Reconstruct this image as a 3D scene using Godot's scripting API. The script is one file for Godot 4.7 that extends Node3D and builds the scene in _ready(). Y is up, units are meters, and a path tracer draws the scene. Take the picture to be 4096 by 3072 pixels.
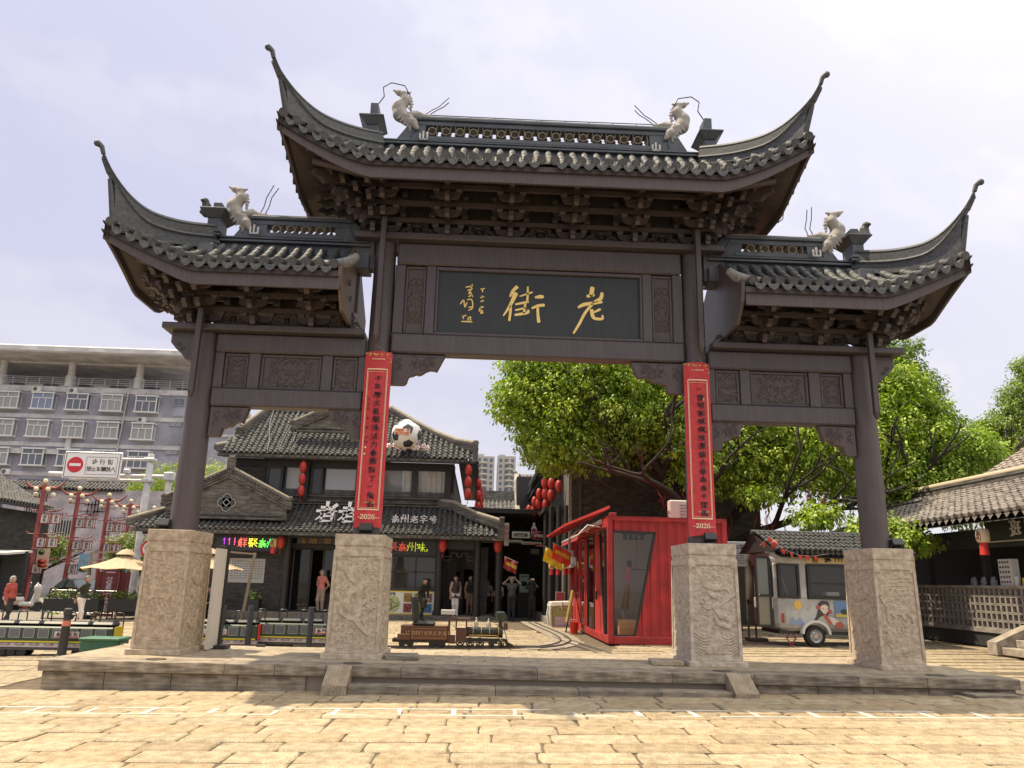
extends Node3D
# An old-street memorial archway (wooden, three bays, grey tiled roofs) on a stone platform, the street behind it. Metres, y up, the archway's axis along x.

var rng:=RandomNumberGenerator.new()
var mats:={}
var tex:={}

# Stroke letters: each token is one pen stroke, two hex digits a point on a 16 by 16 square, x then y (down).
const G:={
	"老": "24a4 7178 08e8 e20e d97b 6a6e7fee ec","街": "4013 4517 373f 5494 7278 5898 5b9b 7b7e 4e9e b3f3 b8f8 d8dfbe","千": "c233 07f7 7353 737f","年": "4015 22d2 37c7 373b 0bfb 828f",
	"煙": "3034 0515 3533 3541 350f 5355 62f2 5367 93 7474 64f4 f4f8 68f8 6468 a2a8 9292 7bdb aafa 6efe a8ae","火": "807a0f 7aff 2417 e3b7","氣": "4013 22d2 35c5 17b7 b7bbdfed 585f 299a 2f5a 9f5a 0b4b","增": "3137 0757 313d 0e6b 7092 e0c2 63f3 f3f8 68f8 6368 a3a8 7bdb 7aea eaef 7fef 7a7f 7cec",
	"添": "1133 0527 0f39 52e2 a06f 47f7 a3a9 a7f9 b8bfae 7b5e dafd","活": "1133 0527 0f39 e153 57f7 a3ab 6bdb dbdf 6fdf 6b6f","力": "14d4 d4cfaf 70740f","春": "24d4 36c6 08f8 8082 802e 86fd 5aba 5dbd 5fbf 5a5f babf",
	"風": "20e0 202a0f e0ecff 53b3 46b6 b6ba 4aba 468382 828e 3ebe bcde","醉": "0171 2125 5156 1565 747f 141f 1f7f 1b7b 95f5 b1b4 aaea 8bfb b8bf","了": "22d2 d286 868f5e","一": "18e6",
	"條": "3017 252f 535b 9064 75e5 d57c 79ad b7bb 8bfb bbbf 8c7f cdff","座": "7092 12f2 123f0f 6457 658a c4b7 c5ea 949f 5bdb 3fff","冠": "1114 11f1 f1f3 2585 0797 473c 676e6fee edec 95f5 d3dcbb a8bb","軍": "1114 11f1 f1f4 34c4 36c6 363b c6cb 3bcb 38c8 0dfd 747f",
	"城": "3139 0555 0c5a 62f2 626f 66a6 a69d b2ee eefd d69c d0f1","釋": "6112 343f 0656 3308 396c 71f1 f1f4 74f4 7174 b1b4 76e6 a4a8 78f8 7bfb b8bf 98aa d8ca","放": "3042 0474 340f 3777 777e5e a085 83f3 d38f 86ff","激": "1022 0517 0f29 6052 5191 5195 9195 5393 5595 7577 4797 684f 6a9a 9a9f7f d0a5 c4f4 e48f a6ff",
	"情": "2f20 0407 3345 63f3 a0a8 65e5 58f8 6adaeaef 6f6a 6cec 6eee","古": "05f5 8089 39d9 d9df 3fdf 393f","巷": "34c4 5157 a1a7 07f7 480c b8fc 5aba babd 5dbd 5a5f 5fdf","奔": "24d4 802b 84fb 39b9 0cfc 595f b8bf",
	"来": "24d4 4568 c5a8 09f9 808f 891f 89ff","里": "11e1 e1e8 18e8 1118 14e4 818e 2bdb 0efe","馬": "21d1 2129 24d4 27d7 7179 29e9 e9dfbf 1d0f 4c5e 7c8e acbd","者": "34b4 7077 07f7 e20e 48c8 484f c8cf 4bcb 4fcf",
	"居": "11e1 e1e5 15e5 110f 38f8 4bdb dbdf 4fdf 4b4f 9599","志": "14e4 8088 37c7 1a0e 4a4e5fbfcd 799b daec","林": "0474 303f 340c 367a 84f4 b0bf b48d b4ff","泰": "24d4 36c6 09f9 802d 86fd 797f5f 4a6c 2f6d baac 8adf",
	"州": "400f 0508 808e 5658 e0ef a6b8 ","字": "8082 2225 22e2 e2d5 46b6 b678 787f5e 0afa","号": "3161 31c1 c1c5 35c5 3135 07f7 575a 5ada da9f 9f7e","鲜": "4006 2262 6244 1555 555b 1b5b 151b 1858 353b 0e2c 3d4e 5d6f 9092 e0c3 84f4 88f8 7bfb b4bf",
	"聚": "0181 1118 6117 1474 6119 1777 0978 91e1 e18a 93f8 0af9 7b2f 7b7f 4b1d bbfe","味": "0353 035a 535a 0a5a 74e4 68f8 a0af a87e a8ff","步": "8087 83d3 3337 07f7 7a7e 4a2d d92f","行": "4015 4618 383f 73e3 68f8 c8cf9f",
	"禁": "2262 4047 4316 4366 92f2 b0b7 b387 b3f7 38c8 0bfb 8b8f 4d2f bcdf","止": "818e 87e7 353e 0efe","车": "14e4 6039 39d9 0cfc 848f","辆": "0363 3018 1868 404f 0c6b 71f1 757f 75f5 f5ff 919b7d 94ac c1cbad c4ed",
	"驶": "1151 515656 1116 166676 764e2e 0b4b 84e4 e4e8 88e8 8488 b0ba7f aaff","入": "6183 830f 83ff","慈": "4052 c0a2 04f4 6447 4778 5539 c4a7 a7d8 b599 1c0f 4b4e5fbfcd 7a8c cbed","善": "4052 c0a2 14e4 36c6 09f9 8089 5758 3bcb cbcf 3fcf 3b3f",
	"条": "6025 62c2 c21a 46fa 0bfb 898f 5c2f bcef","简": "4014 4272 3354 b0a4 b2f2 d3e4 272f 67f7 f7ffdf 69c9 c9ce 6ece 696e 6bcb","斑": "0151 0858 0f5e 313e 6071 5484 7255 745d 577d 92f2 98f8 9efd c2ce","稻": "6122 353f 0676 440c 579a f073 7475 a4a6 f3d6 8a8f 88a8 8cac c8e8 e8ef 8fef cbeb",
	"河": "1123 0517 0f29 51f1 6595 959a 6a9a 656a d1df9f","五": "12e2 715f 27c7 c7bf 0ffe","靶": "0272 2025 5055 2555 484f 1656 1b6b 161b 565b 0d7d 82f2 f2f8 88f8 828e8f fe c2c8","场": "3039 0454 0c5a 72e2 e276 76f6 f6eece 996d c7be",
	"歌": "0171 5155 1454 1114 1151 0878 585f4f 1b4b 4b4e 1e4e 1b1e 9085 83f3 f3d6 b5b87f b8ff","舞": "4015 23d3 06f6 3336 6366 9396 c3c6 08f8 4a1e 4a8a 8a4f 9bfb bdfd d9df","儿": "516a0f a1ae aefe fefb","山": "717e 252e 2ede d5de",
	"苏": "03f3 5055 a0a5 18b8 b8ae8f 660f 2b2d dade","超": "1262 3037 0777 373f 1a0f 3b6b 0eff 82f2 f2f7d7 a288 89e9 e9ed 8ded 898d","欢": "0252 520f 057e 9085 83f3 f3d6 b5b87f b8ff","迎": "1022 0535 353c 0fff 7165 656b 6ba8 b1f1 f1fac9 b1bd",
	"您": "3015 3439 7055 63f3 f3e5 a3a989 7586 d5f8 1c0f 4b4e5fbfcd 7a8c cbed","丁": "13e3 838f5e","立": "7092 15e5 567c b5ad 0ffe","言": "7091 04f4 47b7 4aba 4dbd bdbf 4fbf 4d4f",
	"李": "14e4 8088 841a 84ea 59b9 b98b 8b8f6f 0cfc","题": "1151 1151 5156 1156 1656 1353 0878 484e 4b7b 291f 0fff 92f2 c294 94f4 949a f4fa c5b89c c9ec","八": "630e 92fe","芝": "03f3 5055 a0a5 8688 19d9 d92f 2dff",
}

class MB:
	var v:=PackedVector3Array()
	var n:=PackedVector3Array()
	var c:=PackedColorArray()
	var uv:=PackedVector2Array()
	var col:=Color.WHITE
	var flip:=false
	var xf:=Transform3D():
		set(q):
			xf=q
			flip=q.basis.determinant()<0.0
	var use_uv:=false
	func tri(a: Vector3,b: Vector3,d: Vector3)->void:
		if flip:
			var w:=b
			b=d
			d=w
		a=xf*a
		b=xf*b
		d=xf*d
		var m:=(b - a).cross(d - a).normalized()
		v.append(a); v.append(d); v.append(b)
		n.append(m); n.append(m); n.append(m)
		c.append(col); c.append(col); c.append(col)
	func quad(a: Vector3,b: Vector3,d: Vector3,e: Vector3)->void:
		tri(a,b,d)
		tri(a,d,e)
	func quad_uv(a: Vector3,b: Vector3,d: Vector3,e: Vector3)->void:
		quad(a,b,d,e)
		for p in [Vector2(0,1),Vector2(1,0),Vector2(1,1),Vector2(0,1),Vector2(0,0),Vector2(1,0)]: uv.append(p)
		use_uv=true
	func tri_n(a: Vector3,b: Vector3,d: Vector3,na: Vector3,nb: Vector3,nd: Vector3)->void:
		if flip:
			var w:=b
			b=d
			d=w
			w=nb
			nb=nd
			nd=w
		v.append(xf*a); v.append(xf*d); v.append(xf*b)
		n.append((xf.basis*na).normalized()); n.append((xf.basis*nd).normalized()); n.append((xf.basis*nb).normalized())
		c.append(col); c.append(col); c.append(col)
	func quad_n(a: Vector3,b: Vector3,d: Vector3,e: Vector3,na: Vector3,nb: Vector3,nd: Vector3,ne: Vector3)->void:
		tri_n(a,b,d,na,nb,nd)
		tri_n(a,d,e,na,nd,ne)
	func box(p: Vector3,s: Vector3,bas:=Basis())->void:
		var x:=bas.x*s.x*0.5
		var y:=bas.y*s.y*0.5
		var z:=bas.z*s.z*0.5
		quad(p - x - y+z,p+x - y+z,p+x+y+z,p - x+y+z)
		quad(p+x - y - z,p - x - y - z,p - x+y - z,p+x+y - z)
		quad(p+x - y+z,p+x - y - z,p+x+y - z,p+x+y+z)
		quad(p - x - y - z,p - x - y+z,p - x+y+z,p - x+y - z)
		quad(p - x+y+z,p+x+y+z,p+x+y - z,p - x+y - z)
		quad(p - x - y - z,p+x - y - z,p+x - y+z,p - x - y+z)
	func cbox(p: Vector3,s: Vector3,b: float,bas:=Basis())->void:
		var h:=s*0.5
		b=minf(b,minf(h.x,minf(h.y,h.z))*0.9)
		var q:=func(a: float,d: float,e: float)->Vector3: return p+bas*Vector3(a,d,e)
		for sg in [-1.0,1.0]:
			var X: float=h.x - b
			var Y: float=h.y - b
			var Z: float=h.z - b
			if sg>0:
				quad(q.call(-X,-Y,h.z),q.call(X,-Y,h.z),q.call(X,Y,h.z),q.call(-X,Y,h.z))
				quad(q.call(h.x,-Y,Z),q.call(h.x,-Y,-Z),q.call(h.x,Y,-Z),q.call(h.x,Y,Z))
				quad(q.call(-X,h.y,Z),q.call(X,h.y,Z),q.call(X,h.y,-Z),q.call(-X,h.y,-Z))
			else:
				quad(q.call(X,-Y,-h.z),q.call(-X,-Y,-h.z),q.call(-X,Y,-h.z),q.call(X,Y,-h.z))
				quad(q.call(-h.x,-Y,-Z),q.call(-h.x,-Y,Z),q.call(-h.x,Y,Z),q.call(-h.x,Y,-Z))
				quad(q.call(-X,-h.y,-Z),q.call(X,-h.y,-Z),q.call(X,-h.y,Z),q.call(-X,-h.y,Z))
			for sh in [-1.0,1.0]:
				var f: bool=sg*sh>0
				var a1: Vector3=q.call(-X,sg*h.y,sh*Z); var a2: Vector3=q.call(X,sg*h.y,sh*Z); var a3: Vector3=q.call(X,sg*Y,sh*h.z); var a4: Vector3=q.call(-X,sg*Y,sh*h.z)
				if f: quad(a4,a3,a2,a1)
				else: quad(a1,a2,a3,a4)
				a1=q.call(sg*h.x,-Y,sh*Z); a2=q.call(sg*h.x,Y,sh*Z); a3=q.call(sg*X,Y,sh*h.z); a4=q.call(sg*X,-Y,sh*h.z)
				if f: quad(a1,a2,a3,a4)
				else: quad(a4,a3,a2,a1)
				a1=q.call(sg*h.x,sh*Y,-Z); a2=q.call(sg*h.x,sh*Y,Z); a3=q.call(sg*X,sh*h.y,Z); a4=q.call(sg*X,sh*h.y,-Z)
				if f: quad(a4,a3,a2,a1)
				else: quad(a1,a2,a3,a4)
				for si in [-1.0,1.0]:
					var c1: Vector3=q.call(sg*h.x,sh*Y,si*Z); var c2: Vector3=q.call(sg*X,sh*h.y,si*Z); var c3: Vector3=q.call(sg*X,sh*Y,si*h.z)
					if sg*sh*si>0: tri(c1,c2,c3)
					else: tri(c1,c3,c2)
	func prism(poly: PackedVector2Array,d: float,m:=Transform3D())->void:
		if Geometry2D.is_polygon_clockwise(poly): poly.reverse()
		var t:=Geometry2D.triangulate_polygon(poly)
		for i in range(0,t.size(),3):
			var a:=poly[t[i]]; var b:=poly[t[i+1]]; var e:=poly[t[i+2]]
			if (b - a).cross(e - a)<0.0:
				var w:=b
				b=e
				e=w
			tri(m*Vector3(a.x,a.y,d),m*Vector3(b.x,b.y,d),m*Vector3(e.x,e.y,d))
			tri(m*Vector3(a.x,a.y,0),m*Vector3(e.x,e.y,0),m*Vector3(b.x,b.y,0))
		for i in poly.size():
			var a:=poly[i]
			var b:=poly[(i+1) % poly.size()]
			quad(m*Vector3(a.x,a.y,0),m*Vector3(b.x,b.y,0),m*Vector3(b.x,b.y,d),m*Vector3(a.x,a.y,d))
	func tube(pts: Array,rad,k:=8,caps:=true,flat:=1.0)->void:
		var rings:=[]
		var up:=Vector3.UP
		var prev:=Vector3.ZERO
		for i in pts.size():
			var p: Vector3=pts[i]
			var dir: Vector3=(pts[mini(i+1,pts.size() - 1)] - pts[maxi(i - 1,0)]).normalized()
			var a:=prev
			if i==0:
				up=Vector3.UP if absf(dir.y)<0.9 else Vector3.RIGHT
				a=up.cross(dir).normalized()
			a=(a - dir*a.dot(dir)).normalized()
			prev=a
			var b:=dir.cross(a)
			var r: float=rad[i] if rad is Array else rad
			var ring:=[]
			for j in k:
				var t:=TAU*j/k
				var o:=a*cos(t)+b*sin(t)*flat
				ring.append([p+o*r,o])
			rings.append(ring)
		for i in rings.size() - 1:
			for j in k:
				var A=rings[i][j]; var B=rings[i][(j+1) % k]; var D=rings[i+1][(j+1) % k]; var E=rings[i+1][j]
				quad_n(A[0],B[0],D[0],E[0],A[1],B[1],D[1],E[1])
		if caps:
			for j in range(1,k - 1):
				tri(rings[0][0][0],rings[0][j+1][0],rings[0][j][0])
				var z: Array=rings[-1]
				tri(z[0][0],z[j][0],z[j+1][0])
	func lathe(prof: Array,k:=16,m:=Transform3D(),from:=0.0,to:=TAU,wob:=0.0)->void:
		for i in prof.size() - 1:
			var p: Vector2=prof[i]
			var q: Vector2=prof[i+1]
			var nn:=Vector2(q.y - p.y,p.x - q.x).normalized()
			var np:=nn
			var nq:=nn
			if i>0:
				var o: Vector2=prof[i - 1]
				var on:=Vector2(p.y - o.y,o.x - p.x).normalized()
				if on.dot(nn)>0.75: np=(on+nn).normalized()
			if i<prof.size() - 2:
				var o2: Vector2=prof[i+2]
				var on2:=Vector2(o2.y - q.y,q.x - o2.x).normalized()
				if on2.dot(nn)>0.75: nq=(on2+nn).normalized()
			for j in k:
				var t:=from+(to - from)*j/k
				var u:=from+(to - from)*(j+1)/k
				var ct:=Vector3(sin(t),0,cos(t))*(1.0+wob*cos(t*6.0)); var cu:=Vector3(sin(u),0,cos(u))*(1.0+wob*cos(u*6.0))
				quad_n(m*(ct*p.x+Vector3(0,p.y,0)),m*(cu*p.x+Vector3(0,p.y,0)),m*(cu*q.x+Vector3(0,q.y,0)),m*(ct*q.x+Vector3(0,q.y,0)),
					m.basis*(ct*np.x+Vector3(0,np.y,0)),m.basis*(cu*np.x+Vector3(0,np.y,0)),m.basis*(cu*nq.x+Vector3(0,nq.y,0)),m.basis*(ct*nq.x+Vector3(0,nq.y,0)))
	func ball(p: Vector3,r,k:=12)->void:
		var s: Vector3=r if r is Vector3 else Vector3(r,r,r)
		var prof:=[]
		var h:=maxi(4,k/2)
		for i in h+1: prof.append(Vector2(sin(PI*i/h),-cos(PI*i/h)))
		lathe(prof,k,Transform3D(Basis.from_scale(s),p))
	func cyl(a: Vector3,b: Vector3,r: float,k:=12)->void: tube([a,b],r,k)
	func skin(rings: Array,closed:=true,caps:=true)->void:
		for i in rings.size() - 1:
			var A: PackedVector3Array=rings[i]
			var B: PackedVector3Array=rings[i+1]
			for j in A.size() - (0 if closed else 1):
				var k:=(j+1) % A.size()
				quad(A[j],A[k],B[k],B[j])
		if caps:
			var F: PackedVector3Array=rings[0]
			var L: PackedVector3Array=rings[-1]
			for j in range(1,F.size() - 1):
				tri(F[0],F[j+1],F[j])
				tri(L[0],L[j],L[j+1])
	func glyph(strokes: String,o: Vector3,right: Vector3,down: Vector3,w:=0.075,th:=0.01,brush:=0.25)->void:
		var nn:=down.cross(right).normalized()*-1.0
		nn=right.cross(-down).normalized()
		for s in strokes.split(" ",false):
			var pts:=[]
			for i in range(0,s.length() - 1,2): pts.append(Vector2(("0x"+s[i]).hex_to_int()/15.0,("0x"+s[i+1]).hex_to_int()/15.0))
			if pts.size()==1: pts.append(pts[0]+Vector2(0.04,0.06))
			for i in pts.size() - 1:
				var a: Vector2=pts[i]
				var b: Vector2=pts[i+1]
				if a.is_equal_approx(b): continue
				var d:=(b - a).normalized()
				var f:=0.85 if absf(d.x)>absf(d.y)*2.0 else 1.1
				var wa:=w*f*(1.0+(brush if i==0 else 0.0))*0.5
				var wb:=w*f*(1.0 - (brush if i==pts.size() - 2 else 0.0))*0.5
				var pn:=Vector2(-d.y,d.x)
				a -= d*wa*0.7
				b+=d*wb*0.7
				ribbon(o,right,down,nn,a,b,pn,wa,wb,th)
	func ribbon(o: Vector3,right: Vector3,down: Vector3,nn: Vector3,a: Vector2,b: Vector2,pn: Vector2,wa: float,wb: float,th: float)->void:
		var P:=func(q: Vector2,h: float)->Vector3: return o+right*q.x+down*q.y+nn*h
		var a1: Vector3=P.call(a+pn*wa,0); var a2: Vector3=P.call(a - pn*wa,0); var b1: Vector3=P.call(b+pn*wb,0); var b2: Vector3=P.call(b - pn*wb,0)
		var t:=nn*th
		quad(a1+t,b1+t,b2+t,a2+t)
		quad(a2,a2+t,b2+t,b2)
		quad(b1,b1+t,a1+t,a1)
		quad(a1,a1+t,a2+t,a2)
		quad(b2,b2+t,b1+t,b1)
	func mesh()->ArrayMesh:
		var a:=[]
		a.resize(Mesh.ARRAY_MAX)
		a[Mesh.ARRAY_VERTEX]=v
		a[Mesh.ARRAY_NORMAL]=n
		a[Mesh.ARRAY_COLOR]=c
		if use_uv: a[Mesh.ARRAY_TEX_UV]=uv
		var m:=ArrayMesh.new()
		m.add_surface_from_arrays(Mesh.PRIMITIVE_TRIANGLES,a)
		return m

func obj(called: String,b,m: Material,parent: Node=self,at:=Vector3.ZERO,bas:=Basis())->MeshInstance3D:
	var o:=MeshInstance3D.new()
	o.name=called
	o.mesh=b.mesh() if b is MB else b
	o.material_override=m
	o.transform=Transform3D(bas,at)
	parent.add_child(o,true)
	return o

func tag(o: Node,label: String,category: String,group:="",kind:="")->Node:
	if label: o.set_meta("label",label)
	if category: o.set_meta("category",category)
	if group: o.set_meta("group",group)
	if kind: o.set_meta("kind",kind)
	return o

func thing(called: String,label: String,category: String,at:=Vector3.ZERO,turn:=0.0,group:="")->Node3D:
	var o:=Node3D.new()
	o.name=called
	add_child(o,true)
	o.position=at
	o.rotation.y=turn
	tag(o,label,category,group)
	return o

func struct(called: String,b,m: Material,label:="")->MeshInstance3D:
	var o:=obj(called,b,m)
	tag(o,label,"","","structure")
	return o

func stuff(o: Node)->Node:
	o.set_meta("kind","stuff")
	return o

func dup(o: Node3D,at: Vector3,turn: float,label: String,group:="")->Node3D:
	var r: Node3D=o.duplicate()
	r.name=str(o.name).rstrip("0123456789")
	add_child(r,true)
	r.position=at
	r.rotation.y=turn
	r.set_meta("label",label)
	if group: r.set_meta("group",group)
	return r

func smooth(t: float)->float:
	t=clampf(t,0.0,1.0)
	return t*t*(3.0 - 2.0*t)

# height of the ground: it falls away a little towards -x
func gy(x: float,z: float)->float:
	var f:=-0.333+0.0122*clampf(x,-14.0,14.0)
	var b:=-0.25+0.018*clampf(x,-18.0,14.0)
	return lerpf(f,b,smooth(-z/6.0))

func on(x: float,z: float)->Vector3: return Vector3(x,gy(x,z),z)

# ---- materials: col is the linear base colour
func grey_image(freq: float,w: int,h: int,oct: int,sd: int,kind:=FastNoiseLite.TYPE_SIMPLEX_SMOOTH)->Image:
	var f:=FastNoiseLite.new()
	f.seed=sd
	f.noise_type=kind
	f.frequency=freq
	f.fractal_octaves=oct
	if kind==FastNoiseLite.TYPE_CELLULAR: f.cellular_return_type=FastNoiseLite.RETURN_DISTANCE2_SUB
	var im:=f.get_seamless_image(w,h)
	im.convert(Image.FORMAT_L8)
	return im

func two(called: String,a: Image,b: Image,wa: float,lo: float,hi: float,tint:=Color.WHITE)->void:
	var s:=256
	a.resize(s,s)
	b.resize(s,s)
	var da:=a.get_data()
	var db:=b.get_data()
	var rgb:=PackedByteArray()
	rgb.resize(s*s*3)
	var hgt:=PackedByteArray()
	hgt.resize(s*s)
	for i in s*s:
		var t:=(da[i]*wa+db[i]*(1.0 - wa))/255.0
		hgt[i]=int(t*255.0)
		var q:=lo+(hi - lo)*clampf((t - 0.2)/0.6,0.0,1.0)
		var k:=(q - lo)/maxf(hi - lo,0.001)
		rgb[i*3]=int(255.0*q*lerpf(tint.r,1.0,k))
		rgb[i*3+1]=int(255.0*q*lerpf(tint.g,1.0,k))
		rgb[i*3+2]=int(255.0*q*lerpf(tint.b,1.0,k))
	tex[called]=ImageTexture.create_from_image(Image.create_from_data(s,s,false,Image.FORMAT_RGB8,rgb))
	tex[called+"_h"]=ImageTexture.create_from_image(Image.create_from_data(s,s,false,Image.FORMAT_L8,hgt))

func make_textures()->void:
	two("granite",grey_image(0.09,256,256,3,1),grey_image(0.012,256,256,4,2),0.6,0.66,1.0,Color(1,0.97,0.92))
	two("stone",grey_image(0.16,256,256,2,3),grey_image(0.02,256,256,5,4),0.45,0.72,1.0,Color(1,0.96,0.9))
	two("wood",grey_image(0.07,256,24,3,5),grey_image(0.01,256,256,4,6),0.6,0.88,1.0)
	two("plaster",grey_image(0.05,256,256,4,7),grey_image(0.008,256,256,5,8),0.3,0.8,1.0)
	two("tile",grey_image(0.07,256,256,4,9),grey_image(0.015,256,256,4,10),0.5,0.55,1.0,Color(0.95,0.97,1))
	two("cloth",grey_image(0.3,256,256,2,11),grey_image(0.02,256,256,3,12),0.3,0.84,1.0)
	two("scale",grey_image(0.07,256,256,1,13,FastNoiseLite.TYPE_CELLULAR),grey_image(0.02,256,256,3,14),0.8,0.75,1.0)
	two("streak",grey_image(0.07,24,256,3,15),grey_image(0.012,256,256,4,16),0.55,0.62,1.0,Color(0.95,0.95,0.95))

func mat(r: float,g: float,b: float,rough:=0.7,o:={})->StandardMaterial3D:
	var key:="%f %f %f %f %s" % [r,g,b,rough,str(o)]
	if mats.has(key): return mats[key]
	var m:=StandardMaterial3D.new()
	m.albedo_color=Color(r,g,b).linear_to_srgb()
	m.roughness=rough
	m.metallic=o.get("metal",0.0)
	m.metallic_specular=o.get("spec",0.5)
	if o.has("tex"):
		m.albedo_texture=tex[o.tex]
		m.uv1_triplanar=true
		m.uv1_world_triplanar=o.get("world",true)
		m.uv1_scale=Vector3.ONE*o.get("rep",1.0)
		if o.has("bump"):
			m.heightmap_enabled=true
			m.heightmap_texture=tex[o.tex+"_h"]
			m.heightmap_scale=o.bump
	if o.get("vc",false): m.vertex_color_use_as_albedo=true
	if o.has("alpha"):
		m.transparency=BaseMaterial3D.TRANSPARENCY_ALPHA
		m.albedo_color.a=o.alpha
	if o.has("back"):
		m.backlight_enabled=true
		m.backlight=o.back
	if o.has("emit"):
		m.emission_enabled=true
		m.emission=Color(r,g,b).linear_to_srgb()
		m.emission_energy_multiplier=o.emit
	if o.has("coat"):
		m.clearcoat_enabled=true
		m.clearcoat=o.coat
		m.clearcoat_roughness=0.08
	if o.has("rim"):
		m.rim_enabled=true
		m.rim=o.rim
	m.cull_mode=BaseMaterial3D.CULL_DISABLED
	mats[key]=m
	return m

func glass(tint:=0.12)->StandardMaterial3D: return mat(0.02,0.025,0.03,0.03,{"alpha": tint})

# ---- words: letters in a row or column, raised on a plane
func words(b: MB,text: String,o: Vector3,size: float,step: Vector3,right:=Vector3.RIGHT,down:=Vector3.DOWN,w:=0.085,th:=0.008,brush:=0.25)->void:
	for i in text.length():
		var ch:=text[i]
		if G.has(ch): b.glyph(G[ch],o+step*i,right*size,down*size,w,th,brush)
		elif ch=="!": b.glyph("7a79 7d7e 707a",o+step*i,right*size,down*size,w*1.3,th,0.0)
		elif ch=="1": b.glyph("4571 717f",o+step*i,right*size,down*size,w,th,0.0)
		elif ch==",": b.glyph("2c4c 4c3f",o+step*i,right*size,down*size,w*1.3,th,0.0)

func latin(text: String,height: float,m: Material,parent: Node,at: Vector3,bas:=Basis(),called:="lettering",font:="Droid Sans")->MeshInstance3D:
	var t:=TextMesh.new()
	t.text=text
	var f:=SystemFont.new()
	f.font_names=PackedStringArray([font])
	f.font_weight=700
	t.font=f
	t.font_size=64
	t.pixel_size=height/46.0
	t.depth=0.006
	return obj(called,t,m,parent,at,bas)

# ---------------------------------------------------------------- setting
func build_camera()->void:
	var cam:=Camera3D.new()
	cam.name="camera"
	add_child(cam)
	cam.position=Vector3(-1.0153,1.3026,14.2429)
	cam.basis=Basis.from_euler(Vector3(0.2522,-0.0368,0.0245))
	cam.fov=53.08
	cam.near=0.1
	cam.far=2000.0
	cam.current=true

const SUN_TRAVEL:=Vector3(0.49,-1.0,0.175)

func build_light()->void:
	var sun:=DirectionalLight3D.new()
	sun.name="sun"
	add_child(sun)
	sun.look_at_from_position(Vector3.ZERO,SUN_TRAVEL,Vector3.UP)
	sun.light_color=Color(1.0,0.93,0.8)
	sun.light_energy=1.45
	sun.light_angular_distance=0.6
	sun.shadow_enabled=true
	var we:=WorldEnvironment.new()
	we.name="environment"
	add_child(we)
	var e:=Environment.new()
	e.background_mode=Environment.BG_SKY
	e.tonemap_mode=Environment.TONE_MAPPER_LINEAR
	e.tonemap_exposure=1.6
	e.sdfgi_enabled=true
	e.ssao_enabled=true
	e.ssil_enabled=true
	var s:=Sky.new()
	var pm:=PanoramaSkyMaterial.new()
	pm.panorama=sky_texture()
	s.sky_material=pm
	e.sky=s
	we.environment=e

# thin high haze and cirrus: lavender blue away from the sun, cream and brighter round it
func sky_texture()->ImageTexture:
	var w:=768
	var h:=384
	var im:=Image.create_empty(w,h,false,Image.FORMAT_RGBF)
	var f:=FastNoiseLite.new()
	f.seed=21
	f.frequency=1.5
	f.fractal_octaves=5
	f.domain_warp_enabled=true
	f.domain_warp_amplitude=0.35
	f.domain_warp_frequency=1.2
	var to_sun:=-SUN_TRAVEL.normalized()
	for y in h:
		var up:=(0.5 - (y+0.5)/h)*PI
		for x in w:
			var az:=((x+0.5)/w - 0.5)*TAU
			var d:=Vector3(cos(up)*sin(az),sin(up),-cos(up)*cos(az))
			var ang:=acos(clampf(d.dot(to_sun),-1.0,1.0))
			var hz:=exp(-maxf(d.y,0.0)*5.0)
			var base:=Color(0.355,0.365,0.52).lerp(Color(0.56,0.55,0.545),hz)
			var q:=d/(absf(d.y)+0.35)
			var n:=f.get_noise_3d(q.x*1.3,q.y*2.0,q.z*2.6+q.x*0.9)
			var cl:=smooth((n+0.12)/0.62)*0.34
			base=base.lerp(Color(0.57,0.55,0.585),cl)
			var au:=exp(-ang*ang/0.7)
			var au2:=exp(-ang*ang/0.1)
			base+=Color(0.85,0.8,0.52)*au+Color(2.6,2.4,1.9)*au2*0.6
			im.set_pixel(x,y,base)
	return ImageTexture.create_from_image(im)

func stone_mesh(l: float,w: float,h: float,b: float,r: RandomNumberGenerator)->MB:
	var m:=MB.new()
	var k:=8
	var outer:=PackedVector3Array()
	var inner:=PackedVector3Array()
	var base:=PackedVector3Array()
	var pts:=[Vector2(-1,1),Vector2(0,1),Vector2(1,1),Vector2(1,0),Vector2(1,-1),Vector2(0,-1),Vector2(-1,-1),Vector2(-1,0)]
	for i in k:
		var p: Vector2=pts[i]
		var jx:=r.randf_range(-0.012,0.012)
		var jz:=r.randf_range(-0.01,0.01)
		var c:=0.012 if p.x*p.y != 0 else 0.0
		outer.append(Vector3(p.x*(l*0.5 - c)+jx,-b,p.y*(w*0.5 - c)+jz))
		inner.append(Vector3(p.x*(l*0.5 - c - b*1.6)+jx,r.randf_range(-0.003,0.004),p.y*(w*0.5 - c - b*1.6)+jz))
		base.append(Vector3(p.x*(l*0.5 - c)+jx,-h,p.y*(w*0.5 - c)+jz))
	m.skin([base,outer,inner],true,false)
	var mid:=Vector3(0,r.randf_range(-0.002,0.005),0)
	for i in k: m.tri(mid,inner[i],inner[(i+1) % k])
	return m

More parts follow.
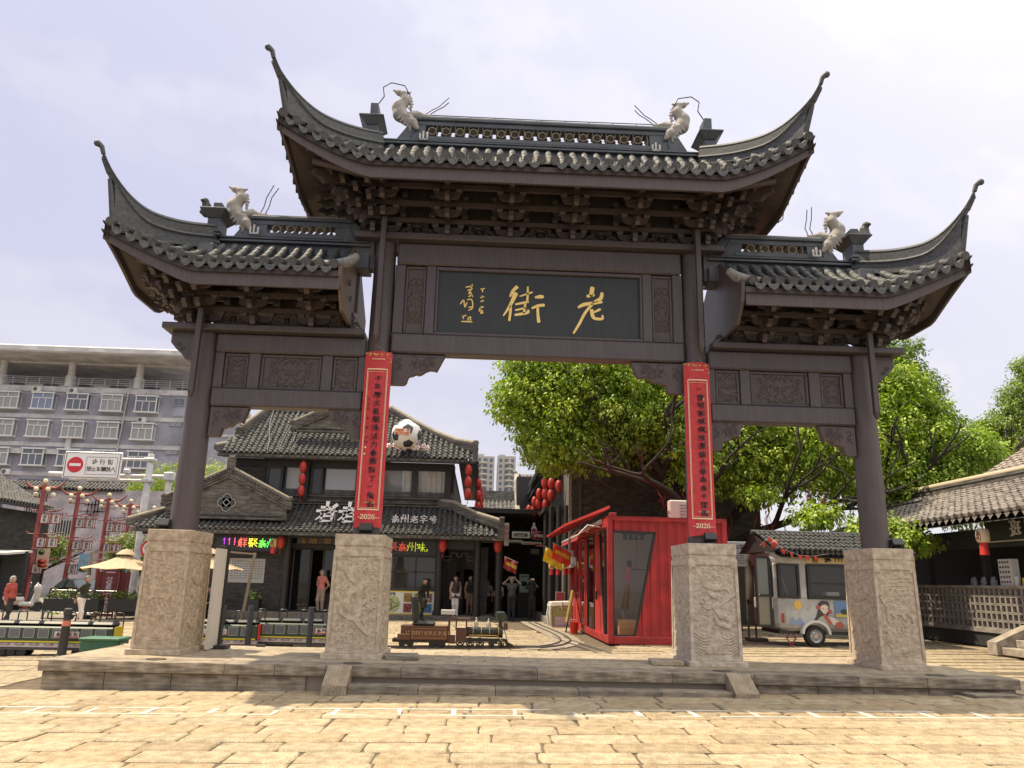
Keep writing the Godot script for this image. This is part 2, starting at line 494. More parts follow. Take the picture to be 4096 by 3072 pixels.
func build_ground()->void:
	var b:=MB.new()
	b.quad(Vector3(-700,-1.1,300),Vector3(700,-1.1,300),Vector3(700,-1.1,-900),Vector3(-700,-1.1,-900))
	struct("ground",b,mat(0.22,0.2,0.16,0.95,{"tex": "plaster","rep": 0.1}))
	b=MB.new()
	var xs:=[]
	for i in 49: xs.append(-48.0+i*2.0)
	for k in 45:
		var z0:=16.0 - k*2.0
		var z1:=z0 - 2.0
		for i in 48:
			var x0: float=xs[i]
			var x1: float=xs[i+1]
			b.quad(Vector3(x0,gy(x0,z0) - 0.02,z0),Vector3(x1,gy(x1,z0) - 0.02,z0),Vector3(x1,gy(x1,z1) - 0.02,z1),Vector3(x0,gy(x0,z1) - 0.02,z1))
	var pave:=struct("pavement",b,mat(0.16,0.125,0.085,0.95,{"tex": "granite","rep": 1.2}))
	var tints:=[mat(0.47,0.365,0.235,0.85,{"tex": "granite","rep": 1.6,"bump": 0.45}),mat(0.44,0.35,0.225,0.85,{"tex": "granite","rep": 1.6,"bump": 0.45}),mat(0.5,0.4,0.265,0.85,{"tex": "granite","rep": 1.6,"bump": 0.45}),mat(0.46,0.385,0.265,0.85,{"tex": "granite","rep": 1.6,"bump": 0.45}),mat(0.4,0.315,0.205,0.85,{"tex": "granite","rep": 1.6,"bump": 0.45}),mat(0.52,0.43,0.3,0.85,{"tex": "granite","rep": 1.6,"bump": 0.45})]
	var vars:=[]
	for i in 9: vars.append(stone_mesh(0.64+0.04*i,0.452,0.06,0.012,rng).mesh())
	var tilt:=Basis(Vector3(0,0,1),atan(0.0122))
	var many:=MB.new()
	var far:=MB.new()
	var count:=0
	var row:=0
	var z:=1.62
	while z<8.4:
		var dep:=0.475
		var x:=-10.6+0.37*(row % 2)+rng.randf_range(-0.1,0.1)
		while x<10.6:
			var i:=rng.randi_range(0,8)
			var l:=0.64+0.04*i
			var at:=Vector3(x+l*0.5+0.008,gy(x+l*0.5,z),z+dep*0.5)
			at.y+=rng.randf_range(-0.005,0.006)
			var half:=0.67*(14.3 - at.z)+0.7
			if absf(at.x+1.0)<half and at.z<7.0 and count<292 and not (absf(at.x)<3.3 and at.z<1.9):
				obj("paving_stone",vars[i],tints[(rng.randi()+rng.randi()) % 6],pave,at,tilt*Basis(Vector3.UP,rng.randf_range(-0.006,0.006)))
				count+=1
			else:
				many.col=Color(0.98,0.8,0.53)*rng.randf_range(0.42,0.54)
				paver(many,at,l,0.452)
			x+=l+0.014
		z+=dep
		row+=1
	z=-1.75
	row=0
	while z>-19.1:
		var x:=-19.0+0.37*(row % 2)+rng.randf_range(-0.2,0.2)
		while x<12.4:
			var l:=rng.randf_range(0.6,1.05)
			var bed:=absf(x - track_x(z))<0.75 and z<-4.6
			if not bed and not (x<-15.0 and z<-16.5):
				far.col=Color(0.98,0.81,0.56)*rng.randf_range(0.4,0.52)
				paver(far,Vector3(x+l*0.5,gy(x+l*0.5,z)+rng.randf_range(-0.006,0.008),z),l,0.45)
			x+=l+0.016
		z -= 0.475
		row+=1
	for zz in range(4):
		for side in [-1.0,1.0]:
			var x:=-19.0 if side<0 else 7.75
			while x<(-7.75 if side<0 else 13.0):
				var l:=rng.randf_range(0.6,1.0)
				far.col=Color(0.98,0.81,0.56)*rng.randf_range(0.4,0.52)
				if not (side<0 and x+l>-7.7): paver(far,Vector3(x+l*0.5,gy(x,0.0)+rng.randf_range(-0.004,0.006),1.4 - zz*0.9),l,0.86)
				x+=l+0.016
	var pm:=mat(1,1,1,0.85,{"tex": "granite","rep": 1.6,"bump": 0.4,"vc": true})
	stuff(obj("paving_stone_field",many,pm,pave))
	stuff(obj("street_paving_stones",far,pm,pave))
	b=MB.new()
	for zz in [3.29,3.765]:
		var x:=-10.0
		while x<10.0:
			var l:=rng.randf_range(0.3,0.9)
			if rng.randf()>0.12: b.box(Vector3(x+l*0.5,gy(x+l*0.5,zz) - 0.004,zz+rng.randf_range(-0.006,0.006)),Vector3(l,0.02,rng.randf_range(0.03,0.055)),tilt)
			x+=l
	var xx:=-9.6
	while xx<10.0:
		b.box(Vector3(xx,gy(xx,3.5) - 0.004,3.53),Vector3(rng.randf_range(0.04,0.08),0.02,0.45),tilt*Basis(Vector3.UP,rng.randf_range(-0.05,0.05)))
		xx+=rng.randf_range(0.7,0.85)
	obj("pale_mortar_joint",b,mat(0.72,0.68,0.58,0.9,{"tex": "plaster","rep": 2.0}),pave)
	b=MB.new()
	for i in 12:
		for k in 10:
			var x0:=-48.0+i*2.75
			var z0:=-16.6 - k*3.0
			b.quad(Vector3(x0,gy(x0,z0)+0.006,z0),Vector3(x0+2.75,gy(x0+2.75,z0)+0.006,z0),Vector3(x0+2.75,gy(x0+2.75,z0 - 3.0)+0.006,z0 - 3.0),Vector3(x0,gy(x0,z0 - 3.0)+0.006,z0 - 3.0))
	struct("road",b,mat(0.3,0.27,0.23,0.9,{"tex": "granite","rep": 0.8,"bump": 0.2}))

func paver(b: MB,at: Vector3,l: float,w: float)->void:
	var hx:=l*0.5
	var hz:=w*0.5
	var e:=0.012
	var s:=0.0122
	var t:=[Vector3(-hx+e,0,hz - e),Vector3(hx - e,0,hz - e),Vector3(hx - e,0,-hz+e),Vector3(-hx+e,0,-hz+e)]
	var u:=[Vector3(-hx,-0.03,hz),Vector3(hx,-0.03,hz),Vector3(hx,-0.03,-hz),Vector3(-hx,-0.03,-hz)]
	for i in 4:
		t[i]+=at+Vector3(0,t[i].x*s+rng.randf_range(-0.003,0.003),0)
		u[i]+=at+Vector3(0,u[i].x*s,0)
	b.quad(t[0],t[1],t[2],t[3])
	for i in 4: b.quad(u[i],u[(i+1) % 4],t[(i+1) % 4],t[i])

# the toy railway: centre line of the track at depth z
func track_x(z: float)->float:
	return 0.9+0.9*smooth((-4.6 - z)/3.0) - 1.6*smooth((-9.0 - z)/6.0)

# ---------------------------------------------------------------- platform
func build_platform()->void:
	var stone:={"tex": "granite","rep": 1.3,"bump": 0.3}
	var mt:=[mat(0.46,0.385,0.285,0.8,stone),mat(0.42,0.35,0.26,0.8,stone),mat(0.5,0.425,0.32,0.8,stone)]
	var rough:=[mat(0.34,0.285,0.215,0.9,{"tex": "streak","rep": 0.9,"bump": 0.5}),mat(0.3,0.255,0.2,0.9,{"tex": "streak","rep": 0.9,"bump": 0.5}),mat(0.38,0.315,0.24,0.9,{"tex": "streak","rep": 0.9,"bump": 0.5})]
	var t:=thing("stone_platform","broad low granite platform with central steps under the wooden archway","platform")
	var b:=MB.new()
	b.box(Vector3(0,-0.36,0.05),Vector3(15.0,0.6,3.0))
	obj("core",b,mat(0.3,0.25,0.2,0.9),t)
	var cuts:=[-7.61,-4.83,-4.07,-3.3,-2.15,-0.05,2.05,3.35,5.0,6.1,7.61]
	for i in cuts.size() - 1:
		b=MB.new()
		b.cbox(Vector3((cuts[i]+cuts[i+1])*0.5,-0.079,1.38),Vector3(cuts[i+1] - cuts[i] - 0.006,0.158,0.55),0.008)
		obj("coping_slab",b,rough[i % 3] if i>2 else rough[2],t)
	var x:=-7.56
	var k:=0
	while x<7.5:
		var l:=minf(rng.randf_range(0.88,1.05),7.56 - x)
		if x+l<-3.0 or x>2.9:
			b=MB.new()
			b.cbox(Vector3(x+l*0.5,-0.36,1.42),Vector3(l - 0.008,0.396,0.36),0.012)
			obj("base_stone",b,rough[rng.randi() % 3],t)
		x+=l
		k+=1
	var z:=1.1
	var row:=0
	while z>-1.5:
		var d:=0.52
		x=-7.6 - 0.45*(row % 2)
		while x<7.6:
			var l:=0.9
			var x0:=maxf(x,-7.6)
			var x1:=minf(x+l,7.6)
			if x1 - x0>0.05:
				b=MB.new()
				b.cbox(Vector3((x0+x1)*0.5,-0.05+rng.randf_range(-0.0015,0.0015),z - d*0.5),Vector3(x1 - x0 - 0.005,0.1,d - 0.005),0.004)
				obj("platform_slab",b,mt[(rng.randi()+rng.randi()) % 3],t)
			x+=l
		z -= d
		row+=1
	for s in [-1.0,1.0]:
		b=MB.new()
		b.box(Vector3(s*7.53,-0.26,-0.2),Vector3(0.1,0.31,2.55))
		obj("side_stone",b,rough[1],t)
	cuts=[-2.9,-1.85,-0.7,0.55,1.8,2.9]
	for i in 5:
		b=MB.new()
		b.cbox(Vector3((cuts[i]+cuts[i+1])*0.5,-0.37,1.83),Vector3(cuts[i+1] - cuts[i] - 0.006,0.27,0.36),0.01)
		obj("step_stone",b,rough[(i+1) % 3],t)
	for s in [-1.0,1.0]:
		b=MB.new()
		var m:=Transform3D(Basis(Vector3(0,0,1),Vector3(0,1,0),Vector3(-1,0,0)),Vector3(s*3.08+0.18,0,1.6))
		b.prism(PackedVector2Array([Vector2(0.06,0.004),Vector2(0.5,-0.235),Vector2(0.51,-0.46),Vector2(0.0,-0.46),Vector2(0.0,0.004)]),0.36,m)
		obj("cheek_stone",b,mt[1],t)
	b=MB.new()
	b.cbox(Vector3(7.0,-0.235,1.82),Vector3(0.78,0.07,0.34),0.01,Basis(Vector3.UP,0.06))
	tag(obj("loose_slab",b,rough[0]),"loose stone slab lying against the right end of the platform","stone slab")
	var names:=["nearest the lion-dog pedestal","before the phoenix pedestal","before the dragon pedestal","before the deer pedestal"]
	for i in 4:
		b=MB.new()
		b.lathe([Vector2(0.15,0.0),Vector2(0.15,0.012),Vector2(0.125,0.014),Vector2(0.12,0.006),Vector2(0.0,0.006)],20)
		var o:=obj("drain_cover",b,mat(0.16,0.14,0.12,0.6,{"metal": 0.4,"tex": "granite","rep": 3.0}),self,Vector3([-6.0,-2.95,2.95,6.45][i],0.0,1.3))
		tag(o,["round drain cover in front of the far left pedestal","round drain cover in front of the phoenix pedestal","round drain cover in front of the dragon pedestal","round drain cover in front of the far right pedestal"][i],"drain cover","drain covers on the platform")
	for s in [-1.0,1.0]:
		b=MB.new()
		b.cbox(Vector3(s*-2.25,0.04,0.42),Vector3(0.55,0.08,0.5),0.012,Basis(Vector3.UP,s*0.1))
		tag(obj("ramp_slab",b,mt[2] if s<0 else rough[1]),"short flat granite slab lying at the foot of the %s pedestal" % ("dragon" if s<0 else "phoenix"),"stone slab","slabs by the pedestals")

# ---------------------------------------------------------------- carved reliefs
class Relief:
	var w: int
	var h: int
	var a:=PackedFloat32Array()
	var aspect:=1.0
	func _init(ww: int,hh: int)->void:
		w=ww
		h=hh
		a.resize(w*h)
	func dab(c: Vector2,r: Vector2,top: float,rot:=0.0,soft:=0.3)->void:
		var R:=maxf(r.x,r.y)*1.05
		var s:=float(w)
		var cr:=cos(rot)
		var sr:=sin(rot)
		for j in range(maxi(0,int((c.y - R)*s)),mini(h,int((c.y+R)*s)+2)):
			for i in range(maxi(0,int((c.x - R)*s)),mini(w,int((c.x+R)*s)+2)):
				var dx:=i/s - c.x
				var dy:=j/s - c.y
				var u:=(dx*cr+dy*sr)/r.x
				var v:=(-dx*sr+dy*cr)/r.y
				var q:=u*u+v*v
				if q<1.0:
					var k:=minf(1.0,(1.0 - q)/soft)
					a[j*w+i]=maxf(a[j*w+i],top*sqrt(k))
	func line(p: Array,rad: float,top: float,rad2:=-1.0)->void:
		if rad2<0: rad2=rad
		for k in p.size() - 1:
			var A: Vector2=p[k]
			var B: Vector2=p[k+1]
			var n:=maxi(2,int((B - A).length()/(rad*0.5)))
			for i in n+1:
				var f:=(k+float(i)/n)/(p.size() - 1)
				var r:=lerpf(rad,rad2,f)
				dab(A.lerp(B,float(i)/n),Vector2(r,r),top)
	func groove(p: Array,rad: float,deep: float)->void:
		var s:=float(w)
		for k in p.size() - 1:
			var A: Vector2=p[k]
			var B: Vector2=p[k+1]
			var n:=maxi(2,int((B - A).length()*s))
			for i in n+1:
				var c:=A.lerp(B,float(i)/n)*s
				var R:=rad*s
				for jj in range(maxi(0,int(c.y - R)),mini(h,int(c.y+R)+2)):
					for ii in range(maxi(0,int(c.x - R)),mini(w,int(c.x+R)+2)):
						var d:=Vector2(ii,jj).distance_to(c)/R
						if d<1.0: a[jj*w+ii]=minf(a[jj*w+ii],a[jj*w+ii]*d+(1 - d)*deep)
	func spiral(c: Vector2,r: float,turn: float,deep: float)->void:
		var p:=[]
		for i in 14:
			var t:=i/13.0
			p.append(c+Vector2(cos(t*9.0*turn+2.0),sin(t*9.0*turn+2.0))*r*(1.0 - t*0.85))
		groove(p,0.012,deep)
	func cloud(c: Vector2,s: float,top: float,flip:=1.0)->void:
		dab(c,Vector2(s,s*0.42),top)
		dab(c+Vector2(-0.55*s*flip,-0.16*s),Vector2(s*0.5,s*0.36),top*1.1)
		dab(c+Vector2(0.1*s*flip,-0.26*s),Vector2(s*0.42,s*0.3),top*1.15)
		line([c+Vector2(0.5*s*flip,0.1*s),c+Vector2(1.5*s*flip,0.14*s)],s*0.13,top*0.8,s*0.06)
		spiral(c+Vector2(-0.5*s*flip,-0.14*s),s*0.26,flip,top*0.25)
		spiral(c+Vector2(0.12*s*flip,-0.24*s),s*0.2,-flip,top*0.25)
		groove([c+Vector2(-0.8*s,0.16*s),c+Vector2(0.0,0.22*s),c+Vector2(0.8*s,0.1*s)],0.011,top*0.3)
	func mesh(b: MB,o: Vector3,right: Vector3,down: Vector3,depth: float)->void:
		var nn:=right.cross(-down).normalized()
		var P:=PackedVector3Array()
		var N:=PackedVector3Array()
		P.resize(w*h)
		N.resize(w*h)
		for j in h:
			for i in w: P[j*w+i]=o+right*(float(i)/(w - 1))+down*(float(j)/(h - 1))+nn*(a[j*w+i]*depth)
		for j in h:
			for i in w:
				var dx:=P[j*w+mini(i+1,w - 1)] - P[j*w+maxi(i - 1,0)]
				var dy:=P[mini(j+1,h - 1)*w+i] - P[maxi(j - 1,0)*w+i]
				N[j*w+i]=dx.cross(-dy).normalized()
		for j in h - 1:
			for i in w - 1:
				var p:=j*w+i
				b.quad_n(P[p+w],P[p+w+1],P[p+1],P[p],N[p+w],N[p+w+1],N[p+1],N[p])

func v3(x:float,y:float,z:float)->Vector3: return Vector3(x,y,z)
func pv2(a:Array)->PackedVector2Array: return PackedVector2Array(a)
func lying(at:Vector3)->Transform3D: return Transform3D(Basis(Vector3.RIGHT,PI/2),at)
func V(x: float,y: float)->Vector2: return Vector2(x,y)

func relief_front(which: int)->Relief:
	var r:=Relief.new(92,176)
	var g:=RandomNumberGenerator.new()
	g.seed=50+which
	var H:=1.9
	if which==0 or which==3:   # a beast pacing on clouds, mountains below, sun above
		var f:=1.0 if which==0 else -1.0
		var X:=func(x: float)->float: return x if f>0 else 1.0 - x
		r.dab(V(X.call(0.4),0.12),V(0.07,0.06),0.5)
		for i in 5:
			var y:=0.17+i*0.085
			r.line([V(X.call(0.1+0.1*(i % 2)),y),V(X.call(0.45+0.1*(i % 3)),y+0.015)],0.018,0.5)
			r.line([V(X.call(0.4+0.08*(i % 3)),y+0.03),V(X.call(0.92),y+0.035)],0.015,0.42)
		r.cloud(V(X.call(0.65),0.5),0.2,0.55,f)
		r.cloud(V(X.call(0.34),0.62),0.2,0.55,-f)
		r.line([V(X.call(0.32),0.86),V(X.call(0.5),0.88),V(X.call(0.72),0.84)],0.115,0.95,0.12)
		r.line([V(X.call(0.34),0.86),V(X.call(0.24),0.74)],0.09,0.95)
		r.dab(V(X.call(0.24),0.7),V(0.12,0.1),1.0)
		for i in 9: r.line([V(X.call(0.2),0.68),V(X.call(0.06+0.02*i),0.5+0.01*i)],0.018,0.8,0.008)
		r.line([V(X.call(0.3),0.92),V(X.call(0.14),1.03),V(X.call(0.16),1.12)],0.05,0.9,0.035)
		r.line([V(X.call(0.4),0.94),V(X.call(0.36),1.14)],0.05,0.9,0.035)
		r.line([V(X.call(0.68),0.92),V(X.call(0.6),1.02),V(X.call(0.64),1.14)],0.06,0.9,0.035)
		r.line([V(X.call(0.78),0.9),V(X.call(0.8),1.02),V(X.call(0.78),1.14)],0.06,0.9,0.035)
		r.line([V(X.call(0.82),0.8),V(X.call(0.9),0.68)],0.03,0.8)
		for i in 8: r.line([V(X.call(0.9),0.68),V(X.call(0.82+0.025*i),0.55+0.012*absf(i - 4))],0.014,0.7,0.008)
		for i in 10: r.groove([V(X.call(0.35+0.04*i),0.82),V(X.call(0.37+0.04*i),0.9)],0.007,0.75)
		for i in 7: r.cloud(V(g.randf_range(0.2,0.8),1.13+0.035*i),g.randf_range(0.12,0.2),0.6,1.0 if i % 2 else -1.0)
		r.dab(V(X.call(0.72),1.5),V(0.2,0.2),0.6)
		for i in 30: r.line([V(X.call(0.72)+g.randf_range(-0.16,0.16),1.45+g.randf_range(-0.14,0.1)),V(X.call(0.72)+g.randf_range(-0.22,0.22),1.5+g.randf_range(-0.2,0.15))],0.014,0.85,0.006)
		for m in [[0.2,1.52,0.22],[0.46,1.4,0.3],[0.68,1.56,0.18]]:
			for k in 16:
				var t:=k/15.0
				r.line([V(X.call(m[0]) - m[2]*t,m[1]+t*0.42),V(X.call(m[0])+m[2]*t,m[1]+t*0.42)],0.02,0.55+0.1*m[2])
			for k in 5: r.groove([V(X.call(m[0]),m[1]+0.02),V(X.call(m[0])+m[2]*(k - 2)*0.35,m[1]+0.38)],0.008,0.35)
		for k in 6: r.groove([V(0.1,1.74+0.025*k),V(0.5,1.73+0.025*k),V(0.9,1.745+0.025*k)],0.007,0.1)
	elif which==1:   # a phoenix diving among clouds
		for i in 22: r.cloud(V(g.randf_range(0.08,0.92),0.08+1.74*i/22.0),g.randf_range(0.13,0.2),0.5,1.0 if g.randf()>0.5 else -1.0)
		for k in 7:
			var o:=0.03*k
			r.line([V(0.18+o,0.28),V(0.36+o*1.4,0.5),V(0.5+o*1.2,0.62),V(0.26+o*0.6,0.8),V(0.2+o*0.7,1.1)],0.032,0.85+0.03*(k % 2),0.028)
		for k in 5: r.line([V(0.5+0.03*k,0.6),V(0.52+0.02*k,0.9),V(0.44+0.025*k,1.2)],0.03,0.9,0.025)
		r.line([V(0.24,1.15),V(0.42,1.26),V(0.56,1.2)],0.11,1.0,0.09)
		r.line([V(0.56,1.2),V(0.62,1.02),V(0.72,0.95)],0.06,1.0,0.035)
		r.line([V(0.72,0.95),V(0.84,0.98)],0.025,0.9,0.008)
		r.line([V(0.5,1.28),V(0.62,1.45),V(0.8,1.62)],0.075,0.95,0.03)
		for k in 12: r.groove([V(0.2+0.03*k,1.05+0.012*k),V(0.24+0.03*k,1.22)],0.007,0.6)
		for k in 8: r.line([V(0.78,0.86),V(0.78+0.16*cos(k*0.8),0.86+0.13*sin(k*0.8))],0.035,0.8,0.015)
		for k in 7: r.line([V(0.82,1.06),V(0.82+0.12*cos(k*0.9),1.08+0.1*sin(k*0.9))],0.025,0.75,0.012)
	else:   # a dragon over a peak and waves
		for i in 16: r.cloud(V(g.randf_range(0.1,0.9),0.07+1.25*i/16.0),g.randf_range(0.13,0.2),0.5,1.0 if g.randf()>0.5 else -1.0)
		r.line([V(0.3,0.42),V(0.5,0.5),V(0.8,0.46),V(0.92,0.62),V(0.72,0.74),V(0.5,0.66),V(0.4,0.6)],0.075,0.95,0.06)
		r.line([V(0.72,0.74),V(0.5,0.9),V(0.62,1.08),V(0.86,1.14),V(0.8,1.3),V(0.55,1.24),V(0.5,1.1)],0.07,0.95,0.04)
		r.dab(V(0.34,0.88),V(0.12,0.09),1.0)
		for k in 9: r.line([V(0.34,0.86),V(0.34+0.2*cos(k*0.7),0.86+0.16*sin(k*0.7))],0.018,0.8,0.008)
		for k in 18: r.groove([V(0.3+0.035*k,0.4+0.01*k),V(0.33+0.035*k,0.5+0.01*k)],0.006,0.7)
		for k in 20:
			var t:=k/19.0
			r.line([V(0.5 - 0.26*t,1.34+0.5*t),V(0.5+0.24*t,1.34+0.5*t)],0.02,0.7)
		for k in 5: r.groove([V(0.5,1.36),V(0.5+(k - 2)*0.12,1.84)],0.008,0.45)
		for s in [-1.0,1.0]:
			for k in 7:
				var p:=[]
				for q in 9:
					var t:=q/8.0
					p.append(V(0.5+s*(0.5 - t*0.4),1.42+0.06*k+0.12*sin(t*2.6)))
				r.line(p,0.014,0.55)
	for i in r.a.size(): r.a[i]+=g.randf_range(0.0,0.05)
	return r

func relief_side(which: int)->Relief:
	var r:=Relief.new(56,132)
	var g:=RandomNumberGenerator.new()
	g.seed=80+which
	for s in [0.14,0.86]:
		var p:=[]
		for i in 40: p.append(V(s+0.035*sin(i*0.75),0.12+i*0.053))
		r.line(p,0.028,0.7)
		for i in 8: r.dab(V(s+0.05*(1 if i % 2 else -1),0.22+i*0.25),V(0.035,0.05),0.7)
	if which==0 or which==3:
		for half in [0.0,1.0]:
			var c:=0.62 if half==0.0 else 1.76
			for s in [-1.0,1.0]:
				for k in 4:
					var o:=0.05*k
					r.line([V(0.5+s*0.05,c+0.22),V(0.5+s*(0.1+o),c+0.05),V(0.5+s*(0.12+o*0.5),c - 0.16 - 0.03*k),V(0.5+s*(0.18+o*0.4),c - 0.24)],0.03,0.85,0.018)
				r.line([V(0.5+s*0.06,c - 0.1),V(0.5+s*0.03,c - 0.25)],0.03,0.8,0.02)
			r.dab(V(0.5,c+0.08),V(0.09,0.14),0.9)
			r.groove([V(0.5,c - 0.04),V(0.5,c+0.2)],0.015,0.35)
		r.dab(V(0.36,1.05),V(0.1,0.13),0.7)
		r.dab(V(0.64,1.05),V(0.1,0.13),0.7)
		r.dab(V(0.36,1.36),V(0.1,0.13),0.7)
		r.dab(V(0.64,1.36),V(0.1,0.13),0.7)
		r.dab(V(0.5,1.2),V(0.07,0.09),0.85)
	else:
		for k in 46:
			var x:=g.randf_range(0.08,0.92)
			var y:=g.randf_range(0.1,2.0)
			var p:=[]
			for i in 6: p.append(V(x+0.05*sin(i*1.2+k),y+i*0.06))
			r.line(p,0.022,g.randf_range(0.5,0.85),0.012)
		if which==2:
			r.line([V(0.5,0.55),V(0.32,1.2)],0.03,0.9)
			r.line([V(0.5,0.55),V(0.68,1.2)],0.03,0.9)
			r.line([V(0.32,1.35),V(0.5,1.95)],0.03,0.9)
			r.line([V(0.68,1.35),V(0.5,1.95)],0.03,0.9)
	for i in r.a.size(): r.a[i]+=g.randf_range(0.0,0.05)
	return r

func build_pedestals()->void:
	var xs:=[-6.3362,-3.0712,3.0712,6.3362]
	var labels:=["tan stone pedestal carved with a shaggy beast, under the far left column","carved stone pedestal with a diving phoenix, under the inner left column","carved stone pedestal with a dragon over waves, beside the red kiosk","carved stone pedestal with a deer-like beast, under the far right column"]
	var stone:=[mat(0.56,0.465,0.36,0.8,{"tex": "stone","rep": 1.2,"bump": 0.25}),mat(0.59,0.51,0.415,0.8,{"tex": "stone","rep": 1.2,"bump": 0.25}),mat(0.61,0.54,0.46,0.8,{"tex": "stone","rep": 1.2,"bump": 0.25}),mat(0.62,0.53,0.43,0.8,{"tex": "stone","rep": 1.2,"bump": 0.25})]
	var deep:=[mat(0.54,0.45,0.34,0.9,{"tex": "stone","rep": 2.0,"bump": 0.5}),mat(0.57,0.49,0.395,0.9,{"tex": "stone","rep": 2.0,"bump": 0.5}),mat(0.59,0.52,0.44,0.9,{"tex": "stone","rep": 2.0,"bump": 0.5}),mat(0.6,0.51,0.41,0.9,{"tex": "stone","rep": 2.0,"bump": 0.5})]
	for i in 4:
		var k: float=0.8813 if i==0 or i==3 else 1.0
		var zk: float=k*1.4912
		var t:=thing("stone_pedestal",labels[i],"pedestal",Vector3(xs[i],0,0),0.0,"carved column pedestals")
		var st: Material=stone[i]
		var b:=MB.new()
		b.cbox(Vector3(0,0.044,0),Vector3(k,0.09,zk),0.006)
		obj("plinth",b,st,t)
		b=MB.new()
		var lo:=0.444
		var hi:=0.4266
		var core:=0.955
		b.skin([PackedVector3Array([Vector3(-lo*k*core,0.09,lo*zk*0.97),Vector3(lo*k*core,0.09,lo*zk*0.97),Vector3(lo*k*core,0.09,-lo*zk*0.97),Vector3(-lo*k*core,0.09,-lo*zk*0.97)]),
			PackedVector3Array([Vector3(-hi*k*core,1.77,hi*zk*0.97),Vector3(hi*k*core,1.77,hi*zk*0.97),Vector3(hi*k*core,1.77,-hi*zk*0.97),Vector3(-hi*k*core,1.77,-hi*zk*0.97)])])
		obj("body",b,deep[i],t)
		b=MB.new()
		var stile:=0.055*k
		for sx in [-1.0,1.0]:
			for sz in [-1.0,1.0]:
				var ring:=func(h: float,y: float)->PackedVector3Array:
					var x0: float=sx*h*k
					var z0: float=sz*h*zk
					var x1: float=x0 - sx*stile
					var z1: float=z0 - sz*stile
					var p:=[Vector3(minf(x0,x1),y,maxf(z0,z1)),Vector3(maxf(x0,x1),y,maxf(z0,z1)),Vector3(maxf(x0,x1),y,minf(z0,z1)),Vector3(minf(x0,x1),y,minf(z0,z1))]
					return PackedVector3Array(p)
				b.skin([ring.call(lo,0.09),ring.call(hi,1.775)])
		b.box(Vector3(0,0.135,0),Vector3((lo*2 - 0.004)*k,0.085,(lo*2 - 0.004)*zk))
		b.box(Vector3(0,1.725,0),Vector3((hi*2 - 0.001)*k,0.1,(hi*2 - 0.001)*zk))
		for sx in [-1.0,1.0]: b.box(Vector3(sx*(hi - 0.085)*k,1.655,hi*zk - 0.012),Vector3(0.07*k,0.05,0.02))
		obj("border",b,st,t)
		var y0:=0.17
		var y1:=1.68
		var at_y:=func(y: float)->float: return lerpf(lo,hi,(y - 0.09)/1.685)
		b=MB.new()
		var zt: float=at_y.call(y1)*zk - 0.03
		var zb: float=at_y.call(y0)*zk - 0.03
		var hw: float=at_y.call(0.9)*k - stile
		relief_front(i).mesh(b,Vector3(-hw,y1,zt),Vector3(hw*2,0,0),Vector3(0,y0 - y1,zb - zt),0.034)
		obj("front_relief",b,st,t)
		var s:=1.0 if i<2 else -1.0
		b=MB.new()
		var xt: float=s*(at_y.call(y1)*k - 0.026)
		var xb: float=s*(at_y.call(y0)*k - 0.026)
		var hz: float=at_y.call(0.9)*zk - stile
		relief_side(i).mesh(b,Vector3(xt,y1,s*hz),Vector3(0,0,-s*hz*2),Vector3(xb - xt,y0 - y1,0),0.03)
		obj("side_relief",b,st,t)
		b=MB.new()
		b.box(Vector3(0,1.811,0),Vector3(0.82*k,0.074,0.83*zk))
		obj("neck",b,st,t)
		b=MB.new()
		b.cbox(Vector3(0,1.945,0),Vector3(0.85*k,0.195,0.848*zk),0.008)
		obj("cap",b,st,t)

# ---------------------------------------------------------------- the archway's roofs
class RoofHalf:
	var sgn:=1.0
	var u0:=0.0
	var ur:=3.3      # end of the ridge
	var uc:=4.9      # corner
	var us:=3.2      # where the eave begins to rise
	var zc:=1.95
	var zm:=1.8
	var ye:=8.64
	var rise:=0.72
	var ex:=1.35
	var ytop:=9.72
	var zt:=0.22
	var ss:=0.6
	var wl:=0.37
	var wk:=0.36
	func eave(u: float)->Vector3:
		var s:=clampf((u - us)/(uc - us),0.0,1.0)
		return Vector3(u,ye+rise*pow(s,ex),zm+(zc - zm)*s*s)
	func hip(k: float)->Vector3:
		k=clampf(k,0.0,1.0)
		var y:=lerpf(ytop,ye+rise+0.03,k) - 0.16*sin(PI*k)
		return Vector3(lerpf(ur,uc,k),y,lerpf(zt,zc,k))
	func side_eave(z: float)->Vector3:
		var s:=clampf((absf(z) - ss)/(zc - ss),0.0,1.0)
		return Vector3(uc - 0.15+0.15*s*s,ye+rise*pow(s,ex),z)
	func top(u: float)->Vector3:
		return Vector3(u,ytop,zt) if u <= ur else hip((u - ur)/(uc - ur))
	func side_top(z: float)->Vector3:
		return Vector3(ur,ytop,z) if absf(z) <= zt else Vector3(0,0,0)+_m(hip((absf(z) - zt)/(zc - zt)),signf(z))
	func _m(p: Vector3,s: float)->Vector3: return Vector3(p.x,p.y,p.z*s)
	func slope(a: Vector3,b: Vector3,t: float)->Vector3:
		var p:=a.lerp(b,t)
		p.y -= 0.3*(b - a).y*sin(PI*t)*0.5
		return p
	func w(p: Vector3)->Vector3: return Vector3(p.x*sgn,p.y,p.z)

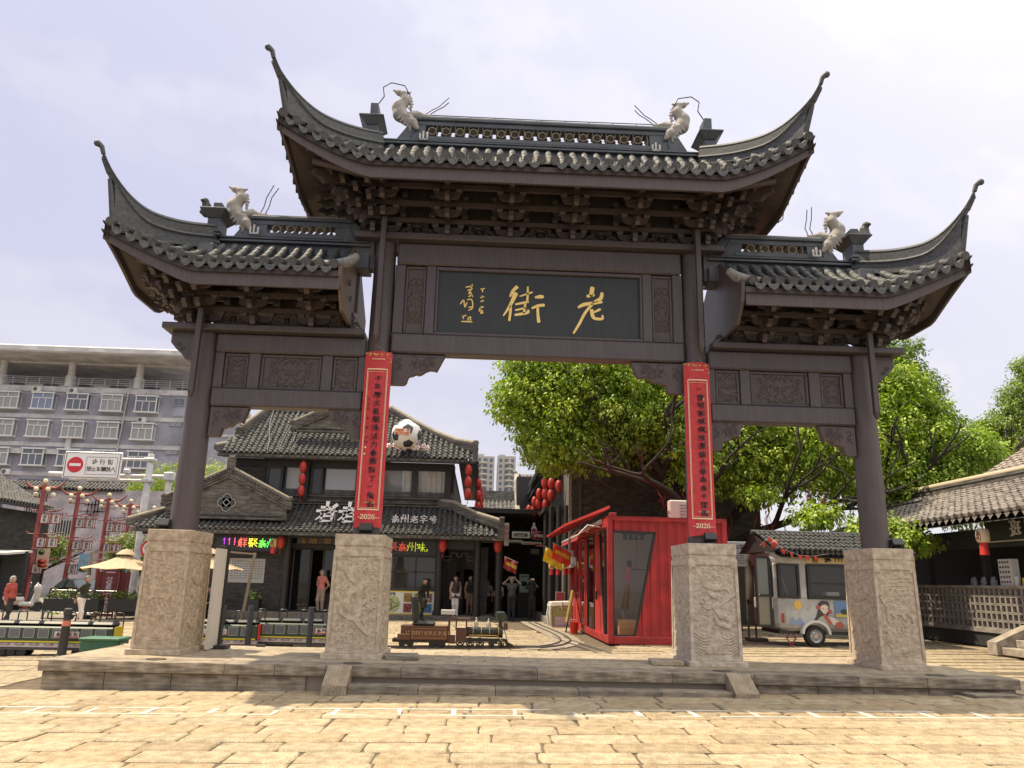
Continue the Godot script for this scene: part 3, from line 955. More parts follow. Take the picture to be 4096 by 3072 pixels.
func tile_run(b: MB,a: Vector3,e: Vector3,r: RoofHalf,lift: float,rad: float)->void:
	var n:=maxi(2,int(a.distance_to(e)/0.22))
	var dir:=(e - a).normalized()
	for i in n:
		var p:=r.slope(a,e,float(i)/n)+Vector3(0,lift,0)
		var q:=r.slope(a,e,float(i+1)/n)+Vector3(0,lift,0)
		b.tube([r.w(p),r.w(q)],[rad,rad*0.9],8,i==0)
	var out:=-Vector3(dir.x,dir.y*0.5,dir.z).normalized()
	b.tube([r.w(a+Vector3(0,lift,0)),r.w(a+Vector3(0,lift,0)+out*0.03)],rad*1.12,12)
	b.tube([r.w(a+Vector3(0,lift,0)+out*0.03),r.w(a+Vector3(0,lift,0)+out*0.036)],rad*0.8,10)

func drip(b: MB,a: Vector3,e: Vector3,along: Vector3,r: RoofHalf,wd: float)->void:
	var n:=4
	var al:=along.normalized()*wd*0.5
	for i in n:
		var p:=r.slope(a,e,float(i)/n)
		var q:=r.slope(a,e,float(i+1)/n)
		var f:=1.0
		var k1:=r.w(p - al*f+Vector3(0,0.045,0)); var k2:=r.w(p+Vector3(0,-0.005,0)); var k3:=r.w(p+al*f+Vector3(0,0.045,0))
		var m1:=r.w(q - al*f+Vector3(0,0.045,0)); var m2:=r.w(q+Vector3(0,-0.005,0)); var m3:=r.w(q+al*f+Vector3(0,0.045,0))
		b.quad(k1,k2,m2,m1)
		b.quad(k2,k3,m3,m2)
	var dir:=e - a
	var out:=-Vector3(dir.x,0,dir.z).normalized()*0.035
	var o:=a+out
	var dn:=Vector3(0,-1,0)+out*4.0
	var shape:=[[-1.0,0.05],[-0.95,-0.03],[-0.62,-0.085],[0.0,-0.125],[0.62,-0.085],[0.95,-0.03],[1.0,0.05],[0.55,0.012],[0.0,-0.005],[-0.55,0.012]]
	var fr:=[]
	var bk:=[]
	for s in shape:
		var p: Vector3=o+al*s[0] - dn*s[1]
		fr.append(r.w(p))
		bk.append(r.w(p - out.normalized()*0.018))
	for tr in [[0,1,9],[1,2,9],[2,8,9],[2,3,8],[3,4,8],[4,7,8],[4,5,7],[5,6,7]]:
		b.tri(fr[tr[0]],fr[tr[1]],fr[tr[2]])
		b.tri(bk[tr[0]],bk[tr[2]],bk[tr[1]])
	for i in 10: b.quad(fr[i],fr[(i+1) % 10],bk[(i+1) % 10],bk[i])

func build_roof(t: Node3D,r: RoofHalf,inner_end: bool)->void:
	var tile:=mat(0.115,0.118,0.128,0.62,{"tex": "tile","rep": 2.2,"bump": 0.4})
	var tile2:=mat(0.15,0.145,0.14,0.7,{"tex": "tile","rep": 2.2,"bump": 0.4})
	var wood:=mat(0.085,0.067,0.069,0.55,{"tex": "wood","rep": 0.8})
	var dark:=mat(0.085,0.067,0.069,0.55,{"tex": "wood","rep": 0.8})
	var b:=MB.new()
	var cols:=30
	for zz in [1.0,-1.0]:
		for i in cols:
			var ua:=lerpf(r.u0,r.uc,float(i)/cols)
			var ub:=lerpf(r.u0,r.uc,float(i+1)/cols)
			for k in 4:
				var P:=func(u: float,tt: float,dy: float)->Vector3:
					var q: Vector3=r.slope(r.eave(u),r.top(u),tt)
					return r.w(Vector3(q.x,q.y+dy,q.z*zz))
				b.quad(P.call(ua,k/4.0,0.0),P.call(ub,k/4.0,0.0),P.call(ub,(k+1)/4.0,0.0),P.call(ua,(k+1)/4.0,0.0))
				b.quad(P.call(ua,k/4.0,-0.16),P.call(ua,(k+1)/4.0,-0.16),P.call(ub,(k+1)/4.0,-0.16),P.call(ub,k/4.0,-0.16))
	for i in 24:
		var za:=lerpf(-r.zc,r.zc,i/24.0)
		var zb:=lerpf(-r.zc,r.zc,(i+1)/24.0)
		for k in 4:
			var P:=func(z: float,tt: float,dy: float)->Vector3:
				var q: Vector3=r.slope(r.side_eave(z),r.side_top(z),tt)
				return r.w(q+Vector3(0,dy,0))
			b.quad(P.call(za,k/4.0,0.0),P.call(zb,k/4.0,0.0),P.call(zb,(k+1)/4.0,0.0),P.call(za,(k+1)/4.0,0.0))
			b.quad(P.call(za,k/4.0,-0.16),P.call(zb,k/4.0,-0.16),P.call(zb,(k+1)/4.0,-0.16),P.call(za,(k+1)/4.0,-0.16))
	obj("roof_deck",b,dark,t)
	var step:=0.245
	for zz in [1.0,-1.0]:
		var u:=r.u0+step*0.5
		while u<r.uc - 0.1:
			var a:=r.eave(u)
			var e:=r.top(u)
			var m:=Transform3D(Basis.from_scale(Vector3(1,1,zz)),Vector3.ZERO)
			if a.distance_to(e)>0.12:
				b=MB.new()
				b.xf=m
				tile_run(b,a,e,r,0.075,0.078)
				obj("roof_tile_row",b,tile if rng.randf()>0.35 else tile2,t)
			var a2:=r.eave(u+step*0.5)
			var e2:=r.top(u+step*0.5)
			if u+step*0.5<r.uc - 0.05:
				b=MB.new()
				b.xf=m
				drip(b,a2,e2,r.eave(u+step*0.5+0.05) - r.eave(u+step*0.5 - 0.05),r,0.2)
				obj("drip_tile",b,tile2 if rng.randf()>0.4 else tile,t)
			u+=step
	var z:=-r.zc+0.16
	while z<r.zc - 0.1:
		var a:=r.side_eave(z)
		var e:=r.side_top(z)
		if a.distance_to(e)>0.1:
			b=MB.new()
			tile_run(b,a,e,r,0.075,0.078)
			obj("roof_tile_row",b,tile,t)
			b=MB.new()
			drip(b,r.side_eave(z+step*0.5),r.side_top(z+step*0.5),Vector3(0,0,-1),r,0.2)
			obj("drip_tile",b,tile2,t)
		z+=step
	b=MB.new()
	for zz in [1.0,-1.0]:
		var n:=26
		for i in n:
			var p:=r.eave(lerpf(r.u0,r.uc - 0.02,float(i)/n))
			var q:=r.eave(lerpf(r.u0,r.uc - 0.02,float(i+1)/n))
			var hp:=0.31 - 0.09*clampf((p.x - r.us)/(r.uc - r.us),0,1)
			var hq:=0.31 - 0.09*clampf((q.x - r.us)/(r.uc - r.us),0,1)
			var A:=r.w(Vector3(p.x,p.y - 0.03,(p.z - 0.05)*zz)); var B:=r.w(Vector3(q.x,q.y - 0.03,(q.z - 0.05)*zz))
			var Cq:=r.w(Vector3(q.x,q.y - 0.07 - hq,(q.z - 0.05)*zz)); var D:=r.w(Vector3(p.x,p.y - 0.07 - hp,(p.z - 0.05)*zz))
			var k:=Vector3(0,0,-0.05*zz)
			b.quad(D,Cq,B,A)
			b.quad(D+k,A+k,B+k,Cq+k)
			b.quad(D,D+k,Cq+k,Cq)
	for i in 22:
		var p:=r.side_eave(lerpf(-r.zc,r.zc,i/22.0))
		var q:=r.side_eave(lerpf(-r.zc,r.zc,(i+1)/22.0))
		var A:=r.w(Vector3(p.x - 0.05,p.y - 0.03,p.z)); var B:=r.w(Vector3(q.x - 0.05,q.y - 0.03,q.z))
		var h:=Vector3(0,-0.26,0)
		var k:=r.w(Vector3(-0.05,0,0))
		b.quad(A+h,B+h,B,A)
		b.quad(A+h+k,A+k,B+k,B+h+k)
		b.quad(A+h,A+h+k,B+h+k,B+h)
	obj("eave_board",b,wood,t)
	var u:=r.u0+0.15
	while u<r.uc - 0.5:
		b=MB.new()
		var p:=r.eave(u)+Vector3(0,-0.3,-0.12)
		var q:=r.top(minf(u,r.ur))+Vector3(0,-0.32,0.2)
		if u>r.ur: q=r.slope(r.eave(u),r.top(u),0.8)+Vector3(-0.25,-0.24,0)
		b.tube([r.w(p),r.w(q)],0.045,6)
		obj("rafter",b,wood,t)
		u+=0.3
	for zz in [1.0,-1.0]:
		var n:=22
		var body:=[]
		var roll:=[]
		var crest:=[]
		for i in n+1:
			var k:=float(i)/n
			var p:=r.hip(minf(k/0.9,1.0))
			var over:=maxf(0.0,(k - 0.9)/0.1)
			p+=Vector3(0.12,0.0,0.12)*over
			var lift: float=r.wl+0.05*k+r.wk*pow(maxf(0.0,(k/0.9 - 0.55)/0.45),2.2)
			var tip:=smooth((1.0 - k)/0.45)
			var thick:=lerpf(0.10,0.42,tip)
			var wd:=lerpf(0.045,0.12,tip)
			var ctr:=Vector3(p.x,p.y+lift,p.z)
			var tang:=Vector3(r.uc - r.ur,0,r.zc - r.zt).normalized()
			var side:=Vector3(tang.z,0,-tang.x)
			var ring:=func(prof: Array,off: Vector3)->PackedVector3Array:
				var out:=PackedVector3Array()
				for s in prof:
					var v: Vector3=ctr+off+side*s.x+Vector3(0,s.y,0)
					out.append(r.w(Vector3(v.x,v.y,v.z*zz)))
				return out
			var low:=minf(-thick,-lift*(1.0 - over)+0.02) if k<0.86 else -thick
			body.append(ring.call([V(-wd,low),V(wd,low),V(wd,-0.12),V(wd*0.72,-0.11),V(wd*0.72,-0.06),V(-wd*0.72,-0.06),V(-wd*0.72,-0.11),V(-wd,-0.12)],Vector3.ZERO))
			var rr:=lerpf(0.035,0.065,tip)
			var cp:=[]
			for j in 8: cp.append(V(cos(TAU*j/8.0)*rr*1.3,sin(TAU*j/8.0)*rr - 0.02))
			crest.append(ring.call(cp,Vector3.ZERO))
			var rp:=[]
			for j in 8: rp.append(V(cos(TAU*j/8.0)*(wd+0.035),sin(TAU*j/8.0)*lerpf(0.03,0.075,tip) - thick*0.62))
			roll.append(ring.call(rp,Vector3.ZERO))
		b=MB.new()
		b.skin(body)
		b.skin(crest)
		b.skin(roll)
		var c0: PackedVector3Array=crest[-1]
		var mid:=Vector3.ZERO
		for v in c0: mid+=v/c0.size()
		b.tube([mid,mid+Vector3(r.sgn*0.03,0.12,0.03*zz),mid+Vector3(r.sgn*0.08,0.16,0.06*zz)],[0.04,0.045,0.055],8)
		b.ball(mid+Vector3(r.sgn*0.1,0.165,0.07*zz),0.06,10)
		for j in 3:
			var kk:=16+j*2
			var rb: PackedVector3Array=body[kk]
			var lowp:=(rb[0]+rb[1])*0.5
			var rn: PackedVector3Array=body[kk+2]
			var dirv:=((rn[0]+rn[1])*0.5 - lowp)
			b.tube([lowp+Vector3(0,0.05,0),lowp+dirv*0.9+Vector3(0,0.02,0)],[0.09 - 0.015*j,0.04],8)
		obj("hip_wing",b,tile,t)

# a soft union of tapered capsules, meshed as surface nets; bones: [a, b, ra, rb, colour]
func nets(b: MB,bones: Array,cell: float,k:=0.05)->void:
	var lo:=v3(1e9,1e9,1e9)
	var hi:=-lo
	for q in bones:
		var m: float=maxf(q[2],q[3])+cell*2.0+k*0.5
		for p in [q[0],q[1]]:
			lo=lo.min(p - v3(m,m,m))
			hi=hi.max(p+v3(m,m,m))
	var nx:=int((hi.x - lo.x)/cell)+2
	var ny:=int((hi.y - lo.y)/cell)+2
	var nz:=int((hi.z - lo.z)/cell)+2
	var f:=PackedFloat32Array()
	f.resize(nx*ny*nz)
	f.fill(1e3)
	var near:=PackedFloat32Array()
	near.resize(nx*ny*nz)
	near.fill(1e3)
	var who:=PackedByteArray()
	who.resize(nx*ny*nz)
	for n in bones.size():
		var q: Array=bones[n]
		var A: Vector3=q[0]
		var B: Vector3=q[1]
		var ra: float=q[2]
		var rb: float=q[3]
		var ab:=B - A
		var l2:=maxf(ab.length_squared(),1e-9)
		var m:=maxf(ra,rb)+cell*2.0+k
		var i0:=((A.min(B) - v3(m,m,m) - lo)/cell).max(Vector3.ZERO)
		var i1:=((A.max(B)+v3(m,m,m) - lo)/cell).min(v3(nx - 1,ny - 1,nz - 1))
		for z in range(int(i0.z),int(i1.z)+1):
			for y in range(int(i0.y),int(i1.y)+1):
				var row:=(z*ny+y)*nx
				for x in range(int(i0.x),int(i1.x)+1):
					var p:=lo+v3(x,y,z)*cell
					var h:=clampf((p - A).dot(ab)/l2,0.0,1.0)
					var d:=p.distance_to(A+ab*h) - lerpf(ra,rb,h)
					var at:=row+x
					if d<near[at]:
						near[at]=d
						who[at]=n
					var e:=f[at]
					var t:=clampf(0.5+0.5*(e - d)/k,0.0,1.0)
					f[at]=lerpf(e,d,t) - k*t*(1.0 - t) if e<900.0 else d
	var vert:={}
	var pos:=PackedVector3Array()
	var colr:=PackedColorArray()
	var sx:=1
	var sy:=nx
	var sz:=nx*ny
	var off:=[0,sx,sy,sx+sy,sz,sz+sx,sz+sy,sz+sx+sy]
	var ed:=[[0,1],[2,3],[4,5],[6,7],[0,2],[1,3],[4,6],[5,7],[0,4],[1,5],[2,6],[3,7]]
	for z in nz - 1:
		for y in ny - 1:
			for x in nx - 1:
				var c:=x+y*sy+z*sz
				if f[c]>cell*2.0: continue
				var neg:=0
				for o in 8:
					if f[c+off[o]]<0.0: neg+=1
				if neg==0 or neg==8: continue
				var s:=Vector3.ZERO
				var cnt:=0
				for e in ed:
					var fa:=f[c+off[e[0]]]
					var fb:=f[c+off[e[1]]]
					if (fa<0.0) != (fb<0.0):
						var t:=fa/(fa - fb)
						var pa:=v3(e[0] & 1,(e[0] >> 1) & 1,e[0] >> 2)
						var pb:=v3(e[1] & 1,(e[1] >> 1) & 1,e[1] >> 2)
						s+=pa.lerp(pb,t)
						cnt+=1
				vert[c]=pos.size()
				pos.append(lo+(v3(x,y,z)+s/cnt)*cell)
				colr.append(bones[who[c]][4])
	var nrm:=PackedVector3Array()
	nrm.resize(pos.size())
	for c in vert:
		var z: int=c/sz
		var y: int=(c - z*sz)/sy
		var x: int=c % sy
		var g:=Vector3.ZERO
		for o in 8:
			var w:=f[c+off[o]]
			g+=v3((o & 1)*2 - 1,((o >> 1) & 1)*2 - 1,(o >> 2)*2 - 1)*minf(w,1.0)
		nrm[vert[c]]=g.normalized()
	var put:=func(a: int,d: int,e: int,g: int,rev: bool)->void:
		if not (vert.has(a) and vert.has(d) and vert.has(e) and vert.has(g)): return
		var q:=[vert[a],vert[d],vert[e],vert[g]]
		if rev: q.reverse()
		for t in [[0,1,2],[0,2,3]]:
			for i in [t[0],t[2],t[1]]:
				b.v.append(b.xf*pos[q[i]])
				b.n.append((b.xf.basis*nrm[q[i]]).normalized())
				b.c.append(colr[q[i]])
	for c in vert:
		var v0:=f[c]
		if (v0<0.0) != (f[c+sx]<0.0): put.call(c - sy - sz,c - sz,c,c - sy,not v0<0.0)
		if (v0<0.0) != (f[c+sy]<0.0): put.call(c - sx - sz,c - sx,c,c - sz,not v0<0.0)
		if (v0<0.0) != (f[c+sz]<0.0): put.call(c - sx - sy,c - sy,c,c - sx,not v0<0.0)

func bracket_meshes()->Array:
	var arm:=MB.new()
	var pr:=pv2([V(0,0.0),V(0.26,-0.005),V(0.36,-0.05),V(0.43,-0.12),V(0.46,-0.06),V(0.5,-0.05),V(0.5,0.02),V(0.44,0.09),V(0.36,0.13),V(0,0.13)])
	arm.prism(pr,0.09,Transform3D(Basis(v3(0,0,1),v3(0,1,0),v3(-1,0,0)),v3(0.045,0,0)))
	var cross:=MB.new()
	pr=pv2([V(-0.32,0.11),V(-0.32,0.05),V(-0.28,0.0),V(-0.2,-0.03),V(0.2,-0.03),V(0.28,0.0),V(0.32,0.05),V(0.32,0.11)])
	cross.prism(pr,0.07,Transform3D(Basis(),v3(0,0,-0.035)))
	var block:=MB.new()
	block.skin([PackedVector3Array([v3(-0.045,-0.05,0.045),v3(0.045,-0.05,0.045),v3(0.045,-0.05,-0.045),v3(-0.045,-0.05,-0.045)]),PackedVector3Array([v3(-0.065,-0.01,0.065),v3(0.065,-0.01,0.065),v3(0.065,-0.01,-0.065),v3(-0.065,-0.01,-0.065)]),PackedVector3Array([v3(-0.065,0.05,0.065),v3(0.065,0.05,0.065),v3(0.065,0.05,-0.065),v3(-0.065,0.05,-0.065)])])
	return [arm.mesh(),cross.mesh(),block.mesh()]

func bracket_set(t: Node3D,at: Vector3,tiers: int,reach: float,rise: float,ms: Array,mw: Array,turn:=0.0,crosses:=true,sc:=1.0)->void:
	var s:=Node3D.new()
	s.name="bracket_set"
	t.add_child(s,true)
	s.position=at
	s.rotation.y=turn
	for i in tiers:
		var y:=rise*i
		var z:=reach*i
		obj("bracket_arm",ms[0],mw[1],s,v3(0,y,z*0.0 - 0.0),Basis.from_scale(v3(1.0*sc,1.0*sc,(0.34+reach*i+0.06)/0.5)))
		if crosses:
			for q in [[0.0,0.9],[reach*i+0.1,0.78]] if i>0 else [[0.06,0.9]]:
				var wide: float=q[1]+(0.25 if q[0]==0.0 and i>0 else 0.0)
				obj("cross_arm",ms[1],mw[0],s,v3(0,y+0.02,q[0]),Basis.from_scale(v3(wide,1,1)))
				for e in [-1.0,1.0]: obj("bearing_block",ms[2],mw[1],s,v3(e*0.28*wide,y+0.17,q[0]))

func carved_panel(t: Node3D,called: String,x0: float,x1: float,y0: float,y1: float,z: float,frame: Material,field: Material,seed_: int)->void:
	var p:=Node3D.new()
	p.name=called
	t.add_child(p,true)
	var b:=MB.new()
	for q in [[x0,x1,y0,y0+0.05],[x0,x1,y1 - 0.05,y1],[x0,x0+0.05,y0+0.05,y1 - 0.05],[x1 - 0.05,x1,y0+0.05,y1 - 0.05]]:
		b.cbox(v3((q[0]+q[1])*0.5,(q[2]+q[3])*0.5,z),v3(q[1] - q[0],q[3] - q[2],0.05),0.01)
	obj("panel_frame",b,frame,p)
	var wide:=x1 - x0 - 0.1
	var tall:=y1 - y0 - 0.1
	var n:=int(clampf(wide/0.014,22,86))
	var r:=Relief.new(n,int(n*tall/wide))
	var g:=RandomNumberGenerator.new()
	g.seed=seed_
	var A:=tall/wide
	var unit:=minf(1.0,A)
	for k in int(14*maxf(A,1.0/A))+10:
		var x:=g.randf_range(0.12,0.5)
		var y:=g.randf_range(0.14*A,0.86*A)
		var rad:=g.randf_range(0.07,0.14)*unit
		var turn:=1.0 if g.randf()>0.5 else -1.0
		for s in [0.0,1.0]:
			var pts:=[]
			for i in 9:
				var tt:=i/8.0
				var an:=turn*tt*5.0+k
				var q:=V(x,y)+V(cos(an),sin(an))*rad*(1.0 - tt*0.7)
				pts.append(V(q.x if s==0.0 else 1.0 - q.x,q.y))
			r.line(pts,0.03*unit,0.9,0.015*unit)
	for k in 5: r.dab(V(0.5,A*(0.25+0.12*k)),V(0.07*unit,0.06*unit),1.0)
	b=MB.new()
	r.mesh(b,v3(x0+0.05,y1 - 0.05,z - 0.01),v3(wide,0,0),v3(0,-tall,0),0.022)
	obj("carving",b,field,p)

func fret_panel(t: Node3D,at: Vector3,m: Material)->void:
	var b:=MB.new()
	var g:=RandomNumberGenerator.new()
	g.seed=7
	var out:=[v3(-0.38,0,0),v3(0.38,0,0),v3(0.3,0.12,0),v3(0.18,0.19,0),v3(0.17,0.36,0),v3(-0.17,0.36,0),v3(-0.18,0.19,0),v3(-0.3,0.12,0),v3(-0.38,0,0)]
	b.tube(out,0.02,5)
	for k in 26:
		var x:=g.randf_range(0.0,0.26)
		var y:=g.randf_range(0.03,0.32)
		if x>0.34 - y*0.6: continue
		var pts:=[]
		for i in 7:
			var an:=i*0.85+k
			pts.append(v3(x+cos(an)*0.055*(1.0 - i*0.1),y+sin(an)*0.05*(1.0 - i*0.1),g.randf_range(-0.008,0.008)))
		b.tube(pts,0.014,4)
		for i in pts.size(): pts[i].x=-pts[i].x
		b.tube(pts,0.014,4)
	b.ball(v3(0,0.16,0),v3(0.08,0.07,0.03),8)
	obj("fret_panel",b,m,t,at)

func build_gate()->void:
	var wood:=mat(0.085,0.067,0.069,0.5,{"tex": "wood","rep": 0.7})
	var wood2:=mat(0.09,0.071,0.074,0.5,{"tex": "wood","rep": 0.7})
	var beam:=mat(0.085,0.069,0.075,0.45,{"tex": "wood","rep": 0.7})
	var dark:=mat(0.085,0.067,0.069,0.6,{"tex": "wood","rep": 0.7})
	var worn:=mat(0.15,0.105,0.085,0.6,{"tex": "wood","rep": 0.9})
	var carve:=mat(0.085,0.064,0.064,0.5,{"tex": "wood","rep": 1.5})
	var slate:=mat(0.082,0.094,0.112,0.5,{"tex": "plaster","rep": 0.6})
	var slate2:=mat(0.13,0.142,0.16,0.55,{"tex": "plaster","rep": 0.6})
	var t:=thing("memorial_archway","tall dark wooden archway of three bays with grey tiled upswept roofs","archway")
	for x in [-6.32,-3.06,3.06,6.32]:
		var inner: bool=absf(x)<4.0
		var top:=7.74 if inner else 5.74
		var b:=MB.new()
		b.lathe([V(0.245,2.02),V(0.243,3.2),V(0.225,4.8),V(0.21,top),V(0.0,top)],28)
		obj("column",b,wood2,t,v3(x,0,0))
		b=MB.new()
		var y0:=5.68 if inner else 4.52
		var y1:=8.1 if inner else 6.1
		b.cbox(v3(0,(y0+y1)*0.5,0.5),v3(0.1,y1 - y0,0.1),0.008)
		b.lathe([V(0.0,y0 - 0.13),V(0.03,y0 - 0.11),V(0.05,y0 - 0.05),V(0.065,y0)],4,Transform3D(Basis(Vector3.UP,PI/4),v3(0,0,0.5)))
		b.cbox(v3(0,y1 - 0.1,0.3),v3(0.09,0.1,0.4),0.008)
		obj("hanging_strut",b,wood,t,v3(x,0,0))
	var rows:=[[-2.83,2.83,5.48,5.87,0.17,"lower_beam"],[-2.81,2.81,7.29,7.74,0.17,"upper_beam"]]
	for s in [-1.0,1.0]:
		rows.append([minf(s*3.29,s*6.09),maxf(s*3.29,s*6.09),4.34,4.69,0.16,"lower_beam"])
		rows.append([minf(s*3.29,s*6.1),maxf(s*3.29,s*6.1),5.38,5.745,0.16,"upper_beam"])
	for q in rows:
		var b:=MB.new()
		b.cbox(v3((q[0]+q[1])*0.5,(q[2]+q[3])*0.5,0),v3(q[1] - q[0],q[3] - q[2],q[4]*2),0.03)
		obj(q[5],b,beam,t)
	var b:=MB.new()
	b.cbox(v3(0,7.81,0),v3(7.3,0.13,0.72),0.015)
	obj("ledge_board",b,beam,t)
	for s in [-1.0,1.0]:
		b=MB.new()
		b.cbox(v3(s*5.2,5.81,0),v3(3.75,0.12,0.7),0.015)
		obj("ledge_board",b,beam,t)
		for q in [[3.28,0.42,7.18,7.74],[6.53,0.42,5.2,5.74]]:
			b=MB.new()
			var h: float=q[3] - q[2]
			var pr:=pv2([V(0,0.0),V(0.12,0.02),V(0.2,0.12),V(0.3,0.2),V(q[1],h*0.62),V(q[1],h),V(0,h)])
			b.xf=Transform3D(Basis.from_scale(v3(s,1,1)),v3(s*q[0],q[2],-0.13))
			b.prism(pr,0.26)
			b.xf=Transform3D()
			for c in [V(0.2,0.2),V(0.27,0.29)]:
				var pts:=[]
				for i in 12: pts.append(v3(s*(q[0]+c.x)+cos(i*0.6)*0.045*(1 - i*0.06),q[2]+c.y+sin(i*0.6)*0.045*(1 - i*0.06),0.135))
				b.tube(pts,0.012,4)
			obj("beam_end",b,beam,t)
	b=MB.new()
	b.box(v3(0,6.58,-0.05),v3(5.66,1.42,0.12))
	obj("back_board",b,dark,t)
	for q in [[-2.83,-2.63],[-2.22,-2.03],[2.03,2.22],[2.63,2.83]]:
		b=MB.new()
		b.cbox(v3((q[0]+q[1])*0.5,6.58,0.06),v3(q[1] - q[0],1.41,0.14),0.012)
		obj("stile",b,beam,t)
	for s in [-1.0,1.0]: carved_panel(t,"carved_panel",s*2.425 - 0.2,s*2.425+0.2,5.89,7.27,0.07,wood,carve,5)
	var board:=Node3D.new()
	board.name="name_board"
	t.add_child(board,true)
	b=MB.new()
	b.box(v3(0,6.565,0.055),v3(3.96,1.28,0.04))
	obj("board",b,mat(0.021,0.027,0.03,0.45,{"tex": "wood","rep": 0.5}),board)
	b=MB.new()
	for q in [[-2.03,2.03,7.2,7.27],[-2.03,2.03,5.87,5.93]]: b.cbox(v3(0,(q[2]+q[3])*0.5,0.1),v3(4.06,q[3] - q[2],0.08),0.012)
	for s in [-1.0,1.0]: b.cbox(v3(s*2.0,6.565,0.1),v3(0.05,1.27,0.08),0.012)
	obj("board_frame",b,beam,board)
	b=MB.new()
	var brush:=[
		"1.05,6.99,.090 1.02,6.78,.084; .93,6.78,.054 1.09,6.83,.078; 1.24,6.88,.060 1.21,6.75,.078 1.09,6.67,.054 .91,6.45,.054 .79,6.21,.054 .67,6.00,.036; .76,6.54,.042 .88,6.61,.072 1.09,6.65,.066 1.25,6.68,.042; 1.03,6.52,.072 1.05,6.39,.072 1.10,6.33,.060 1.24,6.33,.048 1.24,6.41,.036; 1.21,6.53,.054 1.06,6.45,.036",
		"-.43,6.94,.078 -.52,6.84,.060 -.58,6.71,.030; -.46,6.81,.102 -.53,6.62,.072 -.61,6.46,.048 -.70,6.31,.024; -.56,6.55,.048 -.56,6.40,.048 -.58,6.21,.048; -.39,6.73,.024 -.13,6.83,.042; -.23,6.95,.030 -.23,6.73,.042 -.24,6.63,.042; -.47,6.56,.042 -.20,6.63,.048; -.27,6.60,.042 -.30,6.36,.048; -.47,6.44,.036 -.25,6.50,.042; -.48,6.34,.048 -.23,6.40,.060 -.22,6.46,.042; -.09,6.72,.030 .01,6.74,.078 .09,6.74,.054; -.15,6.49,.042 -.02,6.55,.060 .11,6.57,.060; -.03,6.53,.048 -.02,6.35,.054 .00,6.20,.072",
		"-1.16,6.85,.015 -1.07,6.87,.018; -1.11,6.87,.018 -1.12,6.79,.015; -1.16,6.67,.015 -1.08,6.70,.015; -1.12,6.72,.015 -1.13,6.66,.015; -1.15,6.59,.018 -1.08,6.62,.018; -1.17,6.45,.015 -1.08,6.49,.015; -1.12,6.50,.012 -1.17,6.40,.015 -1.10,6.41,.015 -1.14,6.35,.015 -1.08,6.37,.015",
		"-1.45,6.88,.015 -1.31,6.91,.021; -1.32,6.95,.015 -1.37,6.74,.015 -1.38,6.79,.012; -1.41,6.81,.012 -1.31,6.86,.012; -1.39,6.68,.015 -1.31,6.73,.018; -1.35,6.78,.012 -1.30,6.68,.015; -1.54,6.52,.012 -1.48,6.61,.015 -1.45,6.47,.015 -1.41,6.57,.012; -1.41,6.62,.015 -1.32,6.62,.018 -1.30,6.46,.018 -1.38,6.40,.015; -1.38,6.46,.012 -1.30,6.48,.012; -1.50,6.27,.015 -1.41,6.30,.015; -1.47,6.30,.012 -1.47,6.22,.012; -1.51,6.17,.015 -1.29,6.17,.021; -1.39,6.25,.012 -1.32,6.27,.012; -1.37,6.27,.012 -1.38,6.19,.012; -1.33,6.26,.012 -1.33,6.19,.012"]
	for n in 4:
		for stroke in brush[n].split(";"):
			var pts:=[]
			var rad:=[]
			for q in stroke.strip_edges().split(" "):
				var e: PackedStringArray=q.split(",")
				pts.append(V(e[0].to_float(),e[1].to_float()))
				rad.append(maxf(e[2].to_float(),0.019)*0.5*(1.0 if n<2 else 1.15))
			brush_stroke(b,pts,rad,0.078)
	obj("lettering",b,mat(0.86,0.62,0.2,0.35,{"metal": 0.25}),board)
	for s in [-1.0,1.0]:
		b=MB.new()
		b.box(v3(s*4.7,5.03,-0.05),v3(2.8,0.7,0.1))
		obj("back_board",b,dark,t)
		for q in [[6.1,5.93],[5.47,5.25],[4.1,3.9],[3.42,3.28]]:
			b=MB.new()
			b.cbox(v3(s*(q[0]+q[1])*0.5,5.035,0.05),v3(absf(q[0] - q[1]),0.69,0.13),0.012)
			obj("stile",b,beam,t)
		for q in [[5.48,5.92,3],[4.11,5.24,4],[3.43,3.89,6]]:
			carved_panel(t,"carved_panel",minf(s*q[0],s*q[1]),maxf(s*q[0],s*q[1]),4.7,5.37,0.06,wood,carve,int(q[2]))
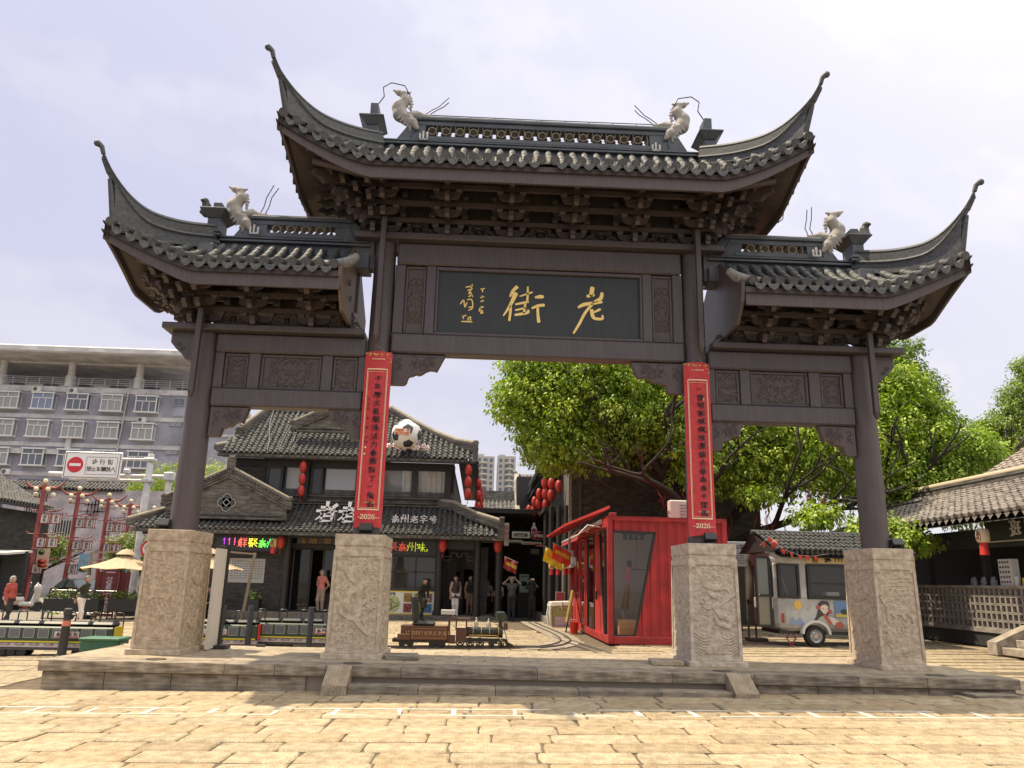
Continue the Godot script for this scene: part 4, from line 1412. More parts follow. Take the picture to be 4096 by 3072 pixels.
	for s in [-1.0,1.0]:
		for q in [[2.82,-1.0,5.46,1.0,1.0],[6.07,-1.0,4.32,0.67,0.93],[3.3,1.0,4.34,0.6,0.93]]:
			b=MB.new()
			var d: float=q[1]
			var kx: float=q[3]
			var ky: float=q[4]
			var pr:=PackedVector2Array()
			for p in [V(0,0),V(1.03,0),V(0.89,-0.3),V(0.82,-0.285),V(0.76,-0.28),V(0.68,-0.31),V(0.6,-0.37),V(0.55,-0.385),V(0.49,-0.37),V(0.44,-0.4),V(0.36,-0.42),V(0.34,-0.48),V(0.33,-0.53),V(0.29,-0.58),V(0.24,-0.59),V(0,-0.59)]:
				pr.append(V(s*(q[0]+d*p.x*kx),q[2]+p.y*ky))
			b.prism(pr,0.16,Transform3D(Basis(),v3(0,0,-0.06)))
			var n:=Node3D.new()
			n.name="corner_bracket"
			t.add_child(n,true)
			obj("bracket_board",b,carve,n)
			b=MB.new()
			var g:=RandomNumberGenerator.new()
			g.seed=9
			for k in 12:
				var pts:=[]
				var cx:=g.randf_range(0.42,0.8)*kx
				var cy:=g.randf_range(-0.25,-0.08)*ky
				for i in 7: pts.append(v3(s*(q[0]+d*(cx+cos(i*0.8+k)*0.07*kx)),q[2]+cy+sin(i*0.8+k)*0.06,0.102))
				b.tube(pts,0.012,4)
			for k in 4:
				var pts:=[]
				for i in 6: pts.append(v3(s*(q[0]+d*(0.17*kx+cos(i*0.9+k*2)*0.05)),q[2] - 0.12 - 0.06*k+sin(i*0.9)*0.03,0.102))
				b.tube(pts,0.01,4)
			obj("carving",b,wood2,n)
	var ms:=bracket_meshes()
	var mw:=[dark,wood]
	for i in 6: bracket_set(t,v3(-3.07+i*1.228,7.96,0.1),4,0.3,0.22,ms,mw)
	for s in [-1.0,1.0]:
		for k in 2: bracket_set(t,v3(s*(4.3+k*1.08),5.97,0.1),3,0.3,0.22,ms,mw)
		bracket_set(t,v3(s*6.32,5.97,0.1),3,0.3,0.22,ms,mw)
		for q in [[3.07,7.96,4,1.0],[6.32,5.97,3,0.85]]:
			for k in 4:
				bracket_set(t,v3(s*(q[0]+0.2+0.2*k),q[1]+0.14*k,0.1+0.05*k),int(q[2]) - int(k>2),0.3 - 0.01*k,0.2,ms,mw,s*(0.05+0.06*k),false)
			bracket_set(t,v3(s*q[0],q[1],0.0),int(q[2]),0.46*q[3],0.22,ms,mw,s*PI/4,false,1.25)
			for k in 5: bracket_set(t,v3(s*(q[0]+0.1),q[1]+0.04*k,0.16+0.17*k - 0.5),int(q[2]),0.32,0.21,ms,mw,s*PI/2 - s*0.12*k,false)
	for i in 4:
		b=MB.new()
		b.box(v3(0,8.2+0.22*i,0.2+0.3*i),v3(6.9+0.5*i,0.09,0.07))
		obj("tie_beam",b,dark if i<3 else wood,t)
	for s in [-1.0,1.0]:
		for i in 3:
			b=MB.new()
			b.box(v3(s*(5.1+0.12*i),6.2+0.2*i,0.2+0.3*i),v3(3.0+0.3*i,0.09,0.07))
			obj("tie_beam",b,dark if i<2 else wood,t)
	b=MB.new()
	b.tube([v3(-4.3,8.72,1.42),v3(-3.3,8.5,1.4),v3(3.3,8.5,1.4),v3(4.3,8.72,1.42)],0.075,10)
	obj("purlin",b,wood,t)
	for s in [-1.0,1.0]:
		b=MB.new()
		b.tube([v3(s*3.75,6.52,1.12),v3(s*6.4,6.52,1.12),v3(s*7.3,6.78,1.15)],0.07,10)
		obj("purlin",b,wood,t)
	b=MB.new()
	b.box(v3(0,8.8,-0.12),v3(6.7,1.8,0.08))
	obj("bracket_board",b,dark,t)
	b=MB.new()
	b.box(v3(0,8.3,-0.02),v3(6.2,0.08,0.1))
	obj("bracket_rail",b,dark,t)
	for s in [-1.0,1.0]:
		b=MB.new()
		b.box(v3(s*5.1,6.9,-0.12),v3(3.1,1.1,0.08))
		obj("bracket_board",b,dark,t)
		b=MB.new()
		var pr:=pv2([V(-1.45,6.3),V(-1.1,5.95),V(1.1,5.95),V(1.42,6.28),V(1.5,6.62),V(0.3,7.5),V(-0.3,7.5),V(-1.5,6.62)])
		b.prism(pr,0.06,Transform3D(Basis(v3(0,0,1),v3(0,1,0),v3(-1,0,0)),v3(s*3.6,0,0)))
		obj("end_board",b,worn if s<0 else wood,t)
	for i in 5: fret_panel(t,v3(-2.456+i*1.228,7.88,0.12),carve)
	for s in [-1.0,1.0]:
		for x in [3.76,4.84,5.85]: fret_panel(t,v3(s*x,5.88,0.12),carve)
	for s in [-1.0,1.0]:
		var r:=RoofHalf.new()
		r.sgn=s
		build_roof(t,r,false)
		r=RoofHalf.new()
		r.sgn=s
		r.u0=3.62; r.ur=6.4; r.uc=7.8; r.us=6.2; r.zc=1.6; r.zm=1.5; r.ye=6.6; r.rise=0.66; r.ex=1.15; r.ytop=7.42; r.zt=0.18; r.ss=0.5; r.wl=0.5; r.wk=0.42
		build_roof(t,r,true)
		b=MB.new()
		for zz in [1.0]:
			b.tube([v3(s*3.95,6.72,1.3),v3(s*3.7,6.72,1.36),v3(s*3.5,6.78,1.36),v3(s*3.38,6.92,1.3)],[0.09,0.1,0.1,0.07],10)
		obj("end_tile",b,mat(0.3,0.29,0.28,0.7,{"tex": "tile","rep": 2.2}),t)
	ridge(t,"main_ridge",-3.36,3.36,-2.62,2.72,9.7,10.58,-2.42,2.26,slate,slate2)
	for s in [-1.0,1.0]:
		var xs:=[s*3.35,s*6.35]
		ridge(t,"side_ridge",minf(xs[0],xs[1]),maxf(xs[0],xs[1]),minf(s*3.75,s*5.72),maxf(s*3.75,s*5.72),7.4,8.2,minf(s*4.06,s*5.42),maxf(s*4.06,s*5.42),slate,slate2)
		pier(t,v3(s*3.5,9.42,0.0),1.3,slate,slate2,s)
		pier(t,v3(s*6.42,7.2,0.0),1.12,slate,slate2,s)
		b=MB.new()
		var gc:=Color.WHITE
		nets(b,[[v3(0,0.0,0),v3(0,0.12,0),0.08,0.07,gc],[v3(0,0.14,0.02),v3(0,0.2,0.05),0.06,0.06,gc],[v3(0.05,0,0.07),v3(0.04,0.12,0.04),0.03,0.03,gc],[v3(-0.05,0,0.07),v3(-0.04,0.12,0.04),0.03,0.03,gc],[v3(0,0.2,0.08),v3(0,0.19,0.12),0.035,0.03,gc],[v3(0,0.05,-0.08),v3(0,0.16,-0.12),0.03,0.02,gc]],0.018,0.03)
		obj("guardian_lion",b,mat(0.05,0.052,0.055,0.6),t,v3(s*6.62,8.3 if s>0 else 8.22,0.12),Basis(Vector3.UP,s*0.5).scaled(Vector3.ONE*1.15))
	b=MB.new()
	for q in [[-2.43,10.1,0.2],[2.36,10.08,0.2],[-5.62,7.87,0.2],[5.56,7.87,0.2]]:
		b.glyph(G["山"],v3(q[0] - 0.1,q[1]+0.1,q[2]),v3(0.2,0,0),v3(0,-0.2,0),0.14,0.03,0.1)
	obj("plaster_mark",b,mat(0.7,0.68,0.66,0.8,{"tex": "plaster","rep": 3.0}),t)
	b=MB.new()
	b.tube([v3(-2.4,10.72,0),v3(0,10.72,0),v3(2.4,10.74,0)],0.01,5)
	for i in 9: b.cyl(v3(-2.0+i*0.5,10.58,0),v3(-2.0+i*0.5,10.73,0),0.008,5)
	for s in [-1.0,1.0]:
		b.tube([v3(s*3.45,10.9,0),v3(s*3.32,11.1,0.02),v3(s*3.35,11.3,0.05),v3(s*3.18,11.42,0.05),v3(s*2.9,11.36,0.05),v3(s*2.78,11.14,0.04),v3(s*2.84,10.9,0.02),v3(s*2.7,10.76,0),v3(s*2.4,10.73,0)],0.012,5)
	obj("lightning_wire",b,mat(0.03,0.03,0.035,0.5,{"metal": 0.5}),t)
	b=MB.new()
	for q in [[5.05,9.06,1.0],[7.2,6.55,0.9]]:
		var e:=v3(q[0] - 0.35,q[1] - 0.55,0.2)
		b.tube([e,e+v3(0.12,-0.02,0),e+v3(0.22,0.06,0),e+v3(0.25,0.24,0)],0.012,5)
	obj("loose_cable",b,mat(0.02,0.02,0.02,0.6),t)
	for x in [-3.02,3.12,6.62,-6.6]:
		b=MB.new()
		b.cbox(v3(0,0.12,0),v3(0.22,0.15,0.12),0.015,Basis(Vector3.RIGHT,-0.5))
		b.box(v3(0,0.02,0),v3(0.16,0.03,0.12))
		b.box(v3(-0.12,0.08,0),v3(0.015,0.14,0.04))
		b.box(v3(0.12,0.08,0),v3(0.015,0.14,0.04))
		var lab: String={-3.02: "small black floodlight at the foot of the left red banner",3.12: "small black floodlight at the foot of the right red banner",6.62: "black floodlight beside the far right column on its pedestal",-6.6: "black floodlight beside the far left column on its pedestal"}[x]
		tag(obj("floodlight",b,mat(0.02,0.02,0.022,0.4),self,v3(x,2.045,0.36 if absf(x)<4 else 0.2)),lab,"floodlight","floodlights on the pedestals")

func brush_stroke(b: MB,pts: Array,rad: Array,z: float)->void:
	var L:=[]
	var R:=[]
	var n:=(pts.size() - 1)*5
	for i in n+1:
		var f:=float(i)/5.0
		var k:=mini(int(f),pts.size() - 2)
		var q:=f - k
		var p0: Vector2=pts[maxi(k - 1,0)]; var p1: Vector2=pts[k]; var p2: Vector2=pts[k+1]; var p3: Vector2=pts[mini(k+2,pts.size() - 1)]
		var p:=p1.cubic_interpolate(p2,p0,p3,q)
		var d:=(p1.cubic_interpolate(p2,p0,p3,minf(q+0.05,1.0)) - p1.cubic_interpolate(p2,p0,p3,maxf(q - 0.05,0.0))).normalized()
		var r:=lerpf(rad[k],rad[k+1],q)
		if i==0: r *= 0.7
		if i==n: r *= 0.5
		L.append(p+Vector2(-d.y,d.x)*r)
		R.append(p - Vector2(-d.y,d.x)*r)
	for i in n:
		var P:=func(v: Vector2,zz: float)->Vector3: return v3(v.x,v.y,zz)
		b.quad(P.call(R[i],z+0.012),P.call(R[i+1],z+0.012),P.call(L[i+1],z+0.012),P.call(L[i],z+0.012))
		b.quad(P.call(R[i],z),P.call(R[i+1],z),P.call(R[i+1],z+0.012),P.call(R[i],z+0.012))
		b.quad(P.call(L[i+1],z),P.call(L[i],z),P.call(L[i],z+0.012),P.call(L[i+1],z+0.012))

func ridge(t: Node3D,called: String,xa: float,xb: float,ta: float,tb: float,yb: float,yt: float,oa: float,ob: float,m: Material,m2: Material)->void:
	var n:=Node3D.new()
	n.name=called
	t.add_child(n,true)
	var mid:=(xa+xb)*0.5
	var w:=xb - xa
	var b:=MB.new()
	b.box(v3(mid,yb - 0.1,0),v3(w,0.3,0.5))
	b.cbox(v3(mid,yb+0.24,0),v3(w,0.05,0.4),0.01)
	b.cbox(v3(mid,yb+0.32,0),v3(w - 0.05,0.04,0.34),0.01)
	obj("ridge_base",b,m,n)
	b=MB.new()
	b.tube([v3(xa,yb+0.12,0.0),v3(xb,yb+0.12,0.0)],0.13,14,true,1.9)
	obj("ridge_roll",b,m,n)
	b=MB.new()
	var y0:=yb+0.36
	b.cbox(v3((ta+tb)*0.5,yt - 0.04,0),v3(tb - ta+0.06,0.08,0.34),0.015)
	b.cbox(v3((ta+tb)*0.5,yt - 0.13,0),v3(tb - ta,0.1,0.26),0.01)
	b.cbox(v3((oa+ob)*0.5,y0+0.05,0),v3(ob - oa+0.3,0.1,0.26),0.01)
	for e in [[xa,ta,oa,1.0],[xb,tb,ob,-1.0]]:
		var lo: float=(e[0]+e[1])*0.5
		if (xb - xa)<5.0 and absf(e[0])<4.0: lo=e[0]
		b.prism(pv2([V(lo,y0),V(e[2],y0),V(e[2]+0.0,y0+0.1),V(e[2]+e[3]*0.02,yt - 0.17),V(e[1],yt),V(e[1] - e[3]*0.02,yt)]),0.24,Transform3D(Basis(),v3(0,0,-0.12)))
		var d:=V(e[2] - lo,0)
		b.tube([v3(lo+d.x*0.5,y0+0.06,0.125),v3(e[1]+d.x*0.12,yt - 0.1,0.125)],0.018,6)
	obj("ridge_frame",b,m,n)
	b=MB.new()
	b.cbox(v3((ta+tb)*0.5,yt+0.012,0),v3(tb - ta,0.03,0.3),0.008)
	obj("ridge_cap",b,mat(0.3,0.29,0.285,0.8,{"tex": "plaster","rep": 2.0}),n)
	var clay:=mat(0.36,0.32,0.265,0.85,{"tex": "plaster","rep": 4.0})
	var r:=0.088
	var yc:=(y0+0.1+yt - 0.18)*0.5
	var count:=int((ob - oa)/0.285)
	var x:=oa+((ob - oa) - count*0.285)*0.5
	var round:=MB.new()
	round.lathe([V(r - 0.012,-0.12),V(r,-0.12),V(r,0.12),V(r - 0.012,0.12),V(r - 0.012,-0.12)],18,lying(Vector3.ZERO))
	var rm:=round.mesh()
	var half:=MB.new()
	for s in [-1.0,1.0]:
		half.lathe([V(r - 0.012,-0.12),V(r,-0.12),V(r,0.12),V(r - 0.012,0.12),V(r - 0.012,-0.12)],10,lying(v3(s*0.0,0.088*s,0)),(PI*0.5 if s>0 else -PI*0.5) - (PI if s<0 else 0.0)*0.0,(PI*1.5 if s>0 else PI*0.5))
	for s in [-1.0,1.0]:
		half.lathe([V(r - 0.012,-0.12),V(r,-0.12),V(r,0.12),V(r - 0.012,0.12),V(r - 0.012,-0.12)],9,lying(v3(s*0.03,0,0)),PI*0.1 if s>0 else PI*1.1,PI*0.9 if s>0 else PI*1.9)
	var hm:=half.mesh()
	for i in count:
		var cx:=x+0.285*i
		obj("pipe_tile",rm,clay,n,v3(cx+0.088,yc,0))
		if cx+0.19+0.095<ob: obj("half_pipe_tile",hm,clay,n,v3(cx+0.088+0.19 - 0.045,yc,0),Basis.from_scale(v3(0.62,1,1)))

func pier(t: Node3D,at: Vector3,h: float,m: Material,m2: Material,s: float)->void:
	var b:=MB.new()
	b.cbox(at+v3(0,0.1,0.34),v3(0.3,0.26,0.3),0.01)
	obj("pier_block",b,m2,t)
	b=MB.new()
	b.cbox(at+v3(0,0.12,0),v3(0.34,0.3,0.7),0.01)
	b.cbox(at+v3(0,0.36,0),v3(0.34,0.2,0.6),0.08)
	b.cbox(at+v3(0,0.5,0),v3(0.36,0.05,0.64),0.012)
	b.cbox(at+v3(0,0.57,0),v3(0.36,0.05,0.64),0.012)
	b.cbox(at+v3(0,0.74,0),v3(0.24,0.3,0.44),0.01)
	var y:=at.y+0.88
	b.skin([PackedVector3Array([v3(at.x - 0.12,y,0.24),v3(at.x+0.12,y,0.24),v3(at.x+0.12,y,-0.24),v3(at.x - 0.12,y,-0.24)]),PackedVector3Array([v3(at.x - 0.24,y+0.14,0.34),v3(at.x+0.24,y+0.14,0.34),v3(at.x+0.24,y+0.14,-0.34),v3(at.x - 0.24,y+0.14,-0.34)])])
	b.cbox(v3(at.x,y+0.155,0),v3(0.5,0.04,0.7),0.008)
	b.cbox(v3(at.x - s*0.02,y+(h - 0.9)*0.5+0.13,0),v3(0.16,maxf(h - 0.88,0.14),0.36),0.01)
	obj("ridge_pier",b,m,t)

# ---------------------------------------------------------------- on and in the archway
func build_dragons()->void:
	var white:=mat(0.62,0.575,0.53,0.75,{"tex": "scale","rep": 6.0,"bump": 1.2,"world": false})
	var C:=Color.WHITE
	var labels:=["white scaly dragon fish biting the main ridge at its left end","white scaly dragon fish biting the main ridge at its right end","white dragon fish on the ridge of the left side roof","white dragon fish on the ridge of the right side roof"]
	var bones:=[[v3(-0.42,0.68,0),v3(-0.3,0.62,0),0.02,0.06,C],[v3(-0.3,0.62,0),v3(-0.2,0.6,0),0.06,0.05,C],[v3(-0.2,0.6,0),v3(-0.05,0.64,0),0.06,0.015,C],[v3(-0.2,0.58,0),v3(-0.16,0.44,0),0.075,0.1,C],[v3(-0.16,0.44,0),v3(-0.28,0.26,0),0.105,0.14,C],[v3(-0.28,0.26,0),v3(-0.24,0.1,0),0.14,0.15,C],[v3(-0.24,0.1,0),v3(-0.08,-0.04,0.02),0.15,0.12,C],[v3(-0.08,-0.04,0.06),v3(0.05,-0.16,0.12),0.11,0.09,C],[v3(0.05,-0.16,0.14),v3(0.14,-0.3,0.16),0.085,0.045,C],[v3(-0.02,0.06,0.05),v3(0.16,0.08,0.05),0.075,0.06,C],[v3(0.16,0.08,0.05),v3(0.34,0.06,0.05),0.055,0.03,C],[v3(0.34,0.06,0.05),v3(0.4,0.1,0.05),0.035,0.015,C],[v3(0.06,0.14,0),v3(0.1,0.16,0),0.06,0.05,C],[v3(-0.14,0.02,0.12),v3(-0.04,-0.02,0.15),0.05,0.04,C]]
	for k in 6: bones.append([v3(-0.04+0.005*k,0.5 - 0.07*k,0),v3(0.03 - 0.02*absf(k - 2),0.5 - 0.07*k,0),0.04,0.008,C])
	for k in 5: bones.append([v3(-0.2+0.05*k,0.0 - 0.06*k,0.1),v3(-0.3+0.07*k,-0.1 - 0.07*k,0.14),0.04,0.008,C])
	for i in 4:
		var s:=-1.0 if i==0 or i==2 else 1.0
		var at: Vector3=[v3(-2.72,10.6,0),v3(2.72,10.62,0),v3(-5.86,8.2,0),v3(5.86,8.22,0)][i]
		var t:=thing("dragon_fish",labels[i],"roof ornament",at,0.0,"white dragon fish on the roof ridges")
		var b:=MB.new()
		b.xf=Transform3D(Basis.from_scale(v3(-s,1,1)),Vector3.ZERO)
		nets(b,bones,0.02,0.035)
		if s>0:   # mirrored: turn the faces round again
			for q in range(0,b.v.size(),3):
				var w:=b.v[q+1]
				b.v[q+1]=b.v[q+2]
				b.v[q+2]=w
				w=b.n[q+1]
				b.n[q+1]=b.n[q+2]
				b.n[q+2]=w
		obj("body",b,white,t)
		b=MB.new()
		b.ball(v3(s*0.06,0.04,0.14),0.03,8)
		obj("eye",b,mat(0.08,0.06,0.05,0.3),t)
		b=MB.new()
		for k in 2:
			var o:=v3(-s*(0.26+0.1*k),0.1,0.03)
			if i<2: b.tube([o,o+v3(-s*0.15,0.12,0),o+v3(-s*0.3,0.2 - 0.0*k,0.02),o+v3(-s*(0.5 - 0.1*k),0.42 - 0.12*k,0.03)],0.01,5)
			else: b.tube([o,o+v3(-s*0.06,0.15,0),o+v3(-s*(0.1 if i==2 else 0.02),0.35,0.02),o+v3(-s*(0.22 if i==2 else 0.0),0.62 - 0.06*k,0.03)],0.01,5)
		obj("whisker",b,mat(0.03,0.03,0.035,0.5),t)

func build_banners()->void:
	var red:=mat(0.6,0.035,0.045,0.55,{"tex": "cloth","rep": 1.2,"rim": 0.3})
	var gold:=mat(0.75,0.42,0.2,0.5)
	var pale:=mat(0.8,0.62,0.42,0.6)
	var ink:=mat(0.025,0.02,0.025,0.7)
	var texts:=["千年煙火氣增添活力春風醉了一條街","一座冠軍城釋放激情古巷奔来千里馬"]
	for i in 2:
		var s:=-1.0 if i==0 else 1.0
		var x:=s*3.02
		var t:=thing("hanging_banner","long red banner of black brush characters on the inner %s" % ("left column" if i==0 else "right column by the kiosk"),"banner",v3(x,0,0.29),0.0,"red couplet banners on the inner columns")
		var y1:=5.43
		var y0:=2.2
		var b:=MB.new()
		var nx:=10
		var ny:=24
		for k in nx:
			for j in ny:
				var P:=func(a: int,c: int)->Vector3:
					var u:=float(a)/nx*2.0 - 1.0
					var v:=float(c)/ny
					return v3(u*0.252*(1.0 - 0.02*sin(v*3.0)),lerpf(y0,y1,v)+0.025*(1.0 - u*u)*(1.0 if c==ny else 0.0) - (0.03*u*u if c==0 else 0.0),-0.05*u*u+0.012*sin(v*9.0+u*2.0)*(1.0 - v) - 0.0)
				b.quad(P.call(k,j),P.call(k+1,j),P.call(k+1,j+1),P.call(k,j+1))
				var q:=v3(0,0,-0.008)
				b.quad(P.call(k,j+1)+q,P.call(k+1,j+1)+q,P.call(k+1,j)+q,P.call(k,j)+q)
		obj("cloth",b,red,t)
		b=MB.new()
		var F:=0.014
		var zof:=func(xx: float)->float: return -0.05*(xx/0.252)*(xx/0.252)+F
		for q in [[0.185,2.5,5.1,0.011],[0.168,2.53,5.05,0.005]]:
			for sd in [-1.0,1.0]: b.box(v3(sd*q[0],(q[1]+q[2])*0.5,zof.call(q[0])),v3(q[3],q[2] - q[1],0.006))
			for k in 8:
				var xa: float=-q[0]+q[0]*2.0*(k+0.5)/8.0
				b.box(v3(xa,q[2],zof.call(xa)),v3(q[0]*0.26,q[3]*(2.0 if q[3]>0.01 else 1.0),0.006))
				b.box(v3(xa,q[1],zof.call(xa)),v3(q[0]*0.26,q[3]*(2.0 if q[3]>0.01 else 1.0),0.006))
		obj("printed_border",b,pale,t)
		b=MB.new()
		var n: int=texts[i].length()
		for k in n:
			var sz:=0.125
			if texts[i][k]=="一": sz=0.11
			words(b,texts[i][k],v3(-0.055+(0.03 if i==1 else 0.02),4.97 - k*0.155,F+0.002),sz,Vector3.ZERO,v3(1,0.05,0),v3(0.02,-0.88,0),0.11,0.005,0.4)
		obj("brush_lettering",b,ink,t)
		b=MB.new()
		var side:=-0.125 if i==0 else 0.115
		for k in 10 if i==0 else 6: words(b,["丁言立人李了居士志林","張言丁了題城"][i][k],v3(side - 0.02,4.55 - k*(0.09 if i==0 else 0.085),zof.call(side)+0.002),0.042,Vector3.ZERO,Vector3.RIGHT,Vector3.DOWN,0.1,0.004)
		obj("signature_lettering",b,ink,t)
		b=MB.new()
		for k in 9: b.ball(v3(-0.22+0.055*k*(0.6+0.4*(k % 2)),y1 - 0.02 - 0.03*absf(sin(k*1.7)),zof.call(-0.2+0.05*k) - 0.006),v3(0.032,0.022,0.008),8)
		b.tube([v3(0.12,y1 - 0.03,zof.call(0.12)),v3(0.17,y1 - 0.09,zof.call(0.17)),v3(0.22,y1 - 0.12,zof.call(0.22)),v3(0.235,y1 - 0.17,zof.call(0.235))],0.004,4)
		for k in 5: b.ball(v3(0.228+0.012*cos(k*1.26),y1 - 0.18+0.012*sin(k*1.26),zof.call(0.228)),0.008,6)
		obj("gold_print",b,gold,t)
		b=MB.new()
		for k in 9: b.box(v3(-0.06+0.022*k,y1 - 0.135,zof.call(0.05)),v3(0.016,0.02 - 0.006*(k % 2),0.004))
		b.ball(v3(-0.1,y1 - 0.135,zof.call(0.1)),v3(0.018,0.018,0.004),8)
		if i==0:
			b.box(v3(-0.125,3.62,zof.call(0.125)),v3(0.03,0.03,0.004))
			b.box(v3(-0.135,3.5,zof.call(0.13)),v3(0.03,0.03,0.004))
		else: b.box(v3(0.1,4.72,zof.call(0.1)),v3(0.018,0.05,0.004))
		for k in 10: b.box(v3(-0.17+0.012*k,2.36,zof.call(-0.12)),v3(0.008,0.012,0.004))
		for k in 8: b.box(v3(0.12+0.012*k,2.355,zof.call(0.15)),v3(0.008,0.012,0.004))
		obj("small_print",b,pale,t)
		latin("2026",0.085,pale,t,v3(0.0,2.37,F),Basis(),"year_lettering","Droid Serif")
		b=MB.new()
		words(b,"八泰州居民泰州",v3(-0.09,2.64,F),0.036,v3(0.028,0,0),Vector3.RIGHT,Vector3.DOWN,0.12,0.004)
		obj("gold_lettering",b,gold,t)
		b=MB.new()
		b.tube([v3(-0.09,y1+0.02,0.0),v3(0,y1+0.11,0.02),v3(0.1,y1+0.02,0.0)],0.005,4)
		obj("hanging_cord",b,mat(0.25,0.22,0.2,0.8),t)

# ---------------------------------------------------------------- houses
func part(called: String,b,m: Material,t: Node3D)->MeshInstance3D: return obj(called,b,m,t,-t.position)

func sub(called: String,t: Node3D)->Node3D:
	var n:=Node3D.new()
	n.name=called
	t.add_child(n,true)
	n.position=-t.position
	return n

func bar(b: MB,p: Vector3,q: Vector3,w: float,h: float)->void:
	var d:=(q - p).normalized()
	var s:=d.cross(Vector3.UP).normalized() if absf(d.y)<0.98 else Vector3.RIGHT
	var u:=s.cross(d).normalized()
	b.box((p+q)*0.5,v3(p.distance_to(q),h,w),Basis(d,u,d.cross(u)))

func tile_row(b: MB,a: Vector3,e: Vector3,r: float,sag: float,along: Vector3,pitch: float)->void:
	var len:=a.distance_to(e)
	var n:=maxi(2,int(len/0.21))
	var pt:=func(t: float)->Vector3: return a.lerp(e,t) - v3(0,sag*sin(PI*t)*len,0)
	var dir:=(e - a).normalized()
	var s:=along.normalized()
	var up:=s.cross(dir)
	if up.y<0: up=-up
	for i in n:
		var p: Vector3=pt.call(float(i)/n)
		var q: Vector3=pt.call((i+1.25)/n)
		var w:=rng.randf_range(0.92,1.08)
		b.col=Color.WHITE*rng.randf_range(0.65,1.3)
		b.col.a=1.0
		var jig:=s*rng.randf_range(-0.012,0.012)
		var R0:=[]
		var R1:=[]
		for k in 5:
			var an:=PI*k/4.0
			R0.append(p+jig+s*cos(an)*r*w+up*(sin(an)*r*w+0.035))
			R1.append(q+jig+s*cos(an)*r*w*0.85+up*(sin(an)*r*w*0.85+0.012))
		for k in 4:
			b.quad(R0[k],R0[k+1],R1[k+1],R1[k])
		b.tri(R0[0],R0[2],R0[1]); b.tri(R0[0],R0[3],R0[2]); b.tri(R0[0],R0[4],R0[3])
		b.col=Color.WHITE*rng.randf_range(0.5,0.95)
		b.col.a=1.0
		var o:=s*pitch*0.5
		b.quad(p+o - s*r*0.9+up*0.035,p+o+s*r*0.9+up*0.035,q+o+s*r*0.9,q+o - s*r*0.9)
		b.quad(p+o - s*r*0.9,p+o+s*r*0.9,p+o+s*r*0.9+up*0.035,p+o - s*r*0.9+up*0.035)
	b.col=Color.WHITE*0.8
	var o2:=a+s*pitch*0.5
	b.tri(o2 - s*r,o2+v3(0,-0.1,0) - dir*0.03,o2+s*r)

func tile_roof(t: Node3D,rows: Array,r: float,pitch: float,sag: float,m: Material,deck: Material,along:=Vector3.RIGHT,limit:=300)->void:
	var b:=MB.new()
	for i in rows.size() - 1:
		var p=rows[i]
		var q=rows[i+1]
		for k in 4:
			var f:=func(w,tt: float)->Vector3: return w[0].lerp(w[1],tt) - v3(0,sag*sin(PI*tt)*w[0].distance_to(w[1])+0.02,0)
			b.quad(f.call(p,k/4.0),f.call(q,k/4.0),f.call(q,(k+1)/4.0),f.call(p,(k+1)/4.0))
			var dn:=v3(0,-0.14,0)
			b.quad(f.call(p,k/4.0)+dn,f.call(p,(k+1)/4.0)+dn,f.call(q,(k+1)/4.0)+dn,f.call(q,k/4.0)+dn)
	part("roof_deck",b,deck,t)
	var n:=0
	var rest:=MB.new()
	for q in rows:
		if n<limit:
			b=MB.new()
			tile_row(b,q[0],q[1],r,sag,along,pitch)
			part("tile_row",b,m,t)
		else: tile_row(rest,q[0],q[1],r,sag,along,pitch)
		n+=1
	if n>limit: stuff(part("tile_rows",rest,m,t))

func bricks(t: Node3D,called: String,o: Vector3,right: Vector3,w: float,h: float,tone: Color,skip:=[],bl:=0.24,bh:=0.065)->void:
	var b:=MB.new()
	var nn:=right.cross(Vector3.UP).normalized()
	var y:=0.0
	var row:=0
	while y<h - 0.02:
		var x:=-bl*0.5*(row % 2)
		while x<w:
			var x0:=maxf(x,0.0)
			var x1:=minf(x+bl - 0.012,w)
			var ok:=x1 - x0>0.03
			for s in skip:
				if s.has_point(Vector2((x0+x1)*0.5,y+bh*0.5)): ok=false
			if ok:
				b.col=tone*rng.randf_range(0.7,1.25)
				b.col.a=1.0
				var p:=o+right*x0+v3(0,y,0)
				var q:=right*(x1 - x0)
				var u:=v3(0,minf(bh - 0.011,h - y),0)
				var d:=nn*rng.randf_range(0.010,0.016)
				b.quad(p+d,p+q+d,p+q+u+d,p+u+d)
				b.quad(p+u+d,p+q+u+d,p+q+u,p+u)
				b.quad(p,p+q,p+q+d,p+d)
				b.quad(p,p+d,p+u+d,p+u)
				b.quad(p+q+d,p+q,p+q+u,p+q+u+d)
			x+=bl
		y+=bh
		row+=1
	stuff(part(called,b,mat(1,1,1,0.9,{"vc": true,"tex": "plaster","rep": 1.5}),t))

